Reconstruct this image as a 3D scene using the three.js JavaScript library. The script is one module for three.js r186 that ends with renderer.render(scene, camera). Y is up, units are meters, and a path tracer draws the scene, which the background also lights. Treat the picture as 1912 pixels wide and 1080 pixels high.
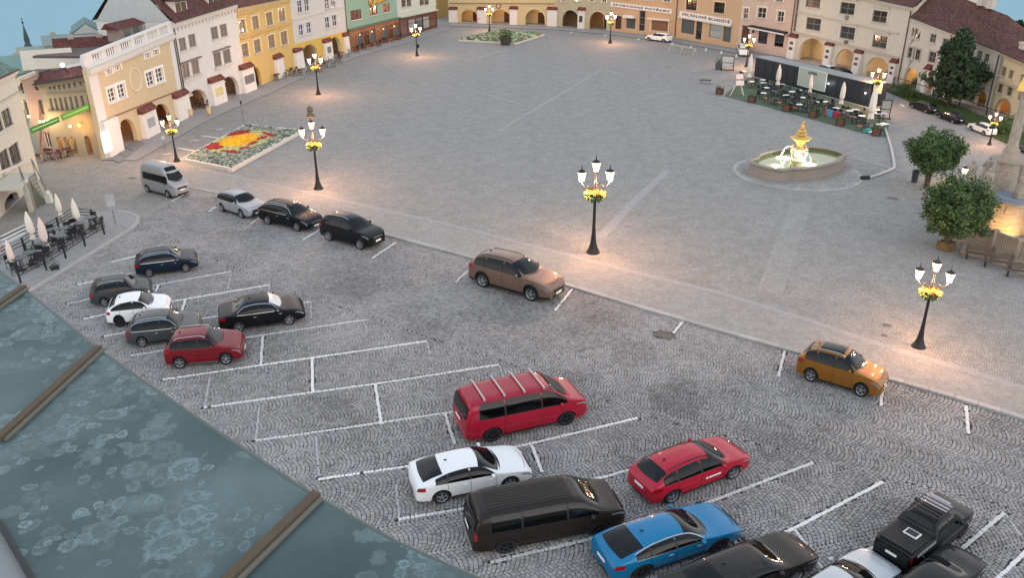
import * as THREE from 'three';
import { mergeGeometries } from 'three/addons/utils/BufferGeometryUtils.js';
import { RoundedBoxGeometry } from 'three/addons/geometries/RoundedBoxGeometry.js';
import { FontLoader } from 'three/addons/loaders/FontLoader.js';
import { TextGeometry } from 'three/addons/geometries/TextGeometry.js';

// ---------- camera, sky, sun, exposure ----------
const scene = new THREE.Scene();
const PW = 1912, PH = 1080, FL = 1526.3, TILT = 0.42511, ROLL = -0.00718, EYE = 20.13;
const camera = new THREE.PerspectiveCamera(2 * Math.atan(PH / 2 / FL) * 180 / Math.PI, PW / PH, 0.3, 2000);
camera.rotation.order = 'XYZ';
camera.position.set(0, EYE, 0);
camera.rotation.set(-TILT, 0, ROLL);
camera.updateMatrixWorld(true);

const SKY_W = 256, SKY_H = 128, skyData = new Float32Array(SKY_W * SKY_H * 4);
{
  const low = [0.30, 0.50, 0.63], mid = [1.80, 1.76, 1.74], top = [0.62, 0.77, 0.97];
  for (let j = 0; j < SKY_H; j++) for (let i = 0; i < SKY_W; i++) {
    const e = ((j + 0.5) / SKY_H - 0.5) * Math.PI, az = i / SKY_W * Math.PI * 2;
    const k = (j * SKY_W + i) * 4, t = Math.min(1, Math.max(0, e / 1.0));
    const cl = 1 + 0.07 * Math.sin(3 * az + 5 * e) * Math.sin(11 * e + 2 * az) + 0.05 * Math.sin(7 * az - 9 * e);
    for (let c = 0; c < 3; c++) skyData[k + c] = e <= 0 ? low[c] : (mid[c] + (top[c] - mid[c]) * t) * cl;
    skyData[k + 3] = 1;
  }
}
const sky = new THREE.DataTexture(skyData, SKY_W, SKY_H, THREE.RGBAFormat, THREE.FloatType);
sky.mapping = THREE.EquirectangularReflectionMapping; sky.magFilter = THREE.LinearFilter; sky.needsUpdate = true;
scene.background = sky; scene.environment = sky;

const sun = new THREE.DirectionalLight(0xffeedd, 0.8);
sun.position.set(95, 80, 70); sun.target.position.set(0, 0, -70);
sun.castShadow = true; sun.shadow.radius = 90; sun.shadow.mapSize.set(2048, 2048);
Object.assign(sun.shadow.camera, { left: -120, right: 120, top: 120, bottom: -120, near: 1, far: 400 });
scene.add(sun, sun.target);

const renderer = new THREE.WebGLRenderer({ antialias: true });
renderer.toneMapping = THREE.LinearToneMapping;
renderer.toneMappingExposure = 0.97;
renderer.shadowMap.enabled = true;

// ---------- helpers ----------
let seed = 12345;
const rnd = () => { seed = (seed * 1664525 + 1013904223) >>> 0; return seed / 4294967296; };
const rr = (a, b) => a + (b - a) * rnd();
const hash2 = (x, y) => { let h = (x * 374761393 + y * 668265263) | 0; h = Math.imul(h ^ (h >>> 13), 1274126177); return ((h ^ (h >>> 16)) >>> 0) / 4294967296; };
const fade = (t) => t * t * (3 - 2 * t);
function vnoise(x, y, wrap = 0) {
  const xi = Math.floor(x), yi = Math.floor(y), fx = fade(x - xi), fy = fade(y - yi);
  const w = (v) => wrap ? ((v % wrap) + wrap) % wrap : v;
  const a = hash2(w(xi), w(yi)), b = hash2(w(xi + 1), w(yi)), c = hash2(w(xi), w(yi + 1)), d = hash2(w(xi + 1), w(yi + 1));
  return a + (b - a) * fx + (c - a) * fy + (a - b - c + d) * fx * fy;
}
const fbm = (x, y, o = 4, wrap = 0) => { let s = 0, a = 0.5, f = 1; for (let i = 0; i < o; i++) { s += a * vnoise(x * f, y * f, wrap * f); a *= 0.5; f *= 2; } return s; };
const lerp = (a, b, t) => a + (b - a) * t;
const clamp = (v, a, b) => Math.min(b, Math.max(a, v));
const V = (x, y, z) => new THREE.Vector3(x, y, z);
// a place in the square from where it is seen: the ray through a point of the view, met with a level or a facade
function ray(px, py) { return V((px - PW / 2) / FL, -(py - PH / 2) / FL, -1).applyEuler(camera.rotation); }
function G(px, py, h = 0) { const d = ray(px, py), t = (h - EYE) / d.y; return V(d.x * t, h, d.z * t); }
function heightAt(P, px, py) { const d = ray(px, py); return EYE + d.y / Math.hypot(d.x, d.z) * Math.hypot(P.x, P.z); }
const camInv = camera.matrixWorld.clone().invert();
function proj(p) { const q = p.clone().applyMatrix4(camInv); return [PW / 2 - q.x / q.z * FL, PH / 2 + q.y / q.z * FL]; }

const lin = (hex) => new THREE.Color(hex);
const mats = new Map();
function mat(color, rough = 0.8, metal = 0, extra) {
  const key = JSON.stringify([color, rough, metal]);
  if (!extra && mats.has(key)) return mats.get(key);
  const m = new THREE.MeshStandardMaterial({ color, roughness: rough, metalness: metal, ...extra });
  if (!extra) mats.set(key, m);
  return m;
}
const taken = new Map();
function numbered(name) { const n = taken.get(name) ?? 0; taken.set(name, n + 1); return n ? name + '_' + String(n).padStart(3, '0') : name; }
function thing(name, label, category, pos, turn = 0, group) {
  const o = new THREE.Group(); o.name = numbered(name); scene.add(o);
  if (pos) o.position.copy(pos);
  o.rotation.y = turn; o.userData = { label, category };
  if (group) o.userData.group = group;
  return o;
}
function part(parent, name, geo, material) {
  const m = new THREE.Mesh(geo, material); m.name = name; m.castShadow = m.receiveShadow = true; parent.add(m); return m;
}
function solo(name, geo, material, label, category, kind, group) {
  const m = part(scene, numbered(name), geo, material); m.userData = { label, category };
  if (kind) m.userData.kind = kind;
  if (group) m.userData.group = group;
  return m;
}
function merge(list) {
  const out = list.filter(Boolean).map((g) => {
    const q = g.index ? g.toNonIndexed() : g;
    for (const k of Object.keys(q.attributes)) if (!['position', 'normal', 'uv'].includes(k)) q.deleteAttribute(k);
    if (!q.attributes.normal) q.computeVertexNormals();
    if (!q.attributes.uv) q.setAttribute('uv', new THREE.BufferAttribute(new Float32Array(q.attributes.position.count * 2), 2));
    return q;
  });
  return mergeGeometries(out);
}
const box = (w, h, d, x = 0, y = 0, z = 0, ry = 0) => { const g = new THREE.BoxGeometry(w, h, d); if (ry) g.rotateY(ry); g.translate(x, y, z); return g; };
const rbox = (w, h, d, r, x = 0, y = 0, z = 0) => { const g = new RoundedBoxGeometry(w, h, d, 2, r); g.translate(x, y, z); return g; };
const cyl = (r0, r1, h, n = 10, x = 0, y = 0, z = 0) => { const g = new THREE.CylinderGeometry(r1, r0, h, n); g.translate(x, y + h / 2, z); return g; };
const ball = (r, x = 0, y = 0, z = 0, sx = 1, sy = 1, sz = 1, n = 8) => { const g = new THREE.SphereGeometry(r, n, Math.max(5, n * 3 / 4 | 0)); g.scale(sx, sy, sz); g.translate(x, y, z); return g; };
function bar(a, b, r, n = 6, r2 = r) {
  const d = b.clone().sub(a), g = new THREE.CylinderGeometry(r2, r, d.length(), n);
  g.translate(0, d.length() / 2, 0);
  g.applyQuaternion(new THREE.Quaternion().setFromUnitVectors(V(0, 1, 0), d.normalize()));
  g.translate(a.x, a.y, a.z); return g;
}
function tube(pts, r, n = 6, seg = 0) { return new THREE.TubeGeometry(new THREE.CatmullRomCurve3(pts), seg || pts.length * 4, r, n); }
function lathe(pts, n = 16) { return new THREE.LatheGeometry(pts.map(([r, y]) => new THREE.Vector2(r, y)), n); }
const ordinal = (i) => ['first', 'second', 'third', 'fourth', 'fifth', 'sixth', 'seventh', 'eighth', 'ninth', 'tenth', 'eleventh', 'twelfth', 'thirteenth', 'fourteenth', 'fifteenth', 'sixteenth', 'seventeenth', 'eighteenth', 'nineteenth', 'twentieth', 'twenty-first', 'twenty-second', 'twenty-third', 'twenty-fourth', 'twenty-fifth', 'twenty-sixth'][i] ?? `${i + 1}th`;

function dataTex(size, fn, srgb = true, repeat = 1) {
  const d = new Uint8Array(size * size * 4);
  for (let j = 0; j < size; j++) for (let i = 0; i < size; i++) {
    const c = fn(i, j), k = (j * size + i) * 4;
    d[k] = clamp(c[0], 0, 255); d[k + 1] = clamp(c[1], 0, 255); d[k + 2] = clamp(c[2], 0, 255); d[k + 3] = 255;
  }
  const t = new THREE.DataTexture(d, size, size); t.wrapS = t.wrapT = THREE.RepeatWrapping; t.magFilter = THREE.LinearFilter;
  t.repeat.set(repeat, repeat); if (srgb) t.colorSpace = THREE.SRGBColorSpace; t.needsUpdate = true; return t;
}
const again = (t, r, r2 = r) => { const c = t.clone(); c.repeat.set(r, r2); c.needsUpdate = true; return c; };
// ---------- textures of the ground ----------
// setts laid in segmental arcs, one tile is 9.6 m
const SETT = 2048, sett = (() => {
  const T = 9.6, lane = 1.2, p = 0.12, rows = 80, col = new Uint8Array(SETT * SETT * 4), bmp = new Uint8Array(SETT * SETT * 4);
  for (let j = 0; j < SETT; j++) for (let i = 0; i < SETT; i++) {
    const X = i * T / SETT, Y = j * T / SETT, L = Math.floor(X / lane), b = X - (L + 0.5) * lane;
    const a = Y + 0.26 * (1 - (2 * b / lane) ** 2), row = Math.floor(a / p), fa = a / p - row, rm = ((row % rows) + rows) % rows;
    const q = b / p + 20 + (rm & 1) * 0.5 + 0.12 * (hash2(rm, L) - 0.5), s = Math.floor(q), fs = q - s;
    const edge = Math.min(fa, 1 - fa, fs, 1 - fs) + 0.07 * (vnoise(i * 0.19, j * 0.19) - 0.5);
    const h1 = hash2(s * 31 + L * 7, rm * 17 + 3), h2 = hash2(s * 13 + L, rm * 29 + 11);
    const g = vnoise(i * 0.6, j * 0.6), big = fbm(i / 128, j / 128, 4, 16);
    let v = 176 + 26 * (h1 - 0.5) + 10 * (g - 0.5) + 26 * (big - 0.47);
    const joint = clamp((0.13 - edge) / 0.07, 0, 1);
    v *= 1 - 0.3 * joint;
    const k = (j * SETT + i) * 4;
    col[k] = clamp(v + 5 * (h2 - 0.5), 0, 255); col[k + 1] = clamp(v, 0, 255); col[k + 2] = clamp(v - 3 + 7 * (h2 - 0.5), 0, 255); col[k + 3] = 255;
    bmp[k] = bmp[k + 1] = bmp[k + 2] = clamp(255 * (1 - joint) * (0.75 + 0.2 * h2) + 12 * g, 0, 255); bmp[k + 3] = 255;
  }
  const mk = (d, srgb) => { const t = new THREE.DataTexture(d, SETT, SETT); t.wrapS = t.wrapT = THREE.RepeatWrapping; t.magFilter = THREE.LinearFilter; if (srgb) t.colorSpace = THREE.SRGBColorSpace; t.needsUpdate = true; return t; };
  return { map: mk(col, true), bump: mk(bmp, false) };
})();
const settMat = (color, tile = 9.6, rough = 0.82) => new THREE.MeshStandardMaterial({ color, roughness: rough, map: again(sett.map, 1 / tile), bumpMap: again(sett.bump, 1 / tile), bumpScale: 0.008 });
const grainTex = dataTex(512, (i, j) => { const v = 190 + 70 * (fbm(i / 16, j / 16, 4, 32) - 0.47) + 40 * (hash2(i, j) - 0.5); return [v, v, v]; });
const M = {};
M.square = settMat(new THREE.Color(0.735, 0.725, 0.715));
M.street = settMat(new THREE.Color(0.42, 0.415, 0.41), 9.6);
M.mosaic = settMat(new THREE.Color(0.84, 0.83, 0.82), 5.2);
M.granite = new THREE.MeshStandardMaterial({ color: new THREE.Color(0.74, 0.73, 0.70), roughness: 0.8, map: again(grainTex, 0.7) });
M.slab = new THREE.MeshStandardMaterial({ color: new THREE.Color(0.58, 0.58, 0.58), roughness: 0.8, map: again(grainTex, 0.9) });
M.bed = new THREE.MeshStandardMaterial({ color: new THREE.Color(0.08, 0.075, 0.07), roughness: 0.95, map: again(grainTex, 0.8) });

// ---------- ground ----------
function sheetFrom(points, y, triangulate) {   // a flat polygon of world points, uv in metres
  const s = new THREE.Shape(points.map((p) => new THREE.Vector2(p.x, -p.z))), g = new THREE.ShapeGeometry(s);
  g.rotateX(-Math.PI / 2); g.translate(0, y, 0);
  const P = g.attributes.position, uv = g.attributes.uv;
  for (let i = 0; i < P.count; i++) uv.setXY(i, P.getX(i), P.getZ(i));
  return g;
}
function strip(left, right, yl, yr) {   // a ribbon between two rows of points
  const pos = [], uv = [], idx = [];
  for (let i = 0; i < left.length; i++) for (const [p, y] of [[left[i], yl], [right[i], yr]]) { pos.push(p.x, typeof y === 'function' ? y(i) : y, p.z); uv.push(p.x, p.z); }
  for (let i = 0; i < left.length - 1; i++) { const a = i * 2; idx.push(a, a + 1, a + 2, a + 2, a + 1, a + 3); }
  const g = new THREE.BufferGeometry(); g.setAttribute('position', new THREE.Float32BufferAttribute(pos, 3)); g.setAttribute('uv', new THREE.Float32BufferAttribute(uv, 2)); g.setIndex(idx); g.computeVertexNormals();
  if (g.attributes.normal.getY(0) < 0) { g.setIndex(idx.map((v, i) => idx[i - i % 3 + [0, 2, 1][i % 3]])); g.computeVertexNormals(); }
  return g;
}
{
  // the square lies on a hilltop: the sheet falls away behind the houses
  const xs = [], zs = []; for (let x = -420; x <= 420; x += 12) xs.push(x); for (let z = 40; z >= -560; z -= 12) zs.push(z);
  const drop = (x, z) => -0.42 * Math.max(0, -54 - x, x - 66, -z - 206, z - 20);
  const pos = [], uv = [], idx = [];
  for (const z of zs) for (const x of xs) { pos.push(x, drop(x, z), z); uv.push(x, z); }
  const n = xs.length;
  for (let j = 0; j < zs.length - 1; j++) for (let i = 0; i < n - 1; i++) { const a = j * n + i; idx.push(a, a + 1, a + n, a + n, a + 1, a + n + 1); }
  const g = new THREE.BufferGeometry(); g.setAttribute('position', new THREE.Float32BufferAttribute(pos, 3)); g.setAttribute('uv', new THREE.Float32BufferAttribute(uv, 2)); g.setIndex(idx); g.computeVertexNormals();
  solo('ground', g, M.square, 'wide grey cobbled town square ground', 'ground', 'structure');
}
// kerb between the square and the parking street
const KERB = [[345, 349], [410, 363], [500, 384], [600, 409], [720, 442], [800, 463], [880, 485], [960, 507], [1040, 531], [1190, 577], [1340, 621], [1490, 663], [1640, 707], [1780, 747], [1912, 788], [2010, 820], [2140, 864]].map(([x, y]) => G(x, y));
const STRIPO = [[372, 318], [432, 330], [520, 350], [620, 372], [730, 398], [805, 414], [885, 434], [965, 455], [1045, 476], [1195, 515], [1350, 553], [1500, 600], [1660, 655], [1800, 696], [1925, 736], [2030, 770], [2160, 814]].map(([x, y]) => G(x, y));
const KH = 0.13;
const kerbRamp = (i) => KH * Math.min(1, i / 1.5);
{
  const inner = KERB.map((p, i) => { const q = STRIPO[i].clone().sub(p).normalize(); return p.clone().addScaledVector(q, 0.34); });
  solo('pavement', strip(inner, STRIPO, (i) => kerbRamp(i) - 0.006, 0.006), M.mosaic, 'pale mosaic pavement strip along the kerb of the parking street', 'pavement', 'structure');
  const out2 = STRIPO.map((p, i) => p.clone().add(p.clone().sub(KERB[i]).normalize().multiplyScalar(0.55)));
  solo('paving_band', strip(STRIPO, out2, 0.012, 0.012), M.slab, 'narrow band of pale slabs edging the mosaic pavement', 'paving', 'structure');
  const k = new THREE.Group(); k.name = numbered('kerb'); k.userData = { kind: 'structure', label: 'long granite kerb between parking street and square', category: 'kerb' }; scene.add(k);
  const tones = [0.62, 0.7, 0.76, 0.66].map((v) => new THREE.MeshStandardMaterial({ color: new THREE.Color(v, v * 0.985, v * 0.95), roughness: 0.8, map: again(grainTex, 1) }));
  for (let s = 0, c = 0; s < KERB.length - 1; s++) {
    const a = KERB[s], b = KERB[s + 1], len = a.distanceTo(b), n = Math.max(1, Math.round(len / 1.05)), d = b.clone().sub(a).normalize(), nrm = V(d.z, 0, -d.x);
    const t = Math.atan2(-d.z, d.x);
    for (let i = 0; i < n; i++, c++) {
      const h = s === 0 ? KH * clamp((i + 0.5) / n / 1.5, 0.15, 1) : KH, g = new THREE.BoxGeometry(len / n - 0.018, h + 0.1, 0.34);
      const m = part(k, 'kerb_stone', g, tones[(c * 7 + (c >> 2)) % 4]);
      const p = a.clone().lerp(b, (i + 0.5) / n).addScaledVector(nrm, nrm.dot(STRIPO[s].clone().sub(a)) > 0 ? 0.17 : -0.17);
      m.position.set(p.x, h / 2 - 0.05 + rr(-0.004, 0.004), p.z); m.rotation.y = t;
    }
  }
}
// road bed and setts of the near street
const inPoly = (x, z, P) => { let c = false; for (let i = 0, j = P.length - 1; i < P.length; j = i++) { const a = P[i], b = P[j]; if ((a.z > z) !== (b.z > z) && x < (b.x - a.x) * (z - a.z) / (b.z - a.z) + a.x) c = !c; } return c; };
const ISLAND = [[-60, 560], [20, 566], [66, 541], [112, 513], [162, 482], [212, 450], [246, 430], [259, 416], [258, 406], [240, 399], [205, 396], [160, 400], [60, 432], [-60, 470]].map(([x, y]) => G(x, y));
const ZONE = [[420, 366], [500, 385], [600, 410], [720, 443], [880, 486], [1040, 532], [1190, 578], [1340, 622], [1490, 664], [1640, 708], [1780, 748], [1912, 789], [2010, 821], [2100, 850], [2140, 1180], [900, 1180], [540, 990], [150, 720], [-40, 590], [20, 567], [66, 542], [112, 514], [162, 483], [212, 451], [246, 431], [262, 417], [330, 372]].map(([x, y]) => G(x, y));
solo('road', sheetFrom(ZONE, 0.004), M.bed, 'dark bedding between the setts of the parking street', 'road', 'structure');
const ST = 0.035;   // top of the setts
const LINES = [   // white lines of the parking bays as seen: [half width, points]
  ['bay', [[209, 489], [262, 476.5], [300, 468]]], ['bay', [[145, 531.5], [255, 508.5], [300, 500]]], ['bay', [[126, 567.5], [175, 557], [292, 532], [433, 506.5]]],
  ['bay', [[156, 596], [205, 585], [326, 562], [504, 532]]], ['bay', [[195, 628], [238, 620], [378, 595], [581, 563]]], ['bay', [[244, 664.5], [312, 653], [458, 630.5], [685, 597]]],
  ['bay', [[304, 709], [480, 683], [640, 660], [797, 637]]], ['bay', [[381, 761], [560, 736], [720, 714], [932, 681]]], ['bay', [[477, 823], [660, 797], [849, 769], [900, 760]]],
  ['bay', [[594, 895], [762, 871], [980, 831], [1191, 780.5]]], ['bay', [[744, 970], [876, 948], [1124, 892], [1215, 866]]], ['bay', [[916, 1050], [1120, 1002], [1240, 965], [1333, 934], [1518, 864]]],
  ['bay', [[1242, 1078], [1410, 1017], [1482, 987], [1648, 900]]], ['bay', [[1500, 1092], [1667, 1002], [1740, 958]]], ['bay', [[1700, 1100], [1781.6, 1036], [1875, 957.5]]], ['bay', [[1840, 1100], [1866.6, 1076], [1925, 1020]]],
  ['cross', [[296, 533], [291, 545]]], ['cross', [[347, 559], [340, 580]]], ['cross', [[491, 627], [487, 683]]], ['cross', [[583, 668], [584, 732]]], ['cross', [[701, 718], [712, 792]]],
  ['cross', [[831, 772], [849, 829]]], ['cross', [[993, 831], [1012, 882]]], ['cross', [[1367, 1000], [1380, 1025]]], ['cross', [[1484, 989], [1542, 1072]]], ['cross', [[1633, 1025], [1669, 1072]]],
  ['faint', [[433, 507], [425, 542]]], ['faint', [[504, 533], [502, 545]]], ['faint', [[581, 564], [581, 605]]], ['faint', [[685, 597], [684, 622]]], ['faint', [[797, 637], [804, 672]]], ['faint', [[932, 681], [940, 705]]],
  ['faint', [[392, 705], [383, 760]]], ['faint', [[484, 762], [478, 822]]], ['faint', [[590, 815], [596, 893]]], ['faint', [[740, 905], [745, 968]]], ['faint', [[1875, 958], [1909, 1006]]],
  ['kerbside', [[343, 363], [322, 375]]], ['kerbside', [[404, 386], [390, 395]]], ['kerbside', [[487, 405], [468, 418]]], ['kerbside', [[600, 427], [567, 447]]], ['kerbside', [[740, 452], [695, 482]]],
  ['kerbside', [[874, 505], [850, 527]]], ['kerbside', [[1068, 540], [1036, 580]]], ['kerbside', [[1277, 597], [1257, 622]]], ['kerbside', [[1465, 655], [1453, 703]]], ['kerbside', [[1647, 724], [1644, 758]]], ['kerbside', [[1803, 757], [1808, 810]]],
].map(([kind, pts]) => ({ kind, hw: kind === 'faint' ? 0.04 : 0.072, pts: pts.map(([x, y]) => G(x, y, ST)) }));
function segDist(x, z, a, b) { const dx = b.x - a.x, dz = b.z - a.z, t = clamp(((x - a.x) * dx + (z - a.z) * dz) / (dx * dx + dz * dz), 0, 1); return Math.hypot(x - a.x - t * dx, z - a.z - t * dz); }
for (const l of LINES) { l.x0 = Math.min(...l.pts.map((p) => p.x)) - 0.3; l.x1 = Math.max(...l.pts.map((p) => p.x)) + 0.3; l.z0 = Math.min(...l.pts.map((p) => p.z)) - 0.3; l.z1 = Math.max(...l.pts.map((p) => p.z)) + 0.3; }
function stoneGeo(w, d, top = 0.86, h = ST) {   // a sett: frustum without a bottom
  const a = w / 2, b = d / 2, c = a * top, e = b * top, y0 = -0.006, y1 = h * 0.7, y2 = h;
  const ring = (x, y, z) => [[-x, y, z], [x, y, z], [x, y, -z], [-x, y, -z]];
  const r0 = ring(a, y0, b), r1 = ring(a * 0.97, y1, b * 0.97), r2 = ring(c, y2, e), pos = [];
  const quad = (p, q, r, s) => pos.push(...p, ...q, ...r, ...p, ...r, ...s);
  for (let i = 0; i < 4; i++) { const k = (i + 1) % 4; quad(r0[i], r0[k], r1[k], r1[i]); quad(r1[i], r1[k], r2[k], r2[i]); }
  quad(...r2);
  const g = new THREE.BufferGeometry(); g.setAttribute('position', new THREE.Float32BufferAttribute(pos, 3)); g.computeVertexNormals();
  g.setAttribute('uv', new THREE.Float32BufferAttribute(new Float32Array(pos.length / 3 * 2), 2)); return g;
}
const stoneMat = new THREE.MeshStandardMaterial({ color: 0xffffff, roughness: 0.78 });
{
  const kd = KERB[13].clone().sub(KERB[4]).normalize(), bd = G(932, 681).sub(G(381, 761)).normalize();
  const edge = [[262, 417], [433, 500], [585, 558], [690, 592], [800, 632], [940, 676], [1195, 775], [1520, 858], [1660, 895], [1890, 950], [2060, 1010], [2160, 1040]].map(([x, y]) => G(x, y));
  const BAYS = [...edge, ...[[2160, 1180], [900, 1180], [540, 990], [150, 720], [-40, 590], [20, 567]].map(([x, y]) => G(x, y))];
  const P = 0.165, lane = 1.75, list = [];
  const manhole = G(1240, 627);
  const lay = (dir, accept) => {
    const o = G(900, 700), side = V(-dir.z, 0, dir.x);
    for (let L = -34; L <= 34; L++) {
      const jl = hash2(L + 50, 7) * P;
      for (let r = -330; r <= 330; r++) {
        const nb = 10 + (r & 1);
        for (let s = 0; s < nb; s++) {
          const b = ((s + 0.5) / nb - 0.5) * lane, a = r * P + jl - 0.36 * (2 * b / lane) ** 2;
          const x = o.x + dir.x * a + side.x * (b + L * lane), z = o.z + dir.z * a + side.z * (b + L * lane);
          if (z > -15 || z < -74 || !accept(x, z)) continue;
          const sl = 0.36 * 8 * b / lane / lane, q = Math.hypot(1, sl); list.push([x, z, Math.atan2(-dir.z, dir.x) - Math.atan(sl), 1 / q, q * lane / nb / P]);
        }
      }
    }
  };
  lay(kd, (x, z) => inPoly(x, z, ZONE) && !inPoly(x, z, BAYS));
  lay(bd, (x, z) => inPoly(x, z, ZONE) && inPoly(x, z, BAYS));
  const keep = list.filter(([x, z]) => {
    if (Math.abs(x - manhole.x) < 0.5 && Math.abs(z - manhole.z) < 0.4) return false;
    if (proj(V(x, 0, z))[0] < -30 || proj(V(x, 0, z))[1] > 1110 || proj(V(x, 0, z))[0] > 2140) return false;
    for (const l of LINES) {
      if (l.kind === 'faint' || x < l.x0 || x > l.x1 || z < l.z0 || z > l.z1) continue;
      for (let i = 0; i < l.pts.length - 1; i++) if (segDist(x, z, l.pts[i], l.pts[i + 1]) < l.hw + 0.02) return false;
    }
    return true;
  });
  const stains = [[1262, 745, 1.2, 0.78], [1275, 720, 0.8, 0.82], [1180, 660, 1.1, 0.85], [625, 765, 0.9, 0.86], [800, 620, 1.3, 0.86], [560, 690, 0.7, 0.88], [1440, 820, 1.2, 0.84], [1080, 720, 1.0, 0.85], [660, 540, 1.5, 0.86], [1700, 860, 1.2, 0.86]].map(([x, y, r, k]) => [G(x, y), r, k]);
  const im = new THREE.InstancedMesh(stoneGeo(P * 0.905, P * 0.905), stoneMat, keep.length), o = new THREE.Object3D(), c = new THREE.Color();
  keep.forEach(([x, z, t, sx, sz], i) => {
    o.position.set(x + rr(-0.008, 0.008), rr(-0.006, 0.004), z + rr(-0.008, 0.008)); o.rotation.set(rr(-0.03, 0.03), t + rr(-0.06, 0.06), rr(-0.03, 0.03));
    o.scale.set(sx * rr(0.94, 1.04), 1, sz * rr(0.93, 1.04)); o.updateMatrix(); im.setMatrixAt(i, o.matrix);
    const big = fbm(x * 0.22 + 40, z * 0.22 + 90, 3), dirt = fbm(x * 0.9 + 10, z * 0.9 + 10, 3);
    let v = 0.265 + 0.11 * (rnd() - 0.5) + 0.16 * (big - 0.45) + 0.10 * (dirt - 0.45);
    if (rnd() < 0.05) v *= 0.72;
    for (const [s, r, k] of stains) { const d = Math.hypot(x - s.x, (z - s.z) * 0.8) / r + 0.9 * (fbm(x * 1.7, z * 1.7, 3) - 0.45); if (d < 1) v *= k; }
    const w = rnd() - 0.5;
    im.setColorAt(i, c.setRGB(v * (1.01 + 0.05 * w), v * 0.985, v * (0.965 - 0.05 * w)));
  });
  im.name = 'road_setts'; im.castShadow = im.receiveShadow = true; scene.add(im);
  im.userData = { kind: 'stuff', label: 'grey granite setts laid in arcs over the parking street', category: 'setts' };
  // painted lines: rows of white stones
  const white = [0.74, 0.66, 0.58].map((v) => mat(new THREE.Color(v, v, v * 0.98), 0.7)), worn = mat(new THREE.Color(0.42, 0.42, 0.41), 0.75);
  const count = {};
  for (const l of LINES) {
    const geos = [];
    for (let i = 0; i < l.pts.length - 1; i++) {
      const a = l.pts[i], b = l.pts[i + 1], len = a.distanceTo(b), n = Math.max(1, Math.round(len / 0.15)), t = Math.atan2(-(b.z - a.z), b.x - a.x);
      for (let k = 0; k < n; k++) {
        if (l.kind !== 'faint' && rnd() < 0.004) continue;
        if (l.kind === 'faint' && rnd() < 0.25) continue;
        const p = a.clone().lerp(b, (k + 0.5) / n), g = stoneGeo(len / n * rr(0.88, 0.97), l.hw * 2 * rr(0.85, 1.12), 0.9, ST + (l.kind === 'faint' ? 0.006 : 0.004));
        g.rotateZ(rr(-0.02, 0.02)); g.rotateY(t + rr(-0.07, 0.07)); g.translate(p.x + rr(-0.012, 0.012), 0, p.z + rr(-0.012, 0.012)); geos.push(g);
      }
    }
    const q = count[l.kind] = (count[l.kind] ?? -1) + 1;
    const label = { bay: `${ordinal(q)} long white parking bay line counted from the cafe island`, cross: `${ordinal(q)} short white cross line joining two bay lines, counted from the cafe island`, faint: `${ordinal(q)} thin worn grey tick at a bay line end, counted from the cafe island`, kerbside: `${ordinal(q)} short white bay line at the kerb, counted from the campervan` }[l.kind];
    solo('parking_line', merge(geos), l.kind === 'faint' ? worn : white[q % 3], label, 'road marking', 'structure');
  }
  // square iron cover in the street
  const mh = thing('manhole_cover', 'square iron manhole cover among the setts near the kerb', 'manhole cover', G(1240, 627));
  part(mh, 'frame', merge([box(1.0, 0.05, 0.07, 0, 0.02, 0.36), box(1.0, 0.05, 0.07, 0, 0.02, -0.36), box(0.07, 0.05, 0.65, 0.46, 0.02, 0), box(0.07, 0.05, 0.65, -0.46, 0.02, 0)]), mat(0x55524e, 0.6, 0.4));
  part(mh, 'lid', box(0.84, 0.03, 0.64, 0, 0.02, 0), mat(0x5f5b55, 0.65, 0.3));
  mh.rotation.y = Math.atan2(-kd.z, kd.x);
}
// cafe island
{
  const front = ISLAND.slice(1, 11), c = G(120, 450);
  solo('island', sheetFrom(ISLAND, 0.12), M.slab, 'grey paved island under the cafe terrace beside the copper roof', 'pavement', 'structure');
  const k = new THREE.Group(); k.name = numbered('kerb'); k.userData = { kind: 'structure', label: 'curved granite kerb round the cafe island', category: 'kerb' }; scene.add(k);
  const m = [M.granite, mat(new THREE.Color(0.36, 0.355, 0.34), 0.85)];
  for (let s = 0, q = 0; s < front.length - 1; s++) {
    const a = front[s], b = front[s + 1], len = a.distanceTo(b), n = Math.max(1, Math.round(len / 1.0)), t = Math.atan2(-(b.z - a.z), b.x - a.x);
    for (let i = 0; i < n; i++, q++) { const p = a.clone().lerp(b, (i + 0.5) / n), o = part(k, 'kerb_stone', new THREE.BoxGeometry(len / n - 0.015, 0.2, 0.26), m[(q * 5 % 3) & 1]); o.position.set(p.x, 0.045, p.z); o.rotation.y = t; }
  }
  const inner = [[30, 538], [100, 497], [170, 452], [226, 418]].map(([x, y]) => G(x, y, 0.125)), outer = [[44, 551], [112, 509], [182, 463], [240, 427]].map(([x, y]) => G(x, y, 0.125));
  solo('paving_band', strip(inner, outer, 0.126, 0.126), M.mosaic, 'pale footway band between the cafe fence and the island kerb', 'paving', 'structure');
}
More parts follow.
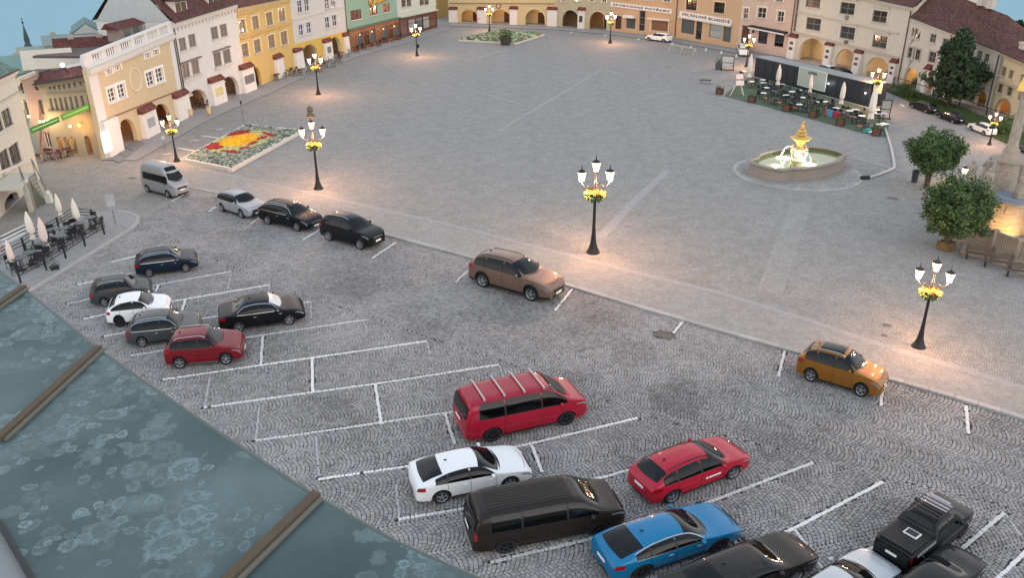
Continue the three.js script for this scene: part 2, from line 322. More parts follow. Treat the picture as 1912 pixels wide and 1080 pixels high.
// paler rings and bands in the paving of the square
{
  const c = G(1487, 322), R = G(1610, 338).distanceTo(c);
  const disc = new THREE.RingGeometry(0.2, R, 64); disc.rotateX(-Math.PI / 2); disc.translate(c.x, 0.005, c.z); { const P = disc.attributes.position; for (let i = 0; i < P.count; i++) disc.attributes.uv.setXY(i, P.getX(i), P.getZ(i)); }
  solo('fountain_paving', disc, settMat(new THREE.Color(0.84, 0.84, 0.84), 17), 'round apron of rough larger stones under the fountain', 'paving', 'structure');
  const rim = new THREE.RingGeometry(R - 0.28, R, 64); rim.rotateX(-Math.PI / 2); rim.translate(c.x, 0.010, c.z);
  solo('paving_band', rim, M.granite, 'pale stone ring bordering the fountain apron', 'paving', 'structure');
  const bands = [[[1497, 378], [1470, 450], [1436, 548]], [[1247, 318], [1180, 380], [1120, 445]], [[930, 245], [1120, 132]], [[905, 205], [985, 214]], [[868, 165], [1010, 205]], [[1130, 132], [1165, 140]], [[895, 108], [930, 96]], [[1550, 290], [1610, 300], [1690, 322]]];
  const wide = [0.75, 0.35, 0.22, 0.2, 0.18, 0.25, 0.3, 0.25];
  bands.forEach((pts, i) => {
    const w = pts.map(([x, y]) => G(x, y)), n = w.map((p, k) => { const d = w[Math.min(k + 1, w.length - 1)].clone().sub(w[Math.max(k - 1, 0)]).normalize(); return V(-d.z, 0, d.x); });
    solo('paving_band', strip(w.map((p, k) => p.clone().addScaledVector(n[k], wide[i])), w.map((p, k) => p.clone().addScaledVector(n[k], -wide[i])), 0.006 + 0.002 * i, 0.006 + 0.002 * i), i ? M.slab : M.mosaic,
      ['wide pale slab band running from the fountain apron to the kerb', 'thin pale slab band in the paving behind the nearest lamp', 'long faint slab band crossing the middle of the square', 'short pale slab mark in the middle of the square', 'faint slab band slanting over the empty square', 'short pale slab mark towards the sports shop', 'pale slab stub in front of the far flower bed', 'pale slab band between fountain and drain hose'][i], 'paving', 'structure');
  });
}
// ---------- the copper cornice under the camera ----------
{
  const patina = (() => {
    const N = 2048, T = 7, a = new Float32Array(N * N);
    for (let j = 0; j < N; j++) for (let i = 0; i < N; i++) a[j * N + i] = 0.5 * (fbm(i / 150, j / 150, 5) - 0.47) + 0.10 * (hash2(i, j) - 0.5) + 0.16 * (fbm(i / 60 + 9, j / 400 + 4, 3) - 0.45);
    for (let k = 0; k < 15000; k++) {   // crusts of lichen: discs and rings with ragged rims
      const cl = rnd(), cx = rnd() * N, cy = rnd() * N;
      if (fbm(cx / 200 + 3, cy / 200 + 7, 4) < 0.33 + 0.16 * rnd()) continue;
      const R = cl < 0.72 ? rr(3, 9) : cl < 0.95 ? rr(8, 18) : rr(16, 26), ring = rnd() < 0.65, st = rr(0.1, 0.42) * (cl < 0.5 ? 1.2 : 0.9), ex = rr(0.75, 1.3), ph = rnd() * 99;
      for (let y = -R * 1.4 | 0; y < R * 1.4; y++) for (let x = -R * 1.4 | 0; x < R * 1.4; x++) {
        const q = Math.hypot(x * ex, y / ex) / R + 0.5 * (vnoise(x * 0.22 + ph, y * 0.22 + ph) - 0.5); if (q > 1) continue;
        const i = (cx + x) | 0, j = (cy + y) | 0; if (i < 0 || j < 0 || i >= N || j >= N) continue;
        const v = ring ? (q > 0.62 ? 1 : 0.35 + 0.25 * vnoise(x * 0.5 + ph, y * 0.5)) : 0.8 - 0.3 * q, w = st * v * (0.6 + 0.8 * vnoise(x * 0.45 + ph, y * 0.45)); if (w > a[j * N + i]) a[j * N + i] = lerp(a[j * N + i], w, 0.85);
      }
    }
    return dataTex(N, (i, j) => { const v = a[j * N + i]; return [70 + 112 * v, 90 + 108 * v, 90 + 110 * v]; }, true, 1 / T);
  })();
  const Y = 17.85, roofMat = new THREE.MeshStandardMaterial({ map: patina, roughness: 0.62, metalness: 0.15, bumpMap: patina, bumpScale: 0.004 });
  const P = (x, y) => G(x, y, Y);
  const root = thing('copper_cornice', 'weathered blue-green copper roof edge with brown battens and lichen rings', 'roof', V(0, 0, 0));
  const eave = [[-160, 385], [-60, 458], [0, 507], [45, 541], [100, 586], [185, 655], [260, 708], [380, 791], [490, 865], [590, 931], [740, 1015], [890, 1082], [1010, 1130]].map(([x, y]) => P(x, y));
  const poly = (pts) => pts.map((q) => (q.isVector3 ? q : P(...q)));
  const slabGeo = (pts) => { const g = sheetFrom(pts, Y); return g; };
  const panels = [
    poly([eave[0], eave[1], eave[2], eave[3], [-110, 650], [-300, 700]]),
    poly([eave[3], eave[4], eave[5], [0, 825], [-140, 960], [-110, 650]]),
    poly([eave[5], eave[6], eave[7], eave[8], eave[9], [435, 1080], [350, 1170], [110, 1170], [0, 978], [-140, 960], [0, 825]]),
    poly([eave[9], eave[10], eave[11], eave[12], [1000, 1190], [350, 1170], [435, 1080]]),
  ];
  for (const p of panels) part(root, 'sheet', slabGeo(p), roofMat);
  part(root, 'gutter_sheet', sheetFrom(poly([[-140, 960], [0, 978], [110, 1170], [-200, 1200]]), Y - 0.02), mat(new THREE.Color(0.26, 0.27, 0.27), 0.6, 0.2));
  part(root, 'gutter_edge', merge([bar(P(-140, 958).setY(Y + 0.01), P(0, 978).setY(Y + 0.01), 0.012), bar(P(0, 978).setY(Y + 0.01), P(110, 1170).setY(Y + 0.01), 0.012)]), mat(0x1d2224, 0.6));
  const brown = new THREE.MeshStandardMaterial({ color: new THREE.Color(0.17, 0.125, 0.075), roughness: 0.8, map: again(grainTex, 2.2) });
  for (const [a, b] of [[[45, 541], [-110, 650]], [[185, 655], [0, 825]], [[590, 931], [360, 1155]]]) {
    const A = P(...a), B = P(...b), d = B.clone().sub(A), len = d.length(), g = new THREE.BoxGeometry(len + 0.02, 0.022, 0.042), m = part(root, 'batten', g, brown);
    const c = A.clone().lerp(B, 0.5); m.position.set(c.x, Y + 0.02, c.z); m.rotation.y = Math.atan2(-d.z, d.x);
    const lip = part(root, 'batten_flashing', new THREE.BoxGeometry(len, 0.014, 0.02), mat(0x6f6a60, 0.6, 0.2)); const off = V(-d.z, 0, d.x).normalize().multiplyScalar(-0.034 * Math.sign(V(-d.z, 0, d.x).dot(V(-1, 0, 0.5)) || 1));
    lip.position.set(c.x + off.x, Y + 0.012, c.z + off.z); lip.rotation.y = m.rotation.y;
  }
  part(root, 'drip_edge', merge(eave.slice(0, -1).map((a, i) => bar(a.clone().setY(Y - 0.03), eave[i + 1].clone().setY(Y - 0.03), 0.032, 8))), mat(0x4c5a58, 0.6, 0.2));
  // the town hall wall that carries it
  const back = eave.map((p) => p.clone().add(V(-0.9, 0, 0.9)));
  const pos = []; for (let i = 0; i < back.length - 1; i++) { const a = back[i], b = back[i + 1]; pos.push(a.x, 0, a.z, b.x, 0, b.z, b.x, Y - 0.06, b.z, a.x, 0, a.z, b.x, Y - 0.06, b.z, a.x, Y - 0.06, a.z); }
  const wg = new THREE.BufferGeometry(); wg.setAttribute('position', new THREE.Float32BufferAttribute(pos, 3)); wg.computeVertexNormals();
  part(root, 'wall', wg, mat(0xb8b09c, 0.9));
}
// ---------- houses ----------
const font = await new FontLoader().loadAsync('fonts/droid/droid_sans_bold.typeface.json');
const plaster = dataTex(1024, (i, j) => { const s = fbm(i / 90 + 5, j / 330 + 2, 4), v = 236 + 15 * (fbm(i / 64, j / 64, 5, 16) - 0.47) + 10 * (hash2(i, j) - 0.5) - 20 * Math.max(0, s - 0.55); return [v, v - 1, v - 3]; });
const tiles = (() => {
  const f = (i, j) => { const row = Math.floor(j / 32), off = (row & 1) * 16, c = Math.floor((i + off) / 32), fx = ((i + off) % 32) / 32, fy = (j % 32) / 32; return [row, ((c % 32) + 32) % 32, fx, fy]; };
  return {
    map: dataTex(1024, (i, j) => { const [r, c, fx, fy] = f(i, j), h = hash2(r + 3, c + 9), e = (fx < 0.07 || fy < 0.1) ? 0.62 : 1, v = (196 + 66 * (h - 0.5) + 40 * (fbm(i / 80, j / 80, 4) - 0.47)) * e; return [v, v * (0.97 + 0.04 * h), v * 0.96]; }),
    bump: dataTex(1024, (i, j) => { const [, , fx, fy] = f(i, j), v = fy < 0.1 ? 40 : 120 + 110 * (1 - fy) * (1 - Math.abs(fx - 0.5)); return [v, v, v]; }, false),
  };
})();
const wallMats = new Map();
function wallMat(hex) { if (!wallMats.has(hex)) wallMats.set(hex, new THREE.MeshStandardMaterial({ color: hex, roughness: 0.92, map: again(plaster, 1 / 5) })); return wallMats.get(hex); }
const roofMats = new Map();
function roofMat(hex) { if (!roofMats.has(hex)) roofMats.set(hex, new THREE.MeshStandardMaterial({ color: hex, roughness: 0.85, map: again(tiles.map, 1 / 8), bumpMap: again(tiles.bump, 1 / 8), bumpScale: 0.03 })); return roofMats.get(hex); }
const glassPhys = (c, r) => new THREE.MeshPhysicalMaterial({ color: c, roughness: r, metalness: 0, clearcoat: 1, clearcoatRoughness: 0.03 });
const PANE = { dark: glassPhys(0x2a2c2e, 0.12), curtain: glassPhys(0x6f665c, 0.35), deep: glassPhys(0x151719, 0.1), red: glassPhys(0x6e4440, 0.3), shop: glassPhys(0x4a5556, 0.12), wood: mat(0x4a2f22, 0.6), brownshop: mat(0x7d5a40, 0.5), pale: glassPhys(0x9aa5a4, 0.2) };
PANE.lit = glassPhys(0x7a4c34, 0.15);  // unlit glossy pane; a reflected lamp is painted in as warm brown tint

class Front {
  constructor(a, b) {
    this.A = G(...a); this.B = G(...b); this.L = this.A.distanceTo(this.B); this.U = this.B.clone().sub(this.A).normalize(); this.N = V(-this.U.z, 0, this.U.x);
    if (this.N.dot(this.A.clone().negate()) < 0) this.N.negate();
    this.turn = Math.atan2(-this.U.z, this.U.x);
  }
  at(px, py) { const d = ray(px, py), o = V(0, EYE, 0), t = this.A.clone().sub(o).dot(this.N) / d.dot(this.N), p = o.addScaledVector(d, t); return { x: p.clone().sub(this.A).dot(this.U), y: p.y }; }
  world(x, y, z = 0) { return this.A.clone().addScaledVector(this.U, x).addScaledVector(this.N, z).setY(y); }
  rect(cx, cy, w, h) {
    const c = this.at(cx, cy), p0 = proj(this.world(c.x - 0.3, c.y)), p1 = proj(this.world(c.x + 0.3, c.y)), q0 = proj(this.world(c.x, c.y - 0.3)), q1 = proj(this.world(c.x, c.y + 0.3));
    return { x: c.x, y: c.y, w: w * 0.6 / Math.abs(p1[0] - p0[0]), h: h * 0.6 / Math.abs(q1[1] - q0[1]) };
  }
}
function rectPath(x, y, w, h) { const p = new THREE.Path(); p.moveTo(x - w / 2, y - h / 2); p.lineTo(x + w / 2, y - h / 2); p.lineTo(x + w / 2, y + h / 2); p.lineTo(x - w / 2, y + h / 2); p.closePath(); return p; }
function archPath(x, w, top, y0 = 0.03) {
  const p = new THREE.Path(), rise = Math.min(w / 2, top * 0.62), spring = top - rise; p.moveTo(x - w / 2, y0); p.lineTo(x + w / 2, y0); p.lineTo(x + w / 2, spring);
  for (let i = 1; i <= 14; i++) { const t = i / 14 * Math.PI; p.lineTo(x + Math.cos(t) * w / 2, spring + Math.sin(t) * rise); }
  p.closePath(); return p;
}
function addWindow(parent, r, o = {}) {
  const g = new THREE.Group(); g.name = 'window'; g.position.set(r.x, r.y, -0.13); parent.add(g);
  const { cols = 2, rows = 2, frame = 0xe6e2da, pane = 'dark', sill = true, surround } = o, t = Math.min(0.09, r.w * 0.1), bars = [];
  bars.push(box(r.w, t, 0.08, 0, r.h / 2 - t / 2, 0), box(r.w, t, 0.08, 0, -r.h / 2 + t / 2, 0), box(t, r.h - 2 * t, 0.08, -r.w / 2 + t / 2, 0, 0), box(t, r.h - 2 * t, 0.08, r.w / 2 - t / 2, 0, 0));
  for (let i = 1; i < cols; i++) bars.push(box(t * 0.8, r.h - 2 * t, 0.07, -r.w / 2 + r.w * i / cols, 0, 0));
  for (let i = 1; i < rows; i++) bars.push(box(r.w - 2 * t, t * 0.6, 0.062, 0, -r.h / 2 + r.h * i / rows, 0));
  part(g, 'frame', merge(bars), mat(frame, 0.6));
  part(g, 'pane', box(r.w - t, r.h - t, 0.02, 0, 0, -0.035), PANE[pane]);
  if (sill) part(g, 'sill', box(r.w + 0.24, 0.09, 0.3, 0, -r.h / 2 - 0.045, 0.16), mat(o.sillColor ?? 0xcfc8bc, 0.8));
  if (surround) part(g, 'surround', merge([box(r.w + 0.5, 0.22, 0.05, 0, r.h / 2 + 0.112, 0.157), box(0.22, r.h, 0.05, -r.w / 2 - 0.112, 0, 0.157), box(0.22, r.h, 0.05, r.w / 2 + 0.112, 0, 0.157)]), mat(surround, 0.85));
  if (o.hood) part(g, 'hood', box(r.w + 0.6, 0.14, 0.28, 0, r.h / 2 + 0.42, 0.27), mat(o.hood, 0.8));
  return g;
}
function sloped(x0, y0, x1, y1, h, d, z) { const l = Math.hypot(x1 - x0, y1 - y0), g = new THREE.BoxGeometry(l, h, d); g.rotateZ(Math.atan2(y1 - y0, x1 - x0)); g.translate((x0 + x1) / 2, (y0 + y1) / 2, z); return g; }
function lampBulb(parent, pos, strength, color = 0xffb45a, glow = 2.5, r = 0.12) {
  const b = part(parent, 'lamp', ball(r, 0, 0, 0, 1, 1, 1, 8), new THREE.MeshStandardMaterial({ color: 0xffe0b0, emissive: color, emissiveIntensity: glow })); b.position.copy(pos);
  const l = new THREE.PointLight(color, strength, 0, 2); l.shadow.radius = r / 0.02 * 0.8; l.castShadow = true; l.position.copy(pos); parent.add(l); return b;
}
function building(o) {
  const f = new Front(o.a, o.b), L = f.L, g = thing(o.name ?? 'town_house', o.label, o.category ?? 'building', f.A, f.turn, o.group ?? 'houses round the square');
  const hA = o.hA ?? heightAt(f.A, ...o.ta), hB = o.hB ?? heightAt(f.B, ...o.tb), hAt = (x) => lerp(hA, hB, x / L), D = o.depth ?? 11;
  const shape = new THREE.Shape([[0, 0], [L, 0], [L, hB], [0, hA]].map(([x, y]) => new THREE.Vector2(x, y)));
  const wins = [], arches = [];
  for (const w of o.windows ?? []) {
    const r = f.rect(w[0], w[1], w[2], w[3]); r.w = clamp(r.w, 0.3, L * 0.45); r.x = clamp(r.x, r.w / 2 + 0.1, L - r.w / 2 - 0.1);
    const top = hAt(r.x) - 0.3; if (r.y + r.h / 2 > top) { const b = r.y - r.h / 2; r.h = top - b; r.y = b + r.h / 2; } if (r.h < 0.3) continue;
    if (r.y - r.h / 2 < 0.08) { const t = r.y + r.h / 2; r.h = t - 0.08; r.y = 0.08 + r.h / 2; }
    wins.push([r, w[4] ?? {}]); shape.holes.push(rectPath(r.x, r.y, r.w, r.h));
  }
  for (const w of o.arches ?? []) { const r = f.rect(w[0], w[1], w[2], 10), top = f.at(w[0], w[3]).y; r.x = clamp(r.x, r.w / 2 + 0.12, L - r.w / 2 - 0.12); arches.push([r.x, r.w, top, w[4]]); shape.holes.push(archPath(r.x, r.w, top)); }
  const wg = new THREE.ExtrudeGeometry(shape, { depth: 0.4, bevelEnabled: false }); wg.translate(0, 0, -0.4);
  part(g, 'wall', wg, wallMat(o.color));
  for (const [r, st] of wins) addWindow(g, r, { ...o.win, ...st });
  // body behind the facade
  const top = Math.min(hA, hB) - 0.02;
  if (arches.length) {
    const P = o.passage ?? 3.2, I0 = o.inner ?? 0, IL = L - I0, IM = L / 2 + I0 / 2, ch = Math.max(...arches.map((a) => a[2])) + 0.25, back = wallMat(o.inside ?? 0xd8c7a4);
    part(g, 'arcade_back_wall', box(IL - 0.1, ch, 0.2, IM, ch / 2, -P - 0.1), back);
    part(g, 'arcade_ceiling', box(IL - 0.1, 0.2, P - 0.42, IM, ch + 0.1, -P / 2 - 0.2), wallMat(o.inside ?? 0xd8c7a4));
    part(g, 'arcade_floor', box(IL - 0.1, 0.05, P - 0.02, IM, 0.025, -P / 2 - 0.02), M.slab);
    for (const sx of [I0 + 0.15, L - 0.15]) part(g, 'arcade_side_wall', box(0.2, ch, P - 0.42, sx, ch / 2, -P / 2 - 0.2), back);
    arches.forEach(([x, w, t, st], i) => {
      const dw = Math.min(1.5, w * 0.5), dh = Math.min(2.5, t * 0.72), dx = x + w * (st?.shift ?? 0.05);
      const d = new THREE.Group(); d.name = 'door'; d.position.set(dx, 0, -P + 0.02); g.add(d);
      part(d, 'leaf', box(dw, dh, 0.06, 0, dh / 2, 0), PANE[st?.door ?? 'wood']); part(d, 'surround', merge([box(0.14, dh + 0.14, 0.1, -dw / 2 - 0.07, dh / 2 + 0.07, 0), box(0.14, dh + 0.14, 0.1, dw / 2 + 0.07, dh / 2 + 0.07, 0), box(dw, 0.14, 0.1, 0, dh + 0.07, 0)]), mat(0xcdbfa2, 0.8));
      if (st?.sign) part(g, 'shop_sign', rbox(w * 0.55, 0.24, 0.12, 0.03, x - w * 0.08, t * 0.72, -0.9), mat(0xe9e6df, 0.5));
      if (st?.glow) lampBulb(g, V(x, ch - 0.35, -P * 0.55), st.glow, o.glowColor ?? 0xffc488);
      if (st?.arch) { const ring = new THREE.Shape(archPath(x, w + 0.5, t + 0.25, 0.005).getPoints()); ring.holes.push(archPath(x, w + 0.02, t + 0.01, 0.04)); const rg = new THREE.ExtrudeGeometry(ring, { depth: 0.06, bevelEnabled: false }); rg.translate(0, 0, 0.001); part(g, 'arch_moulding', rg, wallMat(st.arch)); }
    });
    const X0 = o.cut ?? 0; part(g, 'upper_body', box(L - 0.04 - X0 * 0.3, top - ch - 0.22, P, L / 2 + X0 * 0.15, (top + ch + 0.22) / 2, -0.402 - P / 2), wallMat(o.sideColor ?? o.color)); if (D - P > 0.8) part(g, 'body', box(L - 0.04 - X0, top, D - P - 0.6, L / 2 + X0 / 2, top / 2, -P - 0.6 - (D - P - 0.6) / 2), wallMat(o.sideColor ?? o.color));
  } else part(g, 'body', box(L - 0.04, top, D - 0.5, L / 2, top / 2, -0.402 - (D - 0.5) / 2), wallMat(o.sideColor ?? o.color));
  // roof
  if (o.roof) {
    const { rise, color, over = 0.45, hip = 0 } = o.roof, zr = -D / 2, yr = rise;
    const q = (a, b, c, d) => { const lx = Math.hypot(b[0] - a[0], b[1] - a[1], b[2] - a[2]), ly = Math.hypot(d[0] - a[0], d[1] - a[1], d[2] - a[2]); const gg = new THREE.BufferGeometry(); gg.setAttribute('position', new THREE.Float32BufferAttribute([...a, ...b, ...c, ...a, ...c, ...d], 3)); gg.setAttribute('uv', new THREE.Float32BufferAttribute([0, 0, lx, 0, lx, ly, 0, 0, lx, ly, 0, ly], 2)); gg.computeVertexNormals(); return gg; };
    const e = 0.12;
    const rf = part(g, 'roof', merge([q([-e, hA + 0.05, over], [L + e, hB + 0.05, over], [L + e - hip, hB + yr, zr], [-e, hA + yr, zr]), q([L + e, hB + 0.05, -D - over], [-e, hA + 0.05, -D - over], [-e, hA + yr, zr], [L + e - hip, hB + yr, zr]), ...(hip ? [q([L + e, hB + 0.05, over], [L + e, hB + 0.05, -D - over], [L + e - hip, hB + yr, zr - 0.01], [L + e - hip, hB + yr, zr + 0.01])] : [])]), roofMat(color));
    const gable = (x, h, s) => { const t = new THREE.Shape([[0, h - 0.05], [-D, h - 0.05], [zr, h + yr - 0.1]].map(([a, b]) => new THREE.Vector2(a, b))), gg = new THREE.ExtrudeGeometry(t, { depth: 0.2, bevelEnabled: false }); gg.rotateY(-Math.PI / 2); gg.translate(x, 0, 0); return gg; };
    if (o.gable !== 0) { part(g, 'gable', gable(0.22, hA), wallMat(o.gable ?? o.color)); if (!hip) part(g, 'gable', gable(L - 0.02, hB), wallMat(o.gable ?? o.color)); }
    part(rf, 'gutter', sloped(-e, hA + 0.02, L + e, hB + 0.02, 0.14, 0.16, over + 0.06), mat(0x3b3432, 0.6));
    for (const [px, py, w, h] of o.dormers ?? []) {
      const c = f.at(px, py), x = c.x, y0 = hAt(x) + 0.35, dd = 1.7, wd = w, hd = h, dm = new THREE.Group(); dm.name = 'dormer'; rf.add(dm); dm.position.set(x, y0, -0.25);
      part(dm, 'cheeks', box(wd, hd, dd, 0, hd / 2, -dd / 2), wallMat(0xdcd8d0)); part(dm, 'dormer_roof', (() => { const b = box(wd + 0.5, 0.12, dd + 0.7, 0, 0, -dd / 2 + 0.15); b.rotateX(0.12); b.translate(0, hd + 0.1, 0); return b; })(), roofMat(color));
      for (const q of [-1, 1]) part(dm, 'dormer_window', box(wd * 0.36, hd * 0.78, 0.05, q * wd * 0.22, hd * 0.48, 0.02), PANE.dark);
    }
    for (const [x, z, h] of o.chimneys ?? []) { const y = hAt(x * L) + yr * (1 - Math.abs(z * D - zr) / (D / 2)) - 0.3; const c = part(rf, 'chimney', merge([box(0.8, h, 0.7, x * L, y + h / 2, z * D), box(0.95, 0.16, 0.85, x * L, y + h, z * D)]), wallMat(0xcfc9bf)); }
  } else part(g, 'roof', box(L - 0.06 - (o.cut ?? 0), 0.2, D - 0.5, L / 2 + (o.cut ?? 0) / 2, top + 0.12, -D / 2 - 0.2), mat(0x5a4a44, 0.8));
  // mouldings
  const trim = wallMat(o.trim ?? 0xdedad2);
  if (o.cornice !== 0) { const h = o.cornice ?? 0.4; part(g, 'cornice', merge([sloped(0.02, hA - h / 2, L - 0.02, hB - h / 2, h, 0.34, 0.171), sloped(0.02, hA - h - 0.09, L - 0.02, hB - h - 0.09, 0.18, 0.18, 0.091)]), trim); }
  if (o.dentils) { const n = Math.round(L / 0.75), ds = []; for (let i = 0; i < n; i++) { const x = (i + 0.5) * L / n; ds.push(box(0.22, 0.34, 0.16, x, hAt(x) - (o.cornice ?? 0.4) - 0.36, 0.082)); } part(g, 'dentils', merge(ds), trim).userData.kind = 'stuff'; }
  for (const [p, q, h = 0.2, d = 0.14, c] of o.courses ?? []) { const a = f.at(...p), b = f.at(...q), m = (b.y - a.y) / (b.x - a.x), y = (x) => a.y + m * (x - a.x), x0 = clamp(a.x, 0.03, L), x1 = clamp(b.x, 0, L - 0.03); part(g, 'string_course', sloped(x0, y(x0), x1, y(x1), h, d, d / 2 + 0.003), c ? mat(c, 0.8) : trim); }
  for (const [px, py, tpx, tpy, w, po] of o.buttresses ?? []) {
    const P = G(px, py), x = P.clone().sub(f.A).dot(f.U), z = clamp(P.clone().sub(f.A).dot(f.N), 0.5, 1.5), h = heightAt(f.world(x, 0, z), tpx, tpy), wd = clamp(f.rect(px, py - 10, w, 10).w, 0.6, 3.2);
    const b = new THREE.Group(); b.name = 'buttress'; b.position.set(x, 0, 0); g.add(b);
    const s = new THREE.Shape([[0.004, 0], [z, 0], [z * 0.72, h - 0.5], [0.004, h - 0.5]].map(([a, c]) => new THREE.Vector2(a, c))), bg = new THREE.ExtrudeGeometry(s, { depth: wd, bevelEnabled: false }); bg.rotateY(-Math.PI / 2); bg.translate(wd / 2, 0, 0);
    part(b, 'pier', bg, wallMat(0xf0ece6));
    const cs = new THREE.Shape([[0.006, h - 0.49], [z * 0.72 + 0.16, h - 0.49], [z * 0.72 + 0.16, h - 0.36], [0.006, h + 0.12]].map(([a, c]) => new THREE.Vector2(a, c))), cg = new THREE.ExtrudeGeometry(cs, { depth: wd + 0.2, bevelEnabled: false }); cg.rotateY(-Math.PI / 2); cg.translate(wd / 2 + 0.1, 0, 0);
    part(b, 'cap', cg, roofMat(0x9a5347));
    if (po) {
      const n = po.n ?? 1, tilt = Math.atan2(z * 0.28, h - 0.5);
      for (let i = 0; i < n; i++) { const yy = h * (n === 1 ? 0.47 : 0.42 + 0.22 * i), zz = z - z * 0.28 * yy / (h - 0.5); const m = part(b, 'poster', box(wd * (po.w ?? 0.5), h * (n === 1 ? 0.3 : 0.11), 0.03, 0, 0, 0), mat(po.c ?? 0x44474a, 0.6)); m.position.set(0, yy, zz + 0.018); m.rotation.x = -tilt; }
    }
  }
  for (const x of o.pipes ?? []) { const X = x * L; part(g, 'downpipe', merge([bar(V(X, 0.2, 0.12), V(X, hAt(X) - 0.2, 0.12), 0.07), bar(V(X, hAt(X) - 0.2, 0.12), V(X, hAt(X) - 0.02, 0.45), 0.07)]), mat(0x4a4a4a, 0.5, 0.3)); }
  o.extra?.(g, f, hAt, L);
  return { g, f, hA, hB };
}
const BW = (list, w, h, st) => list.map(([x, y]) => [x, y, w, h, st]);
function signText(parent, str, x0, y0, x1, y1, size, z, color) {
  const t = new TextGeometry(str, { font, size, depth: 0.03, curveSegments: 3 }); t.computeBoundingBox(); const w = t.boundingBox.max.x;
  const m = part(parent, 'lettering', t, mat(color, 0.6)), l = Math.hypot(x1 - x0, y1 - y0); m.scale.x = l / w; m.position.set(x0, y0, z); m.rotation.z = Math.atan2(y1 - y0, x1 - x0); return m;
}

// corner house with the balustrade
building({
  label: 'beige corner house with white balustrade parapet and oval ornament', a: [198, 297], b: [350, 218], ta: [166, 130], tb: [318, 62], color: 0xdcc8a2, sideColor: 0xd9d6d2, inside: 0xb98a5c, cornice: 0.45, depth: 9, passage: 2.6, cut: 6.5, inner: 2.4,
  windows: [...BW([[204.2, 134.7], [220.5, 126.5], [276.4, 104], [291.8, 98]], 10.5, 11, { cols: 2, rows: 2, sill: false, pane: 'deep', frame: 0xf4f2ee, surround: 0xece8e0 }), ...BW([[209.5, 177.4], [227.5, 169.8], [281, 147], [298.5, 140.3]], 13.5, 26, { cols: 2, rows: 3, frame: 0xf4f2ee, pane: 'deep', surround: 0xf0ede6, sillColor: 0xf0ede6 })],
  arches: [[237, 243, 33, 221, { sign: 1, glow: 5, door: 'brownshop' }], [301, 214, 33, 193, { sign: 1, glow: 5, door: 'brownshop' }]],
  buttresses: [[275.5, 254, 266.7, 200, 26, { c: 0x9aa0a0, w: 0.5 }], [337, 222, 329, 172, 25]], pipes: [0.985], courses: [[[187, 228], [338, 167], 0.12, 0.1, 0x8a6a60]],
  extra(g, f, hAt, L) {
    part(g, 'corner_pilaster', box(1.5, hAt(0) - 0.5, 0.08, 0.76, hAt(0) / 2 - 0.25, 0.042), wallMat(0xe6e4e2)); part(g, 'corner_pilaster', box(1.3, hAt(L) - 0.5, 0.08, L - 0.68, hAt(L) / 2 - 0.25, 0.042), wallMat(0xe6e4e2));
    part(g, 'corner_pier', box(2.6, 3.4, 0.5, 1.4, 1.7, 0.26), wallMat(0xeeece8));
    const oc = f.rect(253.5, 149, 12, 42), ring = new THREE.TorusGeometry(1, 0.12, 6, 24); ring.scale(oc.w * 0.85, oc.h / 2, 0.5); ring.translate(oc.x, oc.y, 0.01); part(g, 'oval_ornament', ring, wallMat(0xe6d9bd));
    // parapet with balusters
    const bal = new THREE.Group(); bal.name = 'balustrade'; g.add(bal);
    part(bal, 'rail', merge([sloped(0, hAt(0) + 1.15, L, hAt(L) + 1.15, 0.2, 0.4, -0.1), sloped(0, hAt(0) + 0.14, L, hAt(L) + 0.14, 0.26, 0.4, -0.1)]), wallMat(0xe9e7e4));
    const n = 6; for (let i = 0; i <= n; i++) { const x = 0.5 + (L - 1) * i / n; part(bal, 'post', box(i === 0 || i === n ? 1.4 : 0.6, 0.84, 0.3, x, hAt(x) + 0.66, -0.1), wallMat(0xe9e7e4)); }
    for (let i = 0; i < n; i++) for (let k = 0; k < 5; k++) { const x = 0.5 + (L - 1) * (i + 0.22 + 0.14 * k) / n; part(bal, 'baluster', cyl(0.07, 0.06, 0.84, 8, x, hAt(x) + 0.24, -0.1), wallMat(0xf0eeea)); }
    part(g, 'pavilion', box(5, 1.2, 1.3, L - 4.4, hAt(L) + 0.6, -2.9), wallMat(0x9a8a84)); part(g, 'pavilion_roof', (() => { const s = new THREE.Shape([[0.2, 1.2], [-1.6, 1.2], [-1.1, 1.75]].map(([a, b]) => new THREE.Vector2(a, b))), q = new THREE.ExtrudeGeometry(s, { depth: 6, bevelEnabled: false }); q.rotateY(-Math.PI / 2); q.translate(L - 1.4, hAt(L), -2.25); return q; })(), roofMat(0x7c3f3c)); for (const q of [5.4, 3.4]) part(g, 'pavilion_window', box(1.2, 0.9, 0.06, L - q, hAt(L) + 0.65, -2.23), PANE.shop);
    const sg = part(g, 'shop_light_box', rbox(1.1, 1.9, 0.25, 0.03, -0.2, 1.7, 0.55), new THREE.MeshStandardMaterial({ color: 0xffffff, emissive: 0xfff2ea, emissiveIntensity: 0.7 })); sg.name = 'sign_box';
  },
});
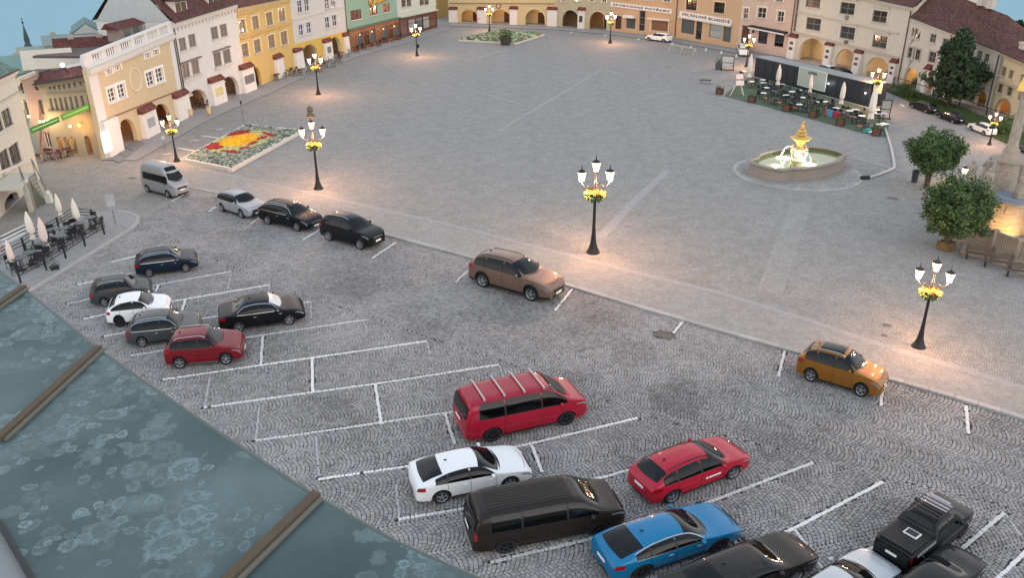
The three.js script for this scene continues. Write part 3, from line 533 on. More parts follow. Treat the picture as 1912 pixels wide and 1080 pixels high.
building({
  label: 'white house with dark red roof, two dormers and grey curtained window pairs', a: [350, 218], b: [462, 172], ta: [318, 42], tb: [437, 6], color: 0xe3e2de, inside: 0xa8927c, depth: 9, gable: 0xc3c8c8, dentils: true, cornice: 0.5,
  roof: { rise: 5.2, color: 0x7a4a46 }, dormers: [[345, 30, 2.6, 1.5], [404, 12, 2.6, 1.5]], pipes: [0.012], passage: 2.8,
  windows: [...BW([[341.8, 82.2], [359.8, 75.3], [401.5, 61.5], [418.4, 56.5]], 13, 23, { cols: 2, rows: 1, pane: 'curtain', frame: 0x8d8880 }), ...BW([[347.9, 132], [365.8, 125], [407, 110.7], [424.8, 105]], 13.5, 25, { cols: 2, rows: 1, pane: 'curtain', frame: 0x8d8880 })],
  courses: [[[337, 119], [374, 105.7], 0.14, 0.3, 0x77746f], [[396.5, 97.5], [428, 86.5], 0.14, 0.3, 0x77746f], [[342, 152], [376.5, 138], 0.16, 0.22], [[401.6, 129], [435.5, 117], 0.16, 0.22]],
  arches: [[368, 192, 38, 166.6, { sign: 1, glow: 5, arch: 0xdcd8d2 }], [428, 162, 33, 142.7, { sign: 1, glow: 3, arch: 0xdcd8d2 }]], buttresses: [[403, 194, 395, 145, 24, { c: 0xc9c38a, w: 0.55 }], [459, 171, 453, 121, 23, { c: 0x6d6f72, w: 0.8 }]],
});
building({
  label: 'warm yellow house with two rows of four tall windows', a: [462, 172], b: [556, 130], ta: [437, 14], tb: [541, -6], color: 0xe3c078, inside: 0xc9a878, trim: 0xe6cf9a, dentils: true, cornice: 0.35, roof: { rise: 4, color: 0x8a4a3e },
  windows: [...BW([[452.6, 49], [477.4, 42], [503.4, 35], [526.6, 28]], 12, 24, { cols: 2, rows: 2, pane: 'curtain', frame: 0xa89880, surround: 0xead8ae, hood: 0xd9bd80 }), ...BW([[457.6, 93.5], [481, 85.7], [507.4, 77.2], [530.8, 70.7]], 12, 24, { cols: 2, rows: 2, pane: 'curtain', frame: 0xa89880, surround: 0xead8ae, hood: 0xd9bd80 })],
  courses: [[[443, 73], [543, 43], 0.22, 0.16, 0xcda868]], arches: [[477, 145, 21, 124, { door: 'deep', shift: 0 }], [523, 127, 19, 109, { glow: 3 }]], buttresses: [[510.8, 145, 503, 103, 14], [556, 129, 551, 90, 14]],
});
building({
  label: 'cream and pale blue house with white cross windows over yellow arcade', a: [556, 130], b: [652, 97], ta: [541, -32], tb: [640, -42], color: 0xdcdad4, inside: 0xcdb88e, roof: { rise: 4, color: 0x8a4a3e }, pipes: [0.99],
  windows: [...BW([[560.5, 12], [573.5, 9.5], [611, 4.5], [622.5, 2]], 9.5, 24, { cols: 2, rows: 2, frame: 0xf2f2f2, pane: 'deep', surround: 0xc9ccd4 }), ...BW([[563, 56], [577.5, 52], [612, 42], [625.2, 38.3]], 9, 22, { cols: 2, rows: 2, frame: 0xf2f2f2, pane: 'deep', surround: 0xc9ccd4 })],
  courses: [[[543.6, 38], [643, 12], 0.2, 0.14]], arches: [[578, 106, 29, 83, { arch: 0xd9b45e, shift: -0.1 }], [625.5, 88, 20, 69, { arch: 0xd9b45e, glow: 3 }]], buttresses: [[608, 110.5, 603.8, 73, 14, { c: 0x6f7a74 }], [649, 99, 643, 62, 8]],
  extra(g, f, hAt, L) { const a = f.at(546, 84), b = f.at(646, 58), s = new THREE.Shape([[0.05, 0.03], [L - 0.05, 0.03], [L - 0.05, b.y], [0.05, a.y]].map(([x, y]) => new THREE.Vector2(x, y))); for (const [cx, cy, w, t] of [[578, 106, 29, 83], [625.5, 88, 20, 69]]) { const r = f.rect(cx, cy, w, 10); s.holes.push(archPath(r.x, r.w + 0.02, f.at(cx, t).y + 0.01, 0.04)); } const eg = new THREE.ExtrudeGeometry(s, { depth: 0.03, bevelEnabled: false }); eg.translate(0, 0, 0.0015); part(g, 'ground_floor_render', eg, wallMat(0xe2bf5c)); },
});
function shopfront(g, x0, x1, y0a, y0b, n, wood, pane, z = 0.2) {   // timber front: frame, posts, panes
  const s = new THREE.Group(); s.name = 'shopfront'; g.add(s); const yt = (x) => lerp(y0a, y0b, (x - x0) / (x1 - x0)); const m = mat(wood, 0.55);
  part(s, 'fascia', sloped(x0, y0a - 0.35, x1, y0b - 0.35, 0.7, 0.22, z), m); part(s, 'plinth', box(x1 - x0, 0.5, 0.2, (x0 + x1) / 2, 0.25, z), m);
  for (let i = 0; i <= n; i++) { const x = lerp(x0 + 0.12, x1 - 0.12, i / n); part(s, 'post', box(0.24, yt(x) - 0.7 - 0.5, 0.2, x, 0.5 + (yt(x) - 1.2) / 2, z), m); if (i < n) { const w = (x1 - x0 - 0.24) / n - 0.24, xm = x + w / 2 + 0.12, h = yt(xm) - 1.25; part(s, 'pane', box(w, h, 0.04, xm, 0.5 + h / 2, z - 0.05), PANE[Array.isArray(pane) ? pane[i % pane.length] : pane]); part(s, 'transom', box(w, 0.1, 0.12, xm, 0.5 + h * 0.74, z), m); } }
}
building({
  label: 'sage green house with gilded emblem above a brown timber shopfront', a: [652, 97], b: [745, 72], ta: [640, -42], tb: [735, -42], color: 0x9dbba6, trim: 0xa9c2b0, roof: { rise: 4, color: 0x8a4a3e },
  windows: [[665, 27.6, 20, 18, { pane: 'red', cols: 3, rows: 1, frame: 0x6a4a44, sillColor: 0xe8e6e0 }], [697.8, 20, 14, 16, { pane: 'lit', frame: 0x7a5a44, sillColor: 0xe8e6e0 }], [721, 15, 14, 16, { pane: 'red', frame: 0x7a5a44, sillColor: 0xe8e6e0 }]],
  extra(g, f, hAt, L) {
    const a = f.at(646, 58), b = f.at(738, 35); shopfront(g, 0.1, L - 0.1, a.y, b.y, 8, 0x8a5a3c, ['brownshop', 'shop', 'wood', 'shop'], 0.2);
    part(g, 'shop_awning', sloped(0, a.y + 0.12, L, b.y + 0.12, 0.16, 0.7, 0.352), mat(0x5c7a66, 0.7));
    const e = f.at(693, 2); const em = new THREE.Group(); em.name = 'emblem'; em.position.set(e.x, e.y, 0.14); g.add(em); part(em, 'gilded_ring', new THREE.TorusGeometry(0.75, 0.24, 8, 18), mat(0xd8a440, 0.35, 0.7)); part(em, 'gilded_arm', bar(V(0.6, -0.35, 0), V(5.4, -0.1, 0), 0.3, 8, 0.2), mat(0xd8a440, 0.35, 0.7));
    for (let i = 0; i < 4; i++) lampBulb(g, V(L * (0.15 + 0.23 * i), a.y - 0.9, 0.75), 1.6, 0xffc890, 3, 0.1);
  },
});
building({
  label: 'pale mint house with dark framed glass shopfront at the corner', a: [745, 72], b: [816, 50], ta: [735, -35], tb: [812, -42], color: 0xd3dcd2, trim: 0xdfe4dc, roof: { rise: 4, color: 0x8a4a3e },
  windows: BW([[754, 6], [764, 5], [788, 2.5], [797, 2]], 8.5, 14, { cols: 1, rows: 2, pane: 'dark', frame: 0x8f8a84 }), courses: [[[742, 25], [815, 8], 0.16, 0.16]],
  extra(g, f, hAt, L) { const a = f.at(746, 33), b = f.at(811, 20); shopfront(g, 0.3, L - 0.5, a.y, b.y, 5, 0x5c4038, ['red', 'pale', 'shop', 'pale'], 0.2); part(g, 'shop_awning', sloped(0.2, a.y + 0.1, L - 0.4, b.y + 0.1, 0.14, 0.8, 0.402), mat(0xb9c8ba, 0.7)); },
});
building({ label: 'narrow ochre house end set back in the far corner lane', a: [813, 34], b: [845, 30], ta: [812, -45], tb: [845, -45], color: 0xcfae6c, depth: 6, windows: [], group: 'houses round the square' });
const cream = { cols: 2, rows: 2, pane: 'curtain', frame: 0xd8d0c0, surround: 0xe6ddc8 };
building({
  label: 'long cream house with three wide arches behind the far flower bed', a: [838, 41], b: [1036, 49], ta: [838, -42], tb: [1036, -42], color: 0xdcc99a, inside: 0xdcc79a, trim: 0xe2d8bc, roof: { rise: 5, color: 0x8a4a3e },
  windows: BW([[865, -14], [900, -13], [935, -12], [970, -12], [1005, -12]], 9, 14, cream), courses: [[[839, 6], [1035, 7], 0.18, 0.16, 0x8a7a66]],
  arches: [[876, 30, 31, 18, { glow: 6 }], [935, 31, 36, 17.6, { glow: 6, arch: 0xe3d4ac }], [999, 32, 37, 17.6, { glow: 4, arch: 0xe3d4ac }]], buttresses: [[845, 42, 844, 14, 14], [901, 43.5, 901, 14, 16], [963, 45, 963, 13, 14], [1031, 49, 1031, 14, 18]],
  extra(g, f) { const c = f.at(931, 11), t = new THREE.TorusGeometry(0.5, 0.12, 6, 18); t.translate(c.x, c.y, 0.05); part(g, 'round_ornament', t, mat(0x7a6a5a, 0.8)); },
});
building({
  label: 'greyish cream house with two deep arches beside the sports shop', a: [1036, 49], b: [1140, 58], ta: [1036, -42], tb: [1140, -42], color: 0xc9bfa0, inside: 0x9a7c5a, trim: 0xd2cab4, roof: { rise: 5, color: 0x8a4a3e },
  windows: BW([[1052, -4], [1078, -4], [1105, -3], [1128, -2]], 8, 13, { ...cream, pane: 'red' }), arches: [[1065, 34, 32, 19, { door: 'deep', arch: 0xd6ceb4, shift: 0.1 }], [1116, 38, 33, 22, { arch: 0xd6ceb4, glow: 4 }]], buttresses: [[1088, 53, 1088, 15, 12, { c: 0x3c3e40, w: 0.5, n: 1 }]],
});
building({
  label: 'orange house with white sports shop sign band', a: [1140, 58], b: [1262, 71], ta: [1138, -42], tb: [1262, -42], color: 0xd9b48e, trim: 0xd9c2a0, roof: { rise: 5, color: 0x8a4a3e }, pipes: [0.985],
  windows: [[1154.5, 42, 11, 24, { pane: 'wood', cols: 1, rows: 1, frame: 0x4a2c20, sill: false }], [1177, 44, 18, 21, { pane: 'shop', cols: 1, rows: 1, frame: 0xcab79c, sill: false }], [1198.5, 39, 11, 38, { pane: 'dark', cols: 1, rows: 3, frame: 0x9a8a78, sill: false }], [1231, 48, 32, 22, { pane: 'brownshop', cols: 1, rows: 1, frame: 0xd8cdb6, surround: 0xdccdb0, sill: false }], [1172, -10, 13, 16, cream], [1212, -7, 13, 16, cream], [1245, -4, 13, 16, cream]],
  extra(g, f) {
    const a = f.at(1140, 5), b = f.at(1256, 19), t = f.at(1198, 8), bt = f.at(1198, 17), h = t.y - bt.y; const s = part(g, 'sign_board', sloped(a.x + 0.1, a.y - h * 0.3, b.x - 0.1, b.y - h * 0.3, h * 0.95, 0.16, 0.083), mat(0xe6e2da, 0.6));
    const p = f.at(1144, 12.5), q = f.at(1253, 24.5); signText(g, 'SPORTOVNÍ POTŘEBY', a.x + 0.6, a.y - h * 0.5, b.x - 0.5, b.y - h * 0.5, h * 0.4, 0.165, 0x3a3632);
    const c = f.rect(1177, 31, 19, 6); part(g, 'canopy', rbox(c.w, 0.5, 0.9, 0.1, c.x, c.y, 0.46), mat(0xe8e4dc, 0.7)); const d = f.rect(1231, 36, 42, 4); part(g, 'lintel', box(d.w, 0.35, 0.4, d.x, d.y, 0.21), mat(0xe0d4bc, 0.8));
    part(g, 'step', box(1.6, 0.16, 0.5, f.rect(1198.5, 58, 1, 1).x, 0.08, 0.26), M.granite);
  },
});
building({
  label: 'apricot house with mirror maze shop sign and two big upper windows', a: [1262, 71], b: [1376, 91], ta: [1262, -42], tb: [1376, -42], color: 0xd8b792, trim: 0xd9bd94, roof: { rise: 5, color: 0x8a4a3e },
  windows: [[1290.8, 8.8, 20, 20, { pane: 'deep', cols: 2, rows: 2, frame: 0x4a3a30, surround: 0xdcc4a0 }], [1342.7, 14.4, 20, 20, { pane: 'deep', cols: 2, rows: 2, frame: 0x4a3a30, surround: 0xdcc4a0 }], [1284, 49, 24, 28, { pane: 'shop', cols: 1, rows: 2, frame: 0x5a625e, sill: false }], [1304.5, 56, 11, 36, { pane: 'dark', cols: 1, rows: 2, frame: 0x58605c, sill: false }], [1336, 56.5, 24, 29, { pane: 'pale', cols: 1, rows: 2, frame: 0x68705e, sill: false }], [1357, 62, 15, 33, { pane: 'shop', cols: 1, rows: 1, frame: 0x8a8a60, sill: false }]],
  extra(g, f) {
    const a = f.at(1269.5, 25), b = f.at(1366, 42), h = f.at(1310, 26).y - f.at(1310, 36.5).y; part(g, 'sign_board', sloped(a.x, a.y, b.x, b.y, h, 0.16, 0.083), mat(0xe6e2da, 0.6)); part(g, 'sign_ledge', sloped(a.x, a.y - h * 0.62, b.x, b.y - h * 0.62, 0.2, 0.5, 0.252), mat(0xd8d4cc, 0.7));
    signText(g, 'ZRCADLOVÉ BLUDIŠTĚ', a.x + 0.7, a.y - h * 0.24, b.x - 0.3, b.y - h * 0.24, h * 0.46, 0.165, 0x33302c);
  },
});
building({
  label: 'pinkish stucco house with dark doorways under a black and white awning', a: [1376, 91], b: [1474, 108], ta: [1376, -42], tb: [1474, -42], color: 0xdec4b2, trim: 0xdcc6b2, roof: { rise: 5, color: 0x8a4a3e }, pipes: [0.975],
  windows: [[1392, 25, 9, 20, { ...cream, pane: 'dark' }], [1422, 24, 16, 20, { ...cream, pane: 'dark' }], [1457, 31, 12, 20, { ...cream, pane: 'dark' }], [1424, 68, 17, 27, { pane: 'deep', cols: 1, rows: 1, frame: 0x3a302c, sill: false }], [1454.6, 74, 17, 27, { pane: 'deep', cols: 1, rows: 1, frame: 0x3a302c, sill: false }], [1391, 66, 14, 36, { pane: 'wood', cols: 1, rows: 2, frame: 0x8a6a58, sill: false }], [1422, -10, 14, 16, cream], [1455, -4, 14, 16, cream]],
  extra(g, f) { const a = f.at(1404, 48), b = f.at(1471, 61); part(g, 'awning', sloped(a.x, a.y, b.x, b.y, 0.25, 0.9, 0.452), mat(0x2b2b2c, 0.7)); part(g, 'awning_valance', sloped(a.x, a.y - 0.25, b.x, b.y - 0.25, 0.2, 0.04, 0.89), mat(0xe4e2dc, 0.7)); for (const px of [1408, 1439]) { const c = f.rect(px, 59, 1, 1); part(g, 'wall_lantern', merge([rbox(0.24, 0.4, 0.24, 0.04, c.x, c.y, 0.3), box(0.06, 0.06, 0.3, c.x, c.y + 0.25, 0.16)]), mat(0x2a2624, 0.5)); } },
});
const dbl = { cols: 2, rows: 2, pane: 'dark', frame: 0x8a8478, surround: 0xd6d0c2, hood: 0xc8c2b4 };
building({
  label: 'large pale stone house with three glowing arches behind the terrace', a: [1476, 109], b: [1682, 159], ta: [1478, -32], tb: [1678, 12], color: 0xdcd6c6, inside: 0xe9d9b4, trim: 0xd4cebf, glowColor: 0xffd2a0, roof: { rise: 5, color: 0x7c4f48 }, pipes: [0.008, 0.975], depth: 12,
  windows: [...BW([[1518.4, 45], [1581.8, 61.5], [1642, 78]], 27, 23, dbl), ...BW([[1518, 3], [1581.8, 16], [1642, 31]], 27, 22, dbl)], courses: [[[1476, 58], [1678, 108], 0.3, 0.22, 0xb4ae9f], [[1476, 19], [1678, 63], 0.18, 0.14, 0xbdb7a8]],
  arches: [[1517, 91, 50, 72, { glow: 11, shift: 0.06 }], [1579, 107, 38, 91, { glow: 7, shift: -0.05 }], [1638, 124, 44, 107, { glow: 11, shift: 0.08 }]], buttresses: [[1484, 109, 1484, 64, 13, { n: 2, c: 0x4a4c50 }], [1553, 125, 1553, 79, 12, { n: 2, c: 0x4a4c50 }], [1608, 138, 1608, 93, 12, { n: 2, c: 0x4a4c50 }], [1673, 154, 1673, 111, 11, { n: 2, c: 0x4a4c50 }]],
  extra(g, f) { const c = f.rect(1580, 79, 5, 7); part(g, 'plaque', rbox(c.w, c.h, 0.2, 0.04, c.x, c.y, 0.15), mat(0x6e675c, 0.8)); const w = f.rect(1581, 32, 6, 10); part(g, 'coat_of_arms', rbox(w.w, w.h, 0.14, 0.05, w.x, w.y, 0.072), mat(0x8a8376, 0.8)); },
});
building({
  label: 'grey-white house with steep dark red roof behind the tall tree', a: [1682, 159], b: [1845, 206], ta: [1683, 31], tb: [1852, 94], color: 0xd6d2c6, inside: 0xe6cf9c, glowColor: 0xffcc90, gable: 0xb9b4a8, depth: 5.5, trim: 0xd9d5cb, cornice: 0.3, roof: { rise: 3.3, color: 0x7a504a, hip: 3.6 }, chimneys: [[0.5, -0.5, 1.2], [0.6, -0.5, 1.3]], pipes: [0.985],
  windows: [...BW([[1691.5, 57.7], [1711.5, 64], [1741, 71.5], [1764, 80]], 11, 16, { pane: 'dark', frame: 0x9a958a }), ...BW([[1798.8, 92], [1813, 97], [1828, 103], [1841, 108]], 9, 16, { pane: 'dark', frame: 0x9a958a }), ...BW([[1690.5, 96.6], [1711, 101.7], [1740, 107]], 13, 20, { pane: 'dark', frame: 0x8a857a, surround: 0xb4afa4 }), ...BW([[1806, 134], [1822.6, 139], [1838, 144]], 12, 23, { pane: 'dark', frame: 0x8a857a })],
  arches: [[1695, 142, 26, 126, { glow: 5, shift: 0.2 }], [1733, 153, 15, 137, { glow: 3 }], [1830, 188, 20, 169, { arch: 0xc9c6ba, glow: 2 }]], buttresses: [[1721, 172, 1719, 122, 8]],
});
building({
  label: 'beige house with stepped stone arch and red roof beside the column', a: [1850, 208], b: [1945, 243], ta: [1858, 96], tb: [1945, 138], color: 0xd8cba8, inside: 0xd0a070, trim: 0xc2b596, roof: { rise: 0.9, color: 0x7d4a42 }, chimneys: [[0.1, -0.3, 0.9], [0.32, -0.3, 0.9]], depth: 4.6,
  windows: [...BW([[1866, 131], [1886.6, 139], [1908, 147]], 8, 16, { pane: 'curtain', frame: 0x9a8a70 }), ...BW([[1864, 164], [1884, 171], [1906, 179]], 9.5, 17, { pane: 'dark', frame: 0x8a8068, surround: 0xb8ac8c })], courses: [[[1855, 148], [1935, 176], 0.2, 0.2]], arches: [[1872, 205, 22, 187, { arch: 0x9c8c64, glow: 3 }], [1912, 220, 14, 203, { glow: 5 }]],
});
// left: stair house, street houses, skyline
{
  const b = building({
    name: 'stair_house', label: 'white house with outside stair at the left picture edge', a: [-70, 478], b: [77, 333], ta: [-70, 205], tb: [34, 130], color: 0xd6d6c9, depth: 7, cornice: 0.25, roof: { rise: 2.2, color: 0x7fa39a, over: 0.3 }, courses: [[[-40, 215], [44, 166], 0.12, 0.1, 0xa9a99a], [[-30, 335], [62, 296], 0.2, 0.16]],
    windows: [...BW([[14.4, 220], [-3, 230], [-40, 252]], 15, 31, { cols: 2, rows: 2, pane: 'curtain', frame: 0x5a5650 }), ...BW([[10, 299.6], [29.5, 287.7], [-25, 322]], 17, 35, { cols: 2, rows: 2, pane: 'dark', frame: 0x6a665e })], arches: [[24, 380, 25, 359, { door: 'wood', shift: 0.3 }]], inside: 0xcdc4ae, passage: 2,
  });
  const st = thing('outside_stair', 'grey stone outside stair climbing to the white house', 'stair', V(0, 0, 0)), H = 2.5, n = 15;
  const b0 = G(64, 388), b1 = G(93, 378), t0 = G(43, 338, H), t1 = G(66, 323, H);
  for (let i = 0; i < n; i++) {
    const u0 = i / n, u1 = (i + 1) / n, p = (s, u) => (s ? b1 : b0).clone().setY(0).lerp((s ? t1 : t0).clone().setY(0), u), y = (i + 1) * H / n;
    const c = [p(0, u0), p(1, u0), p(1, u1), p(0, u1)], g = new THREE.ExtrudeGeometry(new THREE.Shape(c.map((q) => new THREE.Vector2(q.x, -q.z))), { depth: y - 0.002 * i, bevelEnabled: false }); g.rotateX(-Math.PI / 2);
    part(st, 'step', g, mat(i % 2 ? 0x8d9184 : 0x7c8073, 0.9));
  }
  for (const [s, e] of [[b0, t0], [b1, t1]]) {
    part(st, 'side_wall', (() => { const d = e.clone().setY(0).sub(s.clone().setY(0)), l = d.length(), sh = new THREE.Shape([[0, 0], [l, 0], [l, H + 0.06], [0, 0.2]].map(([x, y]) => new THREE.Vector2(x, y))), g = new THREE.ExtrudeGeometry(sh, { depth: 0.25, bevelEnabled: false }); g.translate(0, 0, -0.125); g.rotateY(Math.atan2(-d.z, d.x)); g.translate(s.x, 0, s.z); return g; })(), wallMat(0xb9bab0));
    part(st, 'handrail', merge([bar(s.clone().setY(1.1), e.clone().setY(H + 1.1), 0.04), bar(s.clone().setY(0.4), s.clone().setY(1.1), 0.03), bar(e.clone().setY(H), e.clone().setY(H + 1.1), 0.03)]), mat(0x6d6f70, 0.5, 0.4));
  }
  part(st, 'foot_post', merge([box(0.4, 0.7, 0.4, b1.x + 0.1, 0.35, b1.z + 0.1), ball(0.2, b1.x + 0.1, 0.8, b1.z + 0.1)]), wallMat(0xe6e4de));
  // landing
  const l0 = G(-20, 352, H), l1 = G(40, 346, H), l2 = G(44, 338, H), l3 = G(66, 322, H), l4 = G(20, 322, H);
  const g = new THREE.ExtrudeGeometry(new THREE.Shape([l0, l1, l2, l3, l4].map((q) => new THREE.Vector2(q.x, -q.z))), { depth: 0.3, bevelEnabled: false }); g.rotateX(-Math.PI / 2); g.translate(0, H - 0.32, 0); part(st, 'landing', g, wallMat(0xcfcfc6));
}
const shut = { cols: 1, rows: 1, pane: 'curtain', frame: 0x9c9484, sill: false };
const st1 = building({
  label: 'taupe street house with two rows of narrow shuttered windows', a: [104, 286], b: [194, 293], ta: [80, 156], tb: [165, 140], color: 0xb3a68e, inside: 0xc99a68, glowColor: 0xffc060, depth: 1.6, passage: 1.2, gable: 0, cornice: 0.25, trim: 0xa59a84, roof: { rise: 0.9, color: 0x7a4240, over: 0.5 },
  windows: [...BW([[97, 196], [106, 196], [115, 195], [124, 194], [134, 193], [144, 192], [155, 191], [168, 190]], 5, 25, shut), ...BW([[93, 160], [101, 159.5], [110, 159], [119, 158], [129, 157], [139, 155], [150, 152], [163, 149]], 4.5, 16, shut)], courses: [[[90, 175], [178, 168], 0.14, 0.12, 0x8f846c], [[92, 208], [180, 207], 0.16, 0.2, 0x8a7f6a]],
  arches: [[114, 275, 9, 256, { glow: 3 }], [127, 275, 9, 256, { door: 'deep' }], [140, 276, 9, 256, { glow: 3 }], [168, 278, 12, 254, { door: 'deep' }]],
  extra(g, f) { const c = f.at(155, 232); lampBulb(g, V(c.x, c.y, 0.45), 9, 0xffb028, 5, 0.16); part(g, 'bracket', bar(V(c.x, c.y + 0.1, 0.02), V(c.x, c.y + 0.25, 0.45), 0.03), mat(0x2a2624, 0.5)); { const q = f.at(126, 120); lampBulb(g, V(q.x, q.y, 0.55), 3, 0xfff4e4, 4, 0.2); part(g, 'lamp_arm', bar(V(q.x, q.y - 0.9, 0.02), V(q.x, q.y - 0.1, 0.55), 0.03), mat(0x2a2624, 0.5)); } for (const [px, py, s] of [[145, 232, 4], [104, 222, 5], [96, 224, 4]]) { const q = f.at(px, py); lampBulb(g, V(Math.max(0.2, q.x), q.y, 0.9), s, 0xffd8a0, 4, 0.13); } },
});
building({ label: 'narrow rose street house with tall window strips', a: [76, 286], b: [104, 286], ta: [64, 140], tb: [80, 131], color: 0xb59a8e, depth: 2.6, gable: 0, cornice: 0.2, windows: [...BW([[83, 200], [89, 200], [95, 200]], 3, 26, shut), ...BW([[78, 160], [84, 159]], 3, 18, shut), [90, 262, 10, 30, { pane: 'wood', sill: false, cols: 2, rows: 1 }]], extra(g, f) { const q = f.at(84, 224); lampBulb(g, V(q.x, q.y, 0.8), 4, 0xffd8a0, 4, 0.13); } });
building({ label: 'grey street house farthest down the lane', a: [46, 284], b: [76, 286], ta: [38, 175], tb: [62, 141], color: 0xa3a69e, depth: 2.6, gable: 0, cornice: 0.2, windows: [...BW([[57, 205], [63, 203], [69, 201]], 3, 30, shut), ...BW([[54, 165], [60, 160]], 3, 20, shut)], extra(g, f) { for (const [px, py] of [[44, 188], [44, 197], [48, 207], [50, 215], [68, 214]]) { const q = f.at(px, py); lampBulb(g, V(Math.max(q.x, 0.1), q.y, 0.9), 2, 0xffe0b8, 4, 0.12); } } });
function farHouse(label, pxL, pxR, eave, ridge, dist, wall, roof, flip, extra) {
  const c = (pxL + pxR) / 2, d = ray(c, eave), hd = Math.hypot(d.x, d.z), P = V(d.x / hd * dist, 0, d.z / hd * dist), y = EYE + d.y / hd * dist, w = (pxR - pxL) / FL * dist / Math.cos(Math.atan2((c - 956), FL)) * 0.9, r = ray(c, ridge), yr = EYE + r.y / Math.hypot(r.x, r.z) * dist;
  const g = thing('skyline_house', label, 'building', P.clone().setY(-30), Math.atan2(d.x, d.z) + Math.PI + (flip ?? 0), 'houses behind the street'), hh = y + 30, rise = Math.max(0.4, yr - y), dp = 7;
  part(g, 'wall', box(w, hh, dp, 0, hh / 2, -dp / 2), wallMat(wall));
  const s = new THREE.Shape([[-w / 2 - 0.2, hh], [w / 2 + 0.2, hh], [w / 2 + 0.2, hh + 0.15], [0, hh + rise], [-w / 2 - 0.2, hh + 0.15]].map(([a, b]) => new THREE.Vector2(a, b))), s2 = new THREE.Shape([[0.3, hh + 0.02], [-dp / 2, hh + rise], [-dp - 0.3, hh + 0.02]].map(([a, b]) => new THREE.Vector2(a, b)));
  let rg; if (extra?.gable) { rg = new THREE.ExtrudeGeometry(s, { depth: dp + 0.4, bevelEnabled: false }); rg.translate(0, 0, -dp - 0.2); } else { rg = new THREE.ExtrudeGeometry(s2, { depth: w + 0.3, bevelEnabled: false }); rg.rotateY(-Math.PI / 2); rg.translate(w / 2 + 0.15, 0, 0); }
  const rf = part(g, 'roof', rg, extra?.tiled ? roofMat(roof) : wallMat(roof)); if (extra?.gable) part(g, 'gable', (() => { const t = new THREE.ShapeGeometry(new THREE.Shape([[-w / 2, hh], [w / 2, hh], [0, hh + rise - 0.15]].map(([a, b]) => new THREE.Vector2(a, b)))); t.translate(0, 0, 0.22); return t; })(), wallMat(wall));
  for (let i = 0; i < (extra?.ch ?? 1); i++) part(rf, 'chimney', box(0.6, 1.1, 0.6, w * (0.3 - 0.5 * i), hh + rise * 0.8, -dp / 2), wallMat(0xb5aaa2));
  for (const q of [-0.25, 0.05, 0.3]) part(g, 'window', box(w * 0.1, 0.9, 0.06, w * q, hh - 1.4, 0.02), PANE.dark);
  return g;
}
farHouse('pale house with long cream roof above the lane lights', 60, 128, 128, 100, 92, 0xcfc8ba, 0xd8cdbc, 0, { ch: 0 });
farHouse('house with bright red roof beside the balustrade', 120, 205, 108, 76, 96, 0xc8bfb0, 0x7c403e, 0, { ch: 2, tiled: 1 });
farHouse('white gabled house with green roof on the skyline', 144, 183, 62, 42, 112, 0xc6cac6, 0x6f8a88, 0, { gable: true, ch: 0 });
farHouse('grey block with flat green roof on the skyline', 92, 146, 84, 70, 118, 0xb6b8b0, 0x8fa09a, 0, { ch: 2 });
farHouse('pale green-grey house at the far end of the skyline', 46, 96, 108, 92, 124, 0xb4bcb2, 0x9aa49c, 0, { ch: 1 });
farHouse('low house with teal roof at the edge of the skyline', -20, 46, 140, 112, 104, 0xb9b2a6, 0x7fa09a, 0, { ch: 1 });
farHouse('white tiered house block beside the grey gable', 178, 204, 62, 46, 118, 0xdad8d2, 0x8a9494, 0, { ch: 1 });
{
  const d = ray(55, 92), h = Math.hypot(d.x, d.z), P = V(d.x / h * 130, 0, d.z / h * 130), y = EYE + d.y / h * 130, t = thing('church_spire', 'thin dark church spire on the skyline', 'spire', P.clone().setY(y - 14));
  part(t, 'tower', box(1.8, 12.5, 1.8, 0, 6.25, 0), wallMat(0x8f948e)); part(t, 'helmet', lathe([[1.2, 12.5], [1.25, 12.9], [0.55, 13.6], [0.7, 14.1], [0.3, 14.8], [0.36, 15.2], [0.06, 17]], 10), mat(0x35444a, 0.6)); part(t, 'finial', merge([bar(V(0, 17, 0), V(0, 18, 0), 0.05), ball(0.14, 0, 17.4, 0)]), mat(0x2c3236, 0.5));
}
// ---------- vehicles ----------
// smooth interpolation through [x, y] knots
function curve(k) {
  const n = k.length, m = k.map((_, i) => { if (i === 0) return (k[1][1] - k[0][1]) / (k[1][0] - k[0][0]); if (i === n - 1) return (k[i][1] - k[i - 1][1]) / (k[i][0] - k[i - 1][0]); const a = (k[i][1] - k[i - 1][1]) / (k[i][0] - k[i - 1][0]), b = (k[i + 1][1] - k[i][1]) / (k[i + 1][0] - k[i][0]); return a * b <= 0 ? 0 : 2 * a * b / (a + b); });
  return (x) => { if (x <= k[0][0]) return k[0][1]; if (x >= k[n - 1][0]) return k[n - 1][1]; let i = 0; while (x > k[i + 1][0]) i++; const h = k[i + 1][0] - k[i][0], t = (x - k[i][0]) / h, t2 = t * t, t3 = t2 * t; return (2 * t3 - 3 * t2 + 1) * k[i][1] + (t3 - 2 * t2 + t) * h * m[i] + (-2 * t3 + 3 * t2) * k[i + 1][1] + (t3 - t2) * h * m[i + 1]; };
}
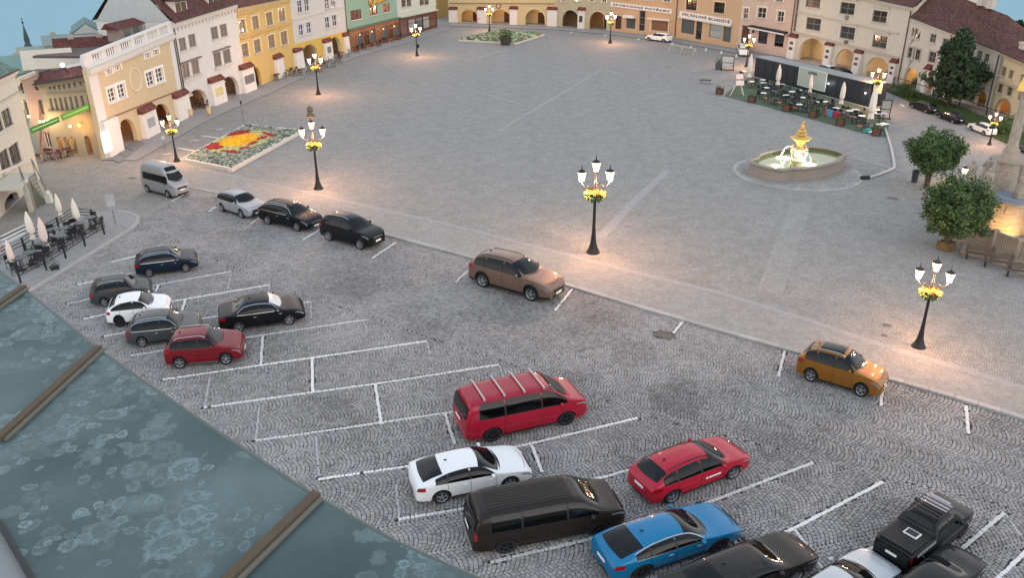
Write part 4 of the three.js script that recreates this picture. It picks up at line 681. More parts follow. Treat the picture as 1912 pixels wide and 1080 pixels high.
// side profiles, rear bumper at x = 0, in metres: roof line, belt line, wind screen, rear screen, side glass, pillars
const BODY = {
  hatch: { L: 4.25, W: 1.78, wb: 2.6, rear: 0.78, R: 0.32, top: [[0, 0.86], [0.06, 0.98], [0.2, 1.12], [0.62, 1.42], [1.1, 1.5], [1.9, 1.53], [2.45, 1.46], [3.25, 1.0], [3.7, 0.92], [4.08, 0.8], [4.25, 0.66]], belt: 0.93, ws: [3.2, 2.42], rw: [0.17, 0.62], side: [0.42, 3.05], pil: [1.0, 1.95], n: 3.0, k: 0.36 },
  suv: { L: 4.45, W: 1.85, wb: 2.66, rear: 0.86, R: 0.35, top: [[0, 0.95], [0.05, 1.06], [0.16, 1.2], [0.5, 1.53], [1.0, 1.63], [1.9, 1.66], [2.5, 1.59], [3.28, 1.12], [3.8, 1.04], [4.22, 0.92], [4.45, 0.72]], belt: 1.03, ws: [3.25, 2.46], rw: [0.15, 0.52], side: [0.4, 3.1], pil: [1.0, 1.98], n: 3.2, k: 0.34, clad: 1, rails: 1 },
  estate: { L: 4.75, W: 1.83, wb: 2.8, rear: 0.98, R: 0.33, top: [[0, 0.9], [0.06, 1.0], [0.2, 1.12], [0.62, 1.4], [1.3, 1.48], [2.2, 1.5], [2.8, 1.43], [3.6, 0.98], [4.1, 0.9], [4.55, 0.78], [4.75, 0.62]], belt: 0.92, ws: [3.56, 2.78], rw: [0.18, 0.62], side: [0.45, 3.4], pil: [1.15, 2.25], n: 3.0, k: 0.36, rails: 1 },
  sedan: { L: 4.6, W: 1.8, wb: 2.72, rear: 0.98, R: 0.32, top: [[0, 0.86], [0.06, 0.96], [0.3, 1.0], [0.72, 1.05], [1.45, 1.4], [2.0, 1.45], [2.5, 1.43], [2.8, 1.37], [3.5, 0.96], [4.0, 0.9], [4.4, 0.78], [4.6, 0.62]], belt: 0.92, ws: [3.46, 2.74], rw: [0.74, 1.42], side: [0.98, 3.3], pil: [2.12], n: 3.0, k: 0.36 },
  liftback: { L: 4.75, W: 1.86, wb: 2.82, rear: 0.96, R: 0.34, top: [[0, 0.88], [0.05, 1.0], [0.22, 1.07], [0.8, 1.3], [1.5, 1.43], [2.1, 1.46], [2.6, 1.42], [3.5, 0.97], [4.1, 0.89], [4.55, 0.77], [4.75, 0.6]], belt: 0.93, ws: [3.46, 2.6], rw: [0.24, 1.05], side: [0.75, 3.3], pil: [1.25, 2.15], n: 3.0, k: 0.38 },
  van: { L: 4.9, W: 1.9, wb: 3.0, rear: 0.98, R: 0.34, top: [[0, 0.95], [0.03, 1.2], [0.12, 1.65], [0.28, 1.9], [0.9, 1.97], [2.4, 1.97], [3.15, 1.94], [3.42, 1.86], [4.18, 1.3], [4.4, 1.2], [4.7, 1.1], [4.84, 0.98], [4.9, 0.72]], belt: 1.12, ws: [4.12, 3.42], rw: [0.045, 0.2], side: [0.5, 4.0], pil: [1.5, 2.95], n: 5.5, k: 0.16, ft: 0.12 },
  camper: { L: 4.9, W: 1.95, wb: 2.95, rear: 1.0, R: 0.34, top: [[0, 1.0], [0.03, 1.5], [0.12, 2.2], [0.3, 2.58], [1.0, 2.66], [2.4, 2.66], [3.15, 2.58], [3.6, 2.2], [3.75, 2.05], [4.3, 1.35], [4.62, 1.16], [4.82, 0.98], [4.9, 0.74]], belt: 1.2, ws: [4.24, 3.78], rw: [0.045, 0.16], side: [0.5, 4.0], pil: [1.7, 3.0], n: 5.0, k: 0.1, ft: 0.12, winTop: 1.85 },
  city: { L: 3.55, W: 1.64, wb: 2.42, rear: 0.5, R: 0.29, top: [[0, 0.88], [0.04, 1.0], [0.14, 1.16], [0.4, 1.42], [0.9, 1.48], [1.6, 1.49], [2.05, 1.42], [2.75, 1.0], [3.15, 0.93], [3.42, 0.8], [3.55, 0.64]], belt: 0.93, ws: [2.7, 2.02], rw: [0.13, 0.42], side: [0.35, 2.55], pil: [0.85, 1.6], n: 3.2, k: 0.32 },
};
const glass = new THREE.MeshPhysicalMaterial({ color: 0x07090b, roughness: 0.06, specularIntensity: 0.75 }), tyreM = mat(0x15161a, 0.85), trimM = mat(0x101113, 0.55), chrome = mat(0xc9cccf, 0.25, 0.9), seamM = mat(0x0b0b0c, 0.8), rimM = mat(0xaeb2b6, 0.35, 0.8), rimDark = mat(0x3a3c40, 0.4, 0.6), headM = new THREE.MeshPhysicalMaterial({ color: 0x8e9599, roughness: 0.15, metalness: 0.4, clearcoat: 1 }), tailM = new THREE.MeshPhysicalMaterial({ color: 0x8c1014, roughness: 0.2, clearcoat: 1 }), plateM = mat(0xeeeeea, 0.5);
const wheelParts = new Map();
function wheelGeo(R) {
  if (wheelParts.has(R)) return wheelParts.get(R);
  const w = 0.21, r = R * 0.68, tyre = lathe([[r, -w / 2], [R * 0.92, -w / 2], [R, -w * 0.36], [R, w * 0.36], [R * 0.92, w / 2], [r, w / 2], [r * 0.97, w * 0.3]], 28); tyre.rotateX(Math.PI / 2);
  const g = [lathe([[r * 0.99, w / 2 + 0.004], [r * 0.88, w / 2 + 0.004], [r * 0.86, w * 0.2]], 28).rotateX(Math.PI / 2), lathe([[r * 0.2, w * 0.44], [0.001, w * 0.5]], 12).rotateX(Math.PI / 2)];
  for (let i = 0; i < 5; i++) { const s = box(r * 0.2, r * 0.82, 0.03, 0, r * 0.48, w * 0.42), t = box(r * 0.07, r * 0.75, 0.02, r * 0.16, r * 0.48, w * 0.4); s.rotateZ(i * Math.PI * 2 / 5); t.rotateZ(i * Math.PI * 2 / 5); g.push(s, t); }
  const hub = lathe([[r, w * 0.1], [0.001, w * 0.1]], 20).rotateX(Math.PI / 2);
  const v = { tyre, rim: merge(g), disc: hub }; wheelParts.set(R, v); return v;
}
function vehicle(o) {
  const B = { ...BODY[o.type], ...o.b }, { L, W, R } = B, hw = W / 2, xr = B.rear, xf = B.rear + B.wb, top = curve(B.top), ft = B.ft ?? 0.13;
  const plan = (x) => { const t = 2 * x / L - 1, a = Math.abs(t); return hw * (1 - 0.05 * a ** 4 - (t > 0 ? 0.16 : 0.10) * a ** 14); };
  const belt = (x) => Math.min(B.belt + 0.05 * (1 - x / L), top(x) - 0.05);
  const arch = R + 0.06;
  const low = (x) => { let y = 0.22 + 0.06 * Math.abs(2 * x / L - 1) ** 6; for (const c of [xr, xf]) { const d = Math.abs(x - c); if (d < arch) y = Math.max(y, R + Math.sqrt(arch * arch - d * d)); } return y; };
  const zLow = (x, y) => { const yb = belt(x), t = clamp((y - 0.2) / (yb - 0.2), 0, 1); return plan(x) * (0.93 + 0.085 * Math.sin(Math.min(1, t * 1.15) * Math.PI * 0.55) - 0.03 * t * t); };
  const zUp = (x, y) => { const yb = belt(x), yt = top(x), s = clamp((y - yb) / (yt - yb), 0, 1); return zLow(x, yb) * Math.pow(Math.max(0, 1 - s ** B.n), 1 / B.n) * (1 - B.k * (y - yb)); };
  const zAt = (x, y) => (y <= belt(x) ? zLow(x, y) : zUp(x, y));
  const yAt = (x, z) => { let a = belt(x), b = top(x); if (Math.abs(z) >= zUp(x, a)) return a; for (let i = 0; i < 22; i++) { const m = (a + b) / 2; if (zUp(x, m) > Math.abs(z)) a = m; else b = m; } return a; };
  // body shell
  const xs = new Set(); for (let i = 0; i <= 46; i++) xs.add(+(L * i / 46).toFixed(3));
  for (const c of [xr, xf]) for (let i = -8; i <= 8; i++) xs.add(+(c + arch * Math.sin(i / 8 * Math.PI / 2)).toFixed(3));
  for (const [x] of B.top) xs.add(x); for (let i = 1; i < 8; i++) { xs.add(+(0.05 * i).toFixed(3)); xs.add(+(L - 0.04 * i).toFixed(3)); }
  const X = [...xs].filter((x) => x >= 0 && x <= L).sort((a, b) => a - b), NL = 8, NU = 14, rows = [];
  const section = (x, sc = 1, yc = 0) => { const r = [], yl = low(x), yb = Math.max(belt(x), yl + 0.01), yt = top(x); for (let i = 0; i <= NL; i++) { const y = lerp(yl, yb, i / NL); r.push([zLow(x, y), y]); } for (let i = 1; i <= NU; i++) { const th = i / NU * Math.PI / 2, s = Math.pow(Math.sin(th), 2 / B.n), y = yb + (yt - yb) * s; r.push([zLow(x, yb) * Math.pow(Math.cos(th), 2 / B.n) * (1 - B.k * (y - yb)), y]); } if (sc !== 1) return r.map(([z, y]) => [z * sc, yc + (y - yc) * sc]); return r; };
  rows.push([-0.035, section(0, 0.9, 0.55)], ...X.map((x) => [x, section(x)]), [L + 0.035, section(L, 0.88, 0.5)]);
  const P = [], I = [], m = NL + NU + 1, full = 2 * m - 1;
  for (const [x, s] of rows) { for (let i = 0; i < m; i++) P.push(x, s[i][1], s[i][0]); for (let i = m - 2; i >= 0; i--) P.push(x, s[i][1], -s[i][0]); }
  for (let r = 0; r < rows.length - 1; r++) for (let i = 0; i < full - 1; i++) { const a = r * full + i, b = a + full; I.push(a, b, a + 1, a + 1, b, b + 1); }
  for (const [r, f] of [[0, 1], [rows.length - 1, 0]]) { const c = P.length / 3; P.push(rows[r][0] + (f ? -0.01 : 0.01), 0.55, 0); for (let i = 0; i < full - 1; i++) { const a = r * full + i; f ? I.push(c, a, a + 1) : I.push(c, a + 1, a); } f ? I.push(c, r * full + full - 1, r * full) : I.push(c, r * full, r * full + full - 1); }
  const bg = new THREE.BufferGeometry(); bg.setAttribute('position', new THREE.Float32BufferAttribute(P, 3)); bg.setIndex(I); bg.computeVertexNormals();
  bg.setAttribute('uv', new THREE.Float32BufferAttribute(new Float32Array(P.length / 3 * 2), 2));
  const g = thing(o.name ?? 'parked_car', o.label, o.cat ?? 'car', null, 0, o.group ?? 'cars parked on the square');
  const lum = lin(o.color).getHSL({}).l, paint = new THREE.MeshPhysicalMaterial({ color: o.color, roughness: o.rough ?? 0.5, metalness: lum < 0.05 ? 0 : o.metal ?? 0.3, specularIntensity: lum < 0.05 ? 0.2 : 0.4, clearcoat: lum < 0.05 ? 0.4 : 0.55, clearcoatRoughness: 0.05 });
  part(g, 'body', bg, paint);
  part(g, 'underbody', merge([box(L - 0.5, 0.5, W - 0.56, L / 2, 0.44, 0), box(L - 0.3, 0.08, W - 0.3, L / 2, 0.24, 0)].slice(0, 1)), trimM);
  // patches that lie on the shell
  const patch = (nu, nv, f, off = 0.006) => { const p = [], ix = [], q = (u, v) => V(...f(u, v)); for (let i = 0; i <= nu; i++) for (let j = 0; j <= nv; j++) { const u = i / nu, v = j / nv, e = 0.004, a = q(u, v), du = q(Math.min(1, u + e), v).sub(q(Math.max(0, u - e), v)), dv = q(u, Math.min(1, v + e)).sub(q(u, Math.max(0, v - e))), n = du.cross(dv).normalize(); if (n.dot(V(a.x - L / 2, a.y - 0.7, a.z)) < 0) n.negate(); a.addScaledVector(n, off); p.push(a.x, a.y, a.z); } for (let i = 0; i < nu; i++) for (let j = 0; j < nv; j++) { const a = i * (nv + 1) + j; ix.push(a, a + 1, a + nv + 1, a + nv + 1, a + 1, a + nv + 2); } const gg = new THREE.BufferGeometry(); gg.setAttribute('position', new THREE.Float32BufferAttribute(p, 3)); gg.setIndex(ix); gg.computeVertexNormals(); gg.setAttribute('uv', new THREE.Float32BufferAttribute(new Float32Array(p.length / 3 * 2), 2)); const nrm = gg.attributes.normal; const k = (nu >> 1) * (nv + 1) + (nv >> 1); if (nrm.getX(k) * (p[k * 3] - L / 2) + nrm.getY(k) * (p[k * 3 + 1] - 0.7) + nrm.getZ(k) * p[k * 3 + 2] < 0) { gg.setIndex(ix.map((v, i) => ix[i - i % 3 + [0, 2, 1][i % 3]])); gg.computeVertexNormals(); } return gg; };
  const onTop = (x0, x1, z0, z1) => (u, v) => { const x = lerp(x0, x1, u), z = lerp(z0, z1, v); return [x, yAt(x, z), z]; };
  // screens
  const screen = (xa, xb, fa, fb, bow) => (u, v) => { const s = 2 * v - 1, x = lerp(xa, xb, u) + bow * s * s * (1 - 0.5 * u), zm = zLow(x, belt(x)) * lerp(fa, fb, u), z = s * zm; return [x, yAt(x, z), z]; };
  part(g, 'windscreen', patch(10, 12, screen(B.ws[0], B.ws[1], 0.82, 0.70, -0.16)), glass);
  part(g, 'cowl', patch(3, 12, screen(B.ws[0] + 0.09, B.ws[0] + 0.005, 0.8, 0.82, -0.16), 0.005), trimM);
  if (o.sunshade) part(g, 'sunshade', patch(6, 8, screen(B.ws[0] - 0.06, B.ws[1] + 0.06, 0.72, 0.64, -0.14), 0.010), mat(0xc9ccd0, 0.35, 0.5));
  const vertR = B.rw[1] - B.rw[0] < 0.3;
  part(g, 'rear_window', vertR ? patch(6, 8, (u, v) => { const s = 2 * v - 1, y = lerp(1.18, Math.min(1.72, B.top[3][1] - 0.12), u); let a = 0, b = B.rw[1] + 0.2; for (let i = 0; i < 24; i++) { const mm = (a + b) / 2; if (top(mm) > y) b = mm; else a = mm; } const z = s * hw * 0.76; return [a - 0.02 * (1 - s * s) - 0.012, y, z]; }, 0.012) : patch(8, 10, screen(B.rw[0], B.rw[1], 0.76, 0.70, 0.06)), glass);
  // side glass
  const [s0, s1] = B.side, cuts = [s0, ...B.pil, s1], wt = (x) => Math.min(top(x) - ft, B.winTop ?? 9), wb = (x) => belt(x) + 0.035;
  let sa = s0, sb = s1; while (wt(sa) < wb(sa) + 0.05) sa += 0.02; while (wt(sb) < wb(sb) + 0.03) sb -= 0.02;
  for (const sd of [1, -1]) {
    part(g, 'window_trim', patch(30, 4, (u, v) => { const x = lerp(sa, sb, u), y = lerp(wb(x) - 0.02, wt(x) + 0.018, v); return [x, y, sd * zAt(x, y)]; }, 0.004), trimM);
    if (o.chromeTrim) for (const [a, b] of [[0, 1], [1, 0]]) part(g, 'window_strip', patch(30, 1, (u, v) => { const x = lerp(sa - 0.02, sb + 0.02, u), y = a ? lerp(wb(x) - 0.034, wb(x) - 0.016, v) : lerp(Math.max(wt(x), wb(x)) + 0.016, Math.max(wt(x), wb(x)) + 0.034, v); return [x, y, sd * zAt(x, y)]; }, 0.009), chrome);
    for (let i = 0; i < cuts.length - 1; i++) { const a = Math.max(sa + 0.03, cuts[i] + 0.035), b = Math.min(sb - 0.04, cuts[i + 1] - 0.035); if (b - a < 0.08 || (o.panel ?? []).includes(i)) continue; part(g, 'side_window', patch(12, 5, (u, v) => { const x = lerp(a, b, u), y = lerp(wb(x) + 0.004, wt(x) - 0.004, v); return [x, y, sd * zAt(x, y)]; }, 0.009), glass); }
    if (B.clad) { part(g, 'cladding', patch(80, 2, (u, v) => { const x = lerp(0.02, L - 0.02, u), y = low(x) + lerp(0.0, 0.10, v); return [x, y, sd * zAt(x, y)]; }, 0.012), trimM); }
    else part(g, 'sill_trim', patch(30, 2, (u, v) => { const x = lerp(xr + arch + 0.02, xf - arch - 0.02, u), y = low(x) + lerp(0, 0.07, v); return [x, y, sd * zAt(x, y)]; }, 0.008), trimM);
    const doors = B.pil.length > 1 ? [B.pil[0] - 0.02, B.pil[1], Math.min(s1 - 0.12, xf - arch * 0.5)] : [1.18, B.pil[0], xf - arch * 0.55];
    for (const x of doors) part(g, 'door_seam', patch(1, 10, (u, v) => { const xx = x + lerp(-0.007, 0.007, u), y = lerp(low(xx) + 0.06, belt(xx) - 0.01, v); return [xx, y, sd * zAt(xx, y)]; }, 0.006), seamM);
    for (const x of doors.slice(1)) { const hx = x - 0.22, hy = B.belt - 0.14; part(g, 'door_handle', rbox(0.17, 0.03, 0.04, 0.012, hx, hy, sd * (zAt(hx, hy) + 0.012)), o.chromeTrim ? chrome : paint); }
    const mx = B.ws[0] - 0.42, my = B.belt + 0.1; const mir = part(g, 'mirror', merge([ball(0.1, mx, my, sd * (zAt(mx, B.belt) + 0.12), 0.75, 0.85, 1.1, 8), bar(V(mx, my - 0.04, sd * (zAt(mx, B.belt) - 0.05)), V(mx, my, sd * (zAt(mx, B.belt) + 0.08)), 0.03)]), o.darkMirror ? trimM : paint);
    const ys = top(L - 0.3) * 0.86;
    part(g, 'headlight', patch(8, 4, (u, v) => { const x = lerp(L - 0.52, L - 0.06, u), y = lerp(Math.min(ys - 0.05, belt(x) - 0.14), Math.min(ys + 0.05, belt(x) - 0.03), v) - 0.02 * u - 0.05 * (1 - u) * (1 - v) * -1; return [x, y, sd * zAt(x, y)]; }, 0.008), headM);
    const th = vertR ? [0.85, 1.25] : [B.belt - 0.16, B.belt + 0.02];
    part(g, 'tail_light', patch(5, 5, (u, v) => { const x = lerp(0.01, vertR ? 0.1 : 0.34, u), y = Math.min(lerp(th[0], th[1], v), top(x) - 0.06); return [x, y, sd * zAt(x, y)]; }, 0.008), tailM);
    if (B.rails && o.rails !== 0) { const pts = []; for (let i = 0; i <= 8; i++) { const x = lerp(B.rw[1] + 0.1, B.ws[1] - 0.05, i / 8), z = zUp(x, top(x) - 0.075); pts.push(V(x, top(x) - 0.055 + (i === 0 || i === 8 ? 0.0 : 0.045), sd * z)); } part(g, 'roof_rail', tube(pts, 0.018, 6), o.blackRails ? trimM : chrome); }
  }
  // front and rear dress
  const fx = L + 0.02, gy = top(L - 0.12) * 0.74;
  part(g, 'grille', rbox(0.07, 0.2, W * 0.5, 0.03, fx - 0.005, gy, 0), trimM); part(g, 'grille_bar', rbox(0.075, 0.02, W * 0.46, 0.008, fx + 0.002, gy + 0.06, 0), chrome); part(g, 'lower_intake', rbox(0.07, 0.14, W * 0.62, 0.03, fx - 0.012, 0.36, 0), trimM);
  part(g, 'number_plate', rbox(0.02, 0.11, 0.5, 0.004, fx + 0.045, gy - 0.17, 0), plateM);
  part(g, 'number_plate', rbox(0.02, 0.11, 0.5, 0.004, -0.055, vertR ? 0.95 : 0.72, 0), plateM); part(g, 'rear_bumper', patch(4, 12, (u, v) => { const s = 2 * v - 1, x = 0.03 + 0.2 * Math.abs(s) ** 6, y = lerp(0.28, 0.44, u); return [x - 0.055 + 0.12 * Math.abs(s) ** 6, y, s * plan(0.1) * 0.97]; }, 0.012), trimM);
  for (const x of [0.995]) part(g, 'bonnet_seam', patch(1, 14, (u, v) => { const s = 2 * v - 1, x2 = L - 0.17 - 0.12 * s * s + lerp(-0.008, 0.008, u), z = s * plan(x2) * 0.74; return [x2, yAt(x2, z), z]; }, 0.006), seamM);
  if (o.pano) part(g, 'glass_roof', patch(10, 8, (u, v) => { const x = lerp(B.rw[1] + 0.5, B.ws[1] - 0.2, u), z = lerp(-0.46, 0.46, v); return [x, yAt(x, z), z]; }, 0.007), glass);
  if (o.fin !== 0 && !vertR) part(g, 'antenna_fin', (() => { const x = B.rw[1] + 0.28, s = new THREE.Shape([[0, 0], [0.16, 0], [0.02, 0.07], [-0.03, 0.07]].map(([a, b]) => new THREE.Vector2(a, b))), gg = new THREE.ExtrudeGeometry(s, { depth: 0.03, bevelEnabled: false }); gg.translate(x, top(x) - 0.01, -0.015); return gg; })(), o.lightFin ? plateM : trimM);
  const wp = wheelGeo(R);
  for (const x of [xr, xf]) for (const sd of [1, -1]) { const w = new THREE.Group(); w.name = 'wheel'; w.position.set(x, R, sd * (hw - 0.125)); if (sd < 0) w.rotation.y = Math.PI; g.add(w); part(w, 'tyre', wp.tyre, tyreM); part(w, 'rim', wp.rim, o.darkRim ? rimDark : rimM); part(w, 'brake_disc', wp.disc, mat(0x26272a, 0.6, 0.4)); }
  o.more?.(g, { L, W, top, belt, yAt, zAt, low, patch, paint, part, hw });
  // place: near wheels on the ground where the photograph shows them
  const h = o.onRoad === false ? 0.0 : ST, sd = o.side ?? 1, Rp = G(...o.rw, h), Fp = G(...o.fw, h), d = Fp.clone().sub(Rp), ls = d.length() / B.wb, [ws, hs] = o.s ?? [ls, ls], dir = d.clone().normalize();
  g.scale.set(ls, hs, ws); g.rotation.y = Math.atan2(-dir.z, dir.x);
  const off = V(xr * ls, 0, sd * (hw - 0.03) * ws).applyAxisAngle(V(0, 1, 0), g.rotation.y); g.position.copy(Rp).sub(off);
  return g;
}
const KERBSIDE = 'cars parked along the kerb', BAYS_G = 'cars parked in the bays';
vehicle({ name: 'campervan', cat: 'van', type: 'camper', label: 'silver high-roof campervan parked beside the flower bed', color: 0x9b9ea0, rough: 0.45, rw: [277, 359.5], fw: [315, 370], s: [0.86, 0.93], b: { L: 4.72, rear: 0.86 }, group: KERBSIDE, darkMirror: 1, more(g, q) { q.part(g, 'roof_window', q.patch(4, 6, (u, v) => { const x = lerp(3.62, 3.32, u), z = lerp(-0.55, 0.55, v); return [x, q.yAt(x, z), z]; }, 0.012), glass); q.part(g, 'roof_rib', q.patch(1, 20, (u, v) => { const x = lerp(0.3, 3.5, v), y = 1.98 + 0.05 * u; return [x, y, q.zAt(x, y)]; }, 0.015), q.paint); } });
vehicle({ type: 'estate', label: 'pale silver estate car parked next to the campervan', color: 0xa6a9ad, rw: [416, 396.7], fw: [452, 408.2], s: [1.0, 1.08], group: KERBSIDE });
vehicle({ type: 'estate', label: 'black estate car with silver roof rails between the silver estate and the small black car', color: 0x121417, rw: [501, 420], fw: [555.5, 432.8], s: [1.02, 1.13], group: KERBSIDE, chromeTrim: 1 });
vehicle({ type: 'suv', label: 'black crossover with silver window line, third car from the campervan', color: 0x14171a, rw: [614.7, 450.6], fw: [673, 467], s: [0.98, 1.15], b: { L: 4.25 }, group: KERBSIDE });
vehicle({ type: 'suv', label: 'copper brown crossover parked alone at the kerb below the nearest lamp', color: 0x786154, metal: 0.4, rw: [900.7, 537], fw: [990.6, 563], s: [1.1, 1.25], group: KERBSIDE, blackRails: 1, more(g, q) { } });
vehicle({ type: 'suv', label: 'golden orange crossover with black glass roof at the kerb', color: 0x8f6022, metal: 0.4, rw: [1511, 713.8], fw: [1604, 742], s: [0.9, 1.05], group: KERBSIDE, pano: 1, b: { clad: 0 } });
vehicle({ type: 'estate', label: 'dark navy estate car nearest to the cafe island', color: 0x152434, rw: [281, 518], fw: [349, 508.7], s: [1.1, 0.95], group: BAYS_G, chromeTrim: 1 });
vehicle({ type: 'estate', label: 'grey estate car behind the white crossover', color: 0x3c4142, rw: [197, 574], fw: [264, 564], s: [1.05, 0.92], group: BAYS_G });
vehicle({ type: 'suv', label: 'white crossover with black arches wedged between two grey estates', color: 0xe6e7e8, metal: 0, rw: [226, 612], fw: [295, 603.5], s: [1.08, 0.92], group: BAYS_G, rails: 0, b: { top: [[0, 0.95], [0.05, 1.02], [0.16, 1.12], [0.6, 1.38], [1.2, 1.53], [1.9, 1.57], [2.5, 1.5], [3.28, 1.08], [3.8, 1.0], [4.22, 0.88], [4.45, 0.7]], rw: [0.2, 0.68] }, darkRim: 1 });
vehicle({ type: 'estate', label: 'grey estate car with silver rails beside the dark red crossover', color: 0x45494a, rw: [268, 649.5], fw: [348, 640], s: [1.1, 0.96], group: BAYS_G, chromeTrim: 1 });
vehicle({ type: 'suv', label: 'dark red crossover with silver roof rails in front of the grey estate', color: 0x720c1a, metal: 0.1, rw: [338, 689.7], fw: [424.5, 681.8], s: [1.1, 0.98], group: BAYS_G, b: { clad: 0, L: 4.3, rear: 0.8, wb: 2.6, top: [[0, 0.95], [0.05, 1.06], [0.16, 1.2], [0.5, 1.5], [1.0, 1.57], [1.9, 1.59], [2.45, 1.52], [3.2, 1.08], [3.7, 1.0], [4.1, 0.88], [4.3, 0.7]], ws: [3.16, 2.4], side: [0.4, 3.0], pil: [0.98, 1.92] }, more(g, q) { q.part(g, 'skid_strip', q.patch(16, 1, (u, v) => { const x = lerp(1.3, 2.9, u), y = 0.24 + 0.05 * v; return [x, y, q.zAt(x, y)]; }, 0.02), chrome); } });
vehicle({ type: 'sedan', label: 'black saloon with silver sunshade behind its windscreen', color: 0x101216, rw: [448.3, 621.4], fw: [542, 607.6], s: [1.18, 1.02], group: BAYS_G, chromeTrim: 1, sunshade: 1 });
const roofBars = (n, col) => (g, q) => { for (let i = 0; i < n; i++) { const x = 0.75 + i * 2.35 / (n - 1), y = q.top(x) + 0.07; q.part(g, 'roof_bar', merge([box(0.06, 0.04, q.W - 0.34, x, y, 0), box(0.08, 0.09, 0.05, x, y - 0.05, q.hw - 0.24), box(0.08, 0.09, 0.05, x, y - 0.05, -q.hw + 0.24)]), mat(col, 0.4, 0.5)); } };
vehicle({ name: 'parked_van', cat: 'van', type: 'van', label: 'red passenger van with four pale roof bars', color: 0x980c2a, metal: 0, rw: [920.5, 826], fw: [1058, 794.8], s: [1.16, 1.0], group: BAYS_G, darkRim: 1, more: roofBars(4, 0xb9b2ae) });
vehicle({ type: 'liftback', label: 'white saloon car behind the dark brown van', color: 0xe2e4e6, metal: 0, rw: [826, 941.5], fw: [953, 915], s: [1.08, 0.9], group: BAYS_G, b: { W: 1.76 } });
vehicle({ name: 'parked_van', cat: 'van', type: 'van', label: 'dark brown passenger van between the white saloon and the blue liftback', color: 0x241f1c, metal: 0.2, rw: [945.8, 1034.5], fw: [1118, 1000.5], s: [1.06, 0.84], group: BAYS_G, darkRim: 1, more(g, q) { for (let i = 0; i < 9; i++) { const z = -0.56 + i * 0.14; q.part(g, 'roof_rib', q.patch(14, 1, (u, v) => { const x = lerp(0.5, 3.2, u), zz = z + lerp(-0.02, 0.02, v); return [x, q.yAt(x, zz), zz]; }, 0.012), q.paint); } q.part(g, 'rear_step', q.patch(3, 10, (u, v) => { const s = 2 * v - 1; return [-0.07, 0.42 + 0.07 * u, s * 0.85]; }, 0.01), mat(0xd8dadc, 0.4, 0.4)); } });
vehicle({ type: 'hatch', label: 'bright red hatchback with small white door sign', color: 0xa80c2c, metal: 0, rw: [1255, 940.5], fw: [1368, 895], s: [1.0, 0.93], group: BAYS_G, b: { rails: 1 }, blackRails: 1, more(g, q) { q.part(g, 'door_sign', q.patch(4, 2, (u, v) => { const x = lerp(2.25, 2.75, u), y = lerp(0.6, 0.68, v); return [x, y, q.zAt(x, y)]; }, 0.01), plateM); q.part(g, 'door_emblem', q.patch(2, 2, (u, v) => { const x = lerp(2.12, 2.22, u), y = lerp(0.59, 0.69, v); return [x, y, q.zAt(x, y)]; }, 0.01), plateM); } });
vehicle({ type: 'liftback', label: 'bright blue liftback between the brown van and the dark car', color: 0x08709f, metal: 0.25, rw: [1199, 1081], fw: [1342, 1032], s: [0.98, 0.83], group: BAYS_G, darkRim: 1, chromeTrim: 1 });
vehicle({ type: 'sedan', label: 'dark brown saloon cut by the bottom picture edge', color: 0x2a2826, rw: [1332, 1156], fw: [1484, 1088], s: [0.92, 0.82], group: BAYS_G });
vehicle({ type: 'hatch', label: 'silver hatchback cut by the bottom picture edge beside the pickup', color: 0xb4bcc0, rw: [1530, 1202], fw: [1648, 1118], s: [0.85, 0.8], group: BAYS_G });
vehicle({ type: 'hatch', label: 'black hatchback in the bottom corner beyond the pickup', color: 0x16181a, rw: [1715, 1190], fw: [1812, 1105], s: [0.78, 0.8], group: BAYS_G });
vehicle({
  name: 'pickup_truck', cat: 'pickup', type: 'van', label: 'black pickup truck with covered bed and roof rack', color: 0x17191a, metal: 0.2, rw: [1722, 1067], fw: [1795, 1005], s: [0.78, 0.84], group: BAYS_G, darkRim: 1, fin: 0,
  b: { L: 5.3, W: 1.9, wb: 3.2, rear: 1.15, R: 0.38, n: 4, k: 0.28, ft: 0.12, belt: 1.12, top: [[0, 1.1], [0.04, 1.24], [0.1, 1.27], [1.0, 1.28], [1.78, 1.29], [1.84, 1.5], [1.95, 1.74], [2.3, 1.8], [3.1, 1.79], [3.4, 1.7], [4.05, 1.22], [4.6, 1.14], [5.1, 1.02], [5.3, 0.8]], ws: [4.02, 3.36], rw: [1.82, 1.94], side: [1.95, 3.9], pil: [2.75] },
  more(g, q) {
    q.part(g, 'bed_cover', rbox(1.6, 0.06, 1.5, 0.02, 0.95, 1.31, 0), mat(0x141517, 0.7));
    const h = new THREE.Group(); h.name = 'roof_hatch'; g.add(h); q.part(h, 'frame', rbox(0.46, 0.05, 0.62, 0.02, 1.25, 1.345, 0.1), mat(0xd8d8d4, 0.5)); q.part(h, 'pane', box(0.34, 0.03, 0.48, 1.25, 1.362, 0.1), glass);
    const r = new THREE.Group(); r.name = 'roof_rack'; g.add(r); for (const z of [-0.62, 0.62]) q.part(r, 'side_rail', bar(V(2.1, 1.9, z), V(3.35, 1.9, z), 0.03), trimM); for (let i = 0; i < 6; i++) q.part(r, 'cross_bar', box(0.06, 0.03, 1.26, 2.15 + i * 0.24, 1.9, 0), i > 2 ? mat(0xb8b2ba, 0.5) : trimM); q.part(r, 'light_bar', rbox(0.12, 0.12, 0.9, 0.03, 3.42, 1.92, 0), mat(0xb0aab4, 0.4, 0.3));
    for (let i = 0; i < 9; i++) q.part(g, 'bed_slat', box(0.1, 0.12, 0.03, 0.35 + i * 0.16, 1.2, 0.93), mat(0x8d9092, 0.5));
  },
});
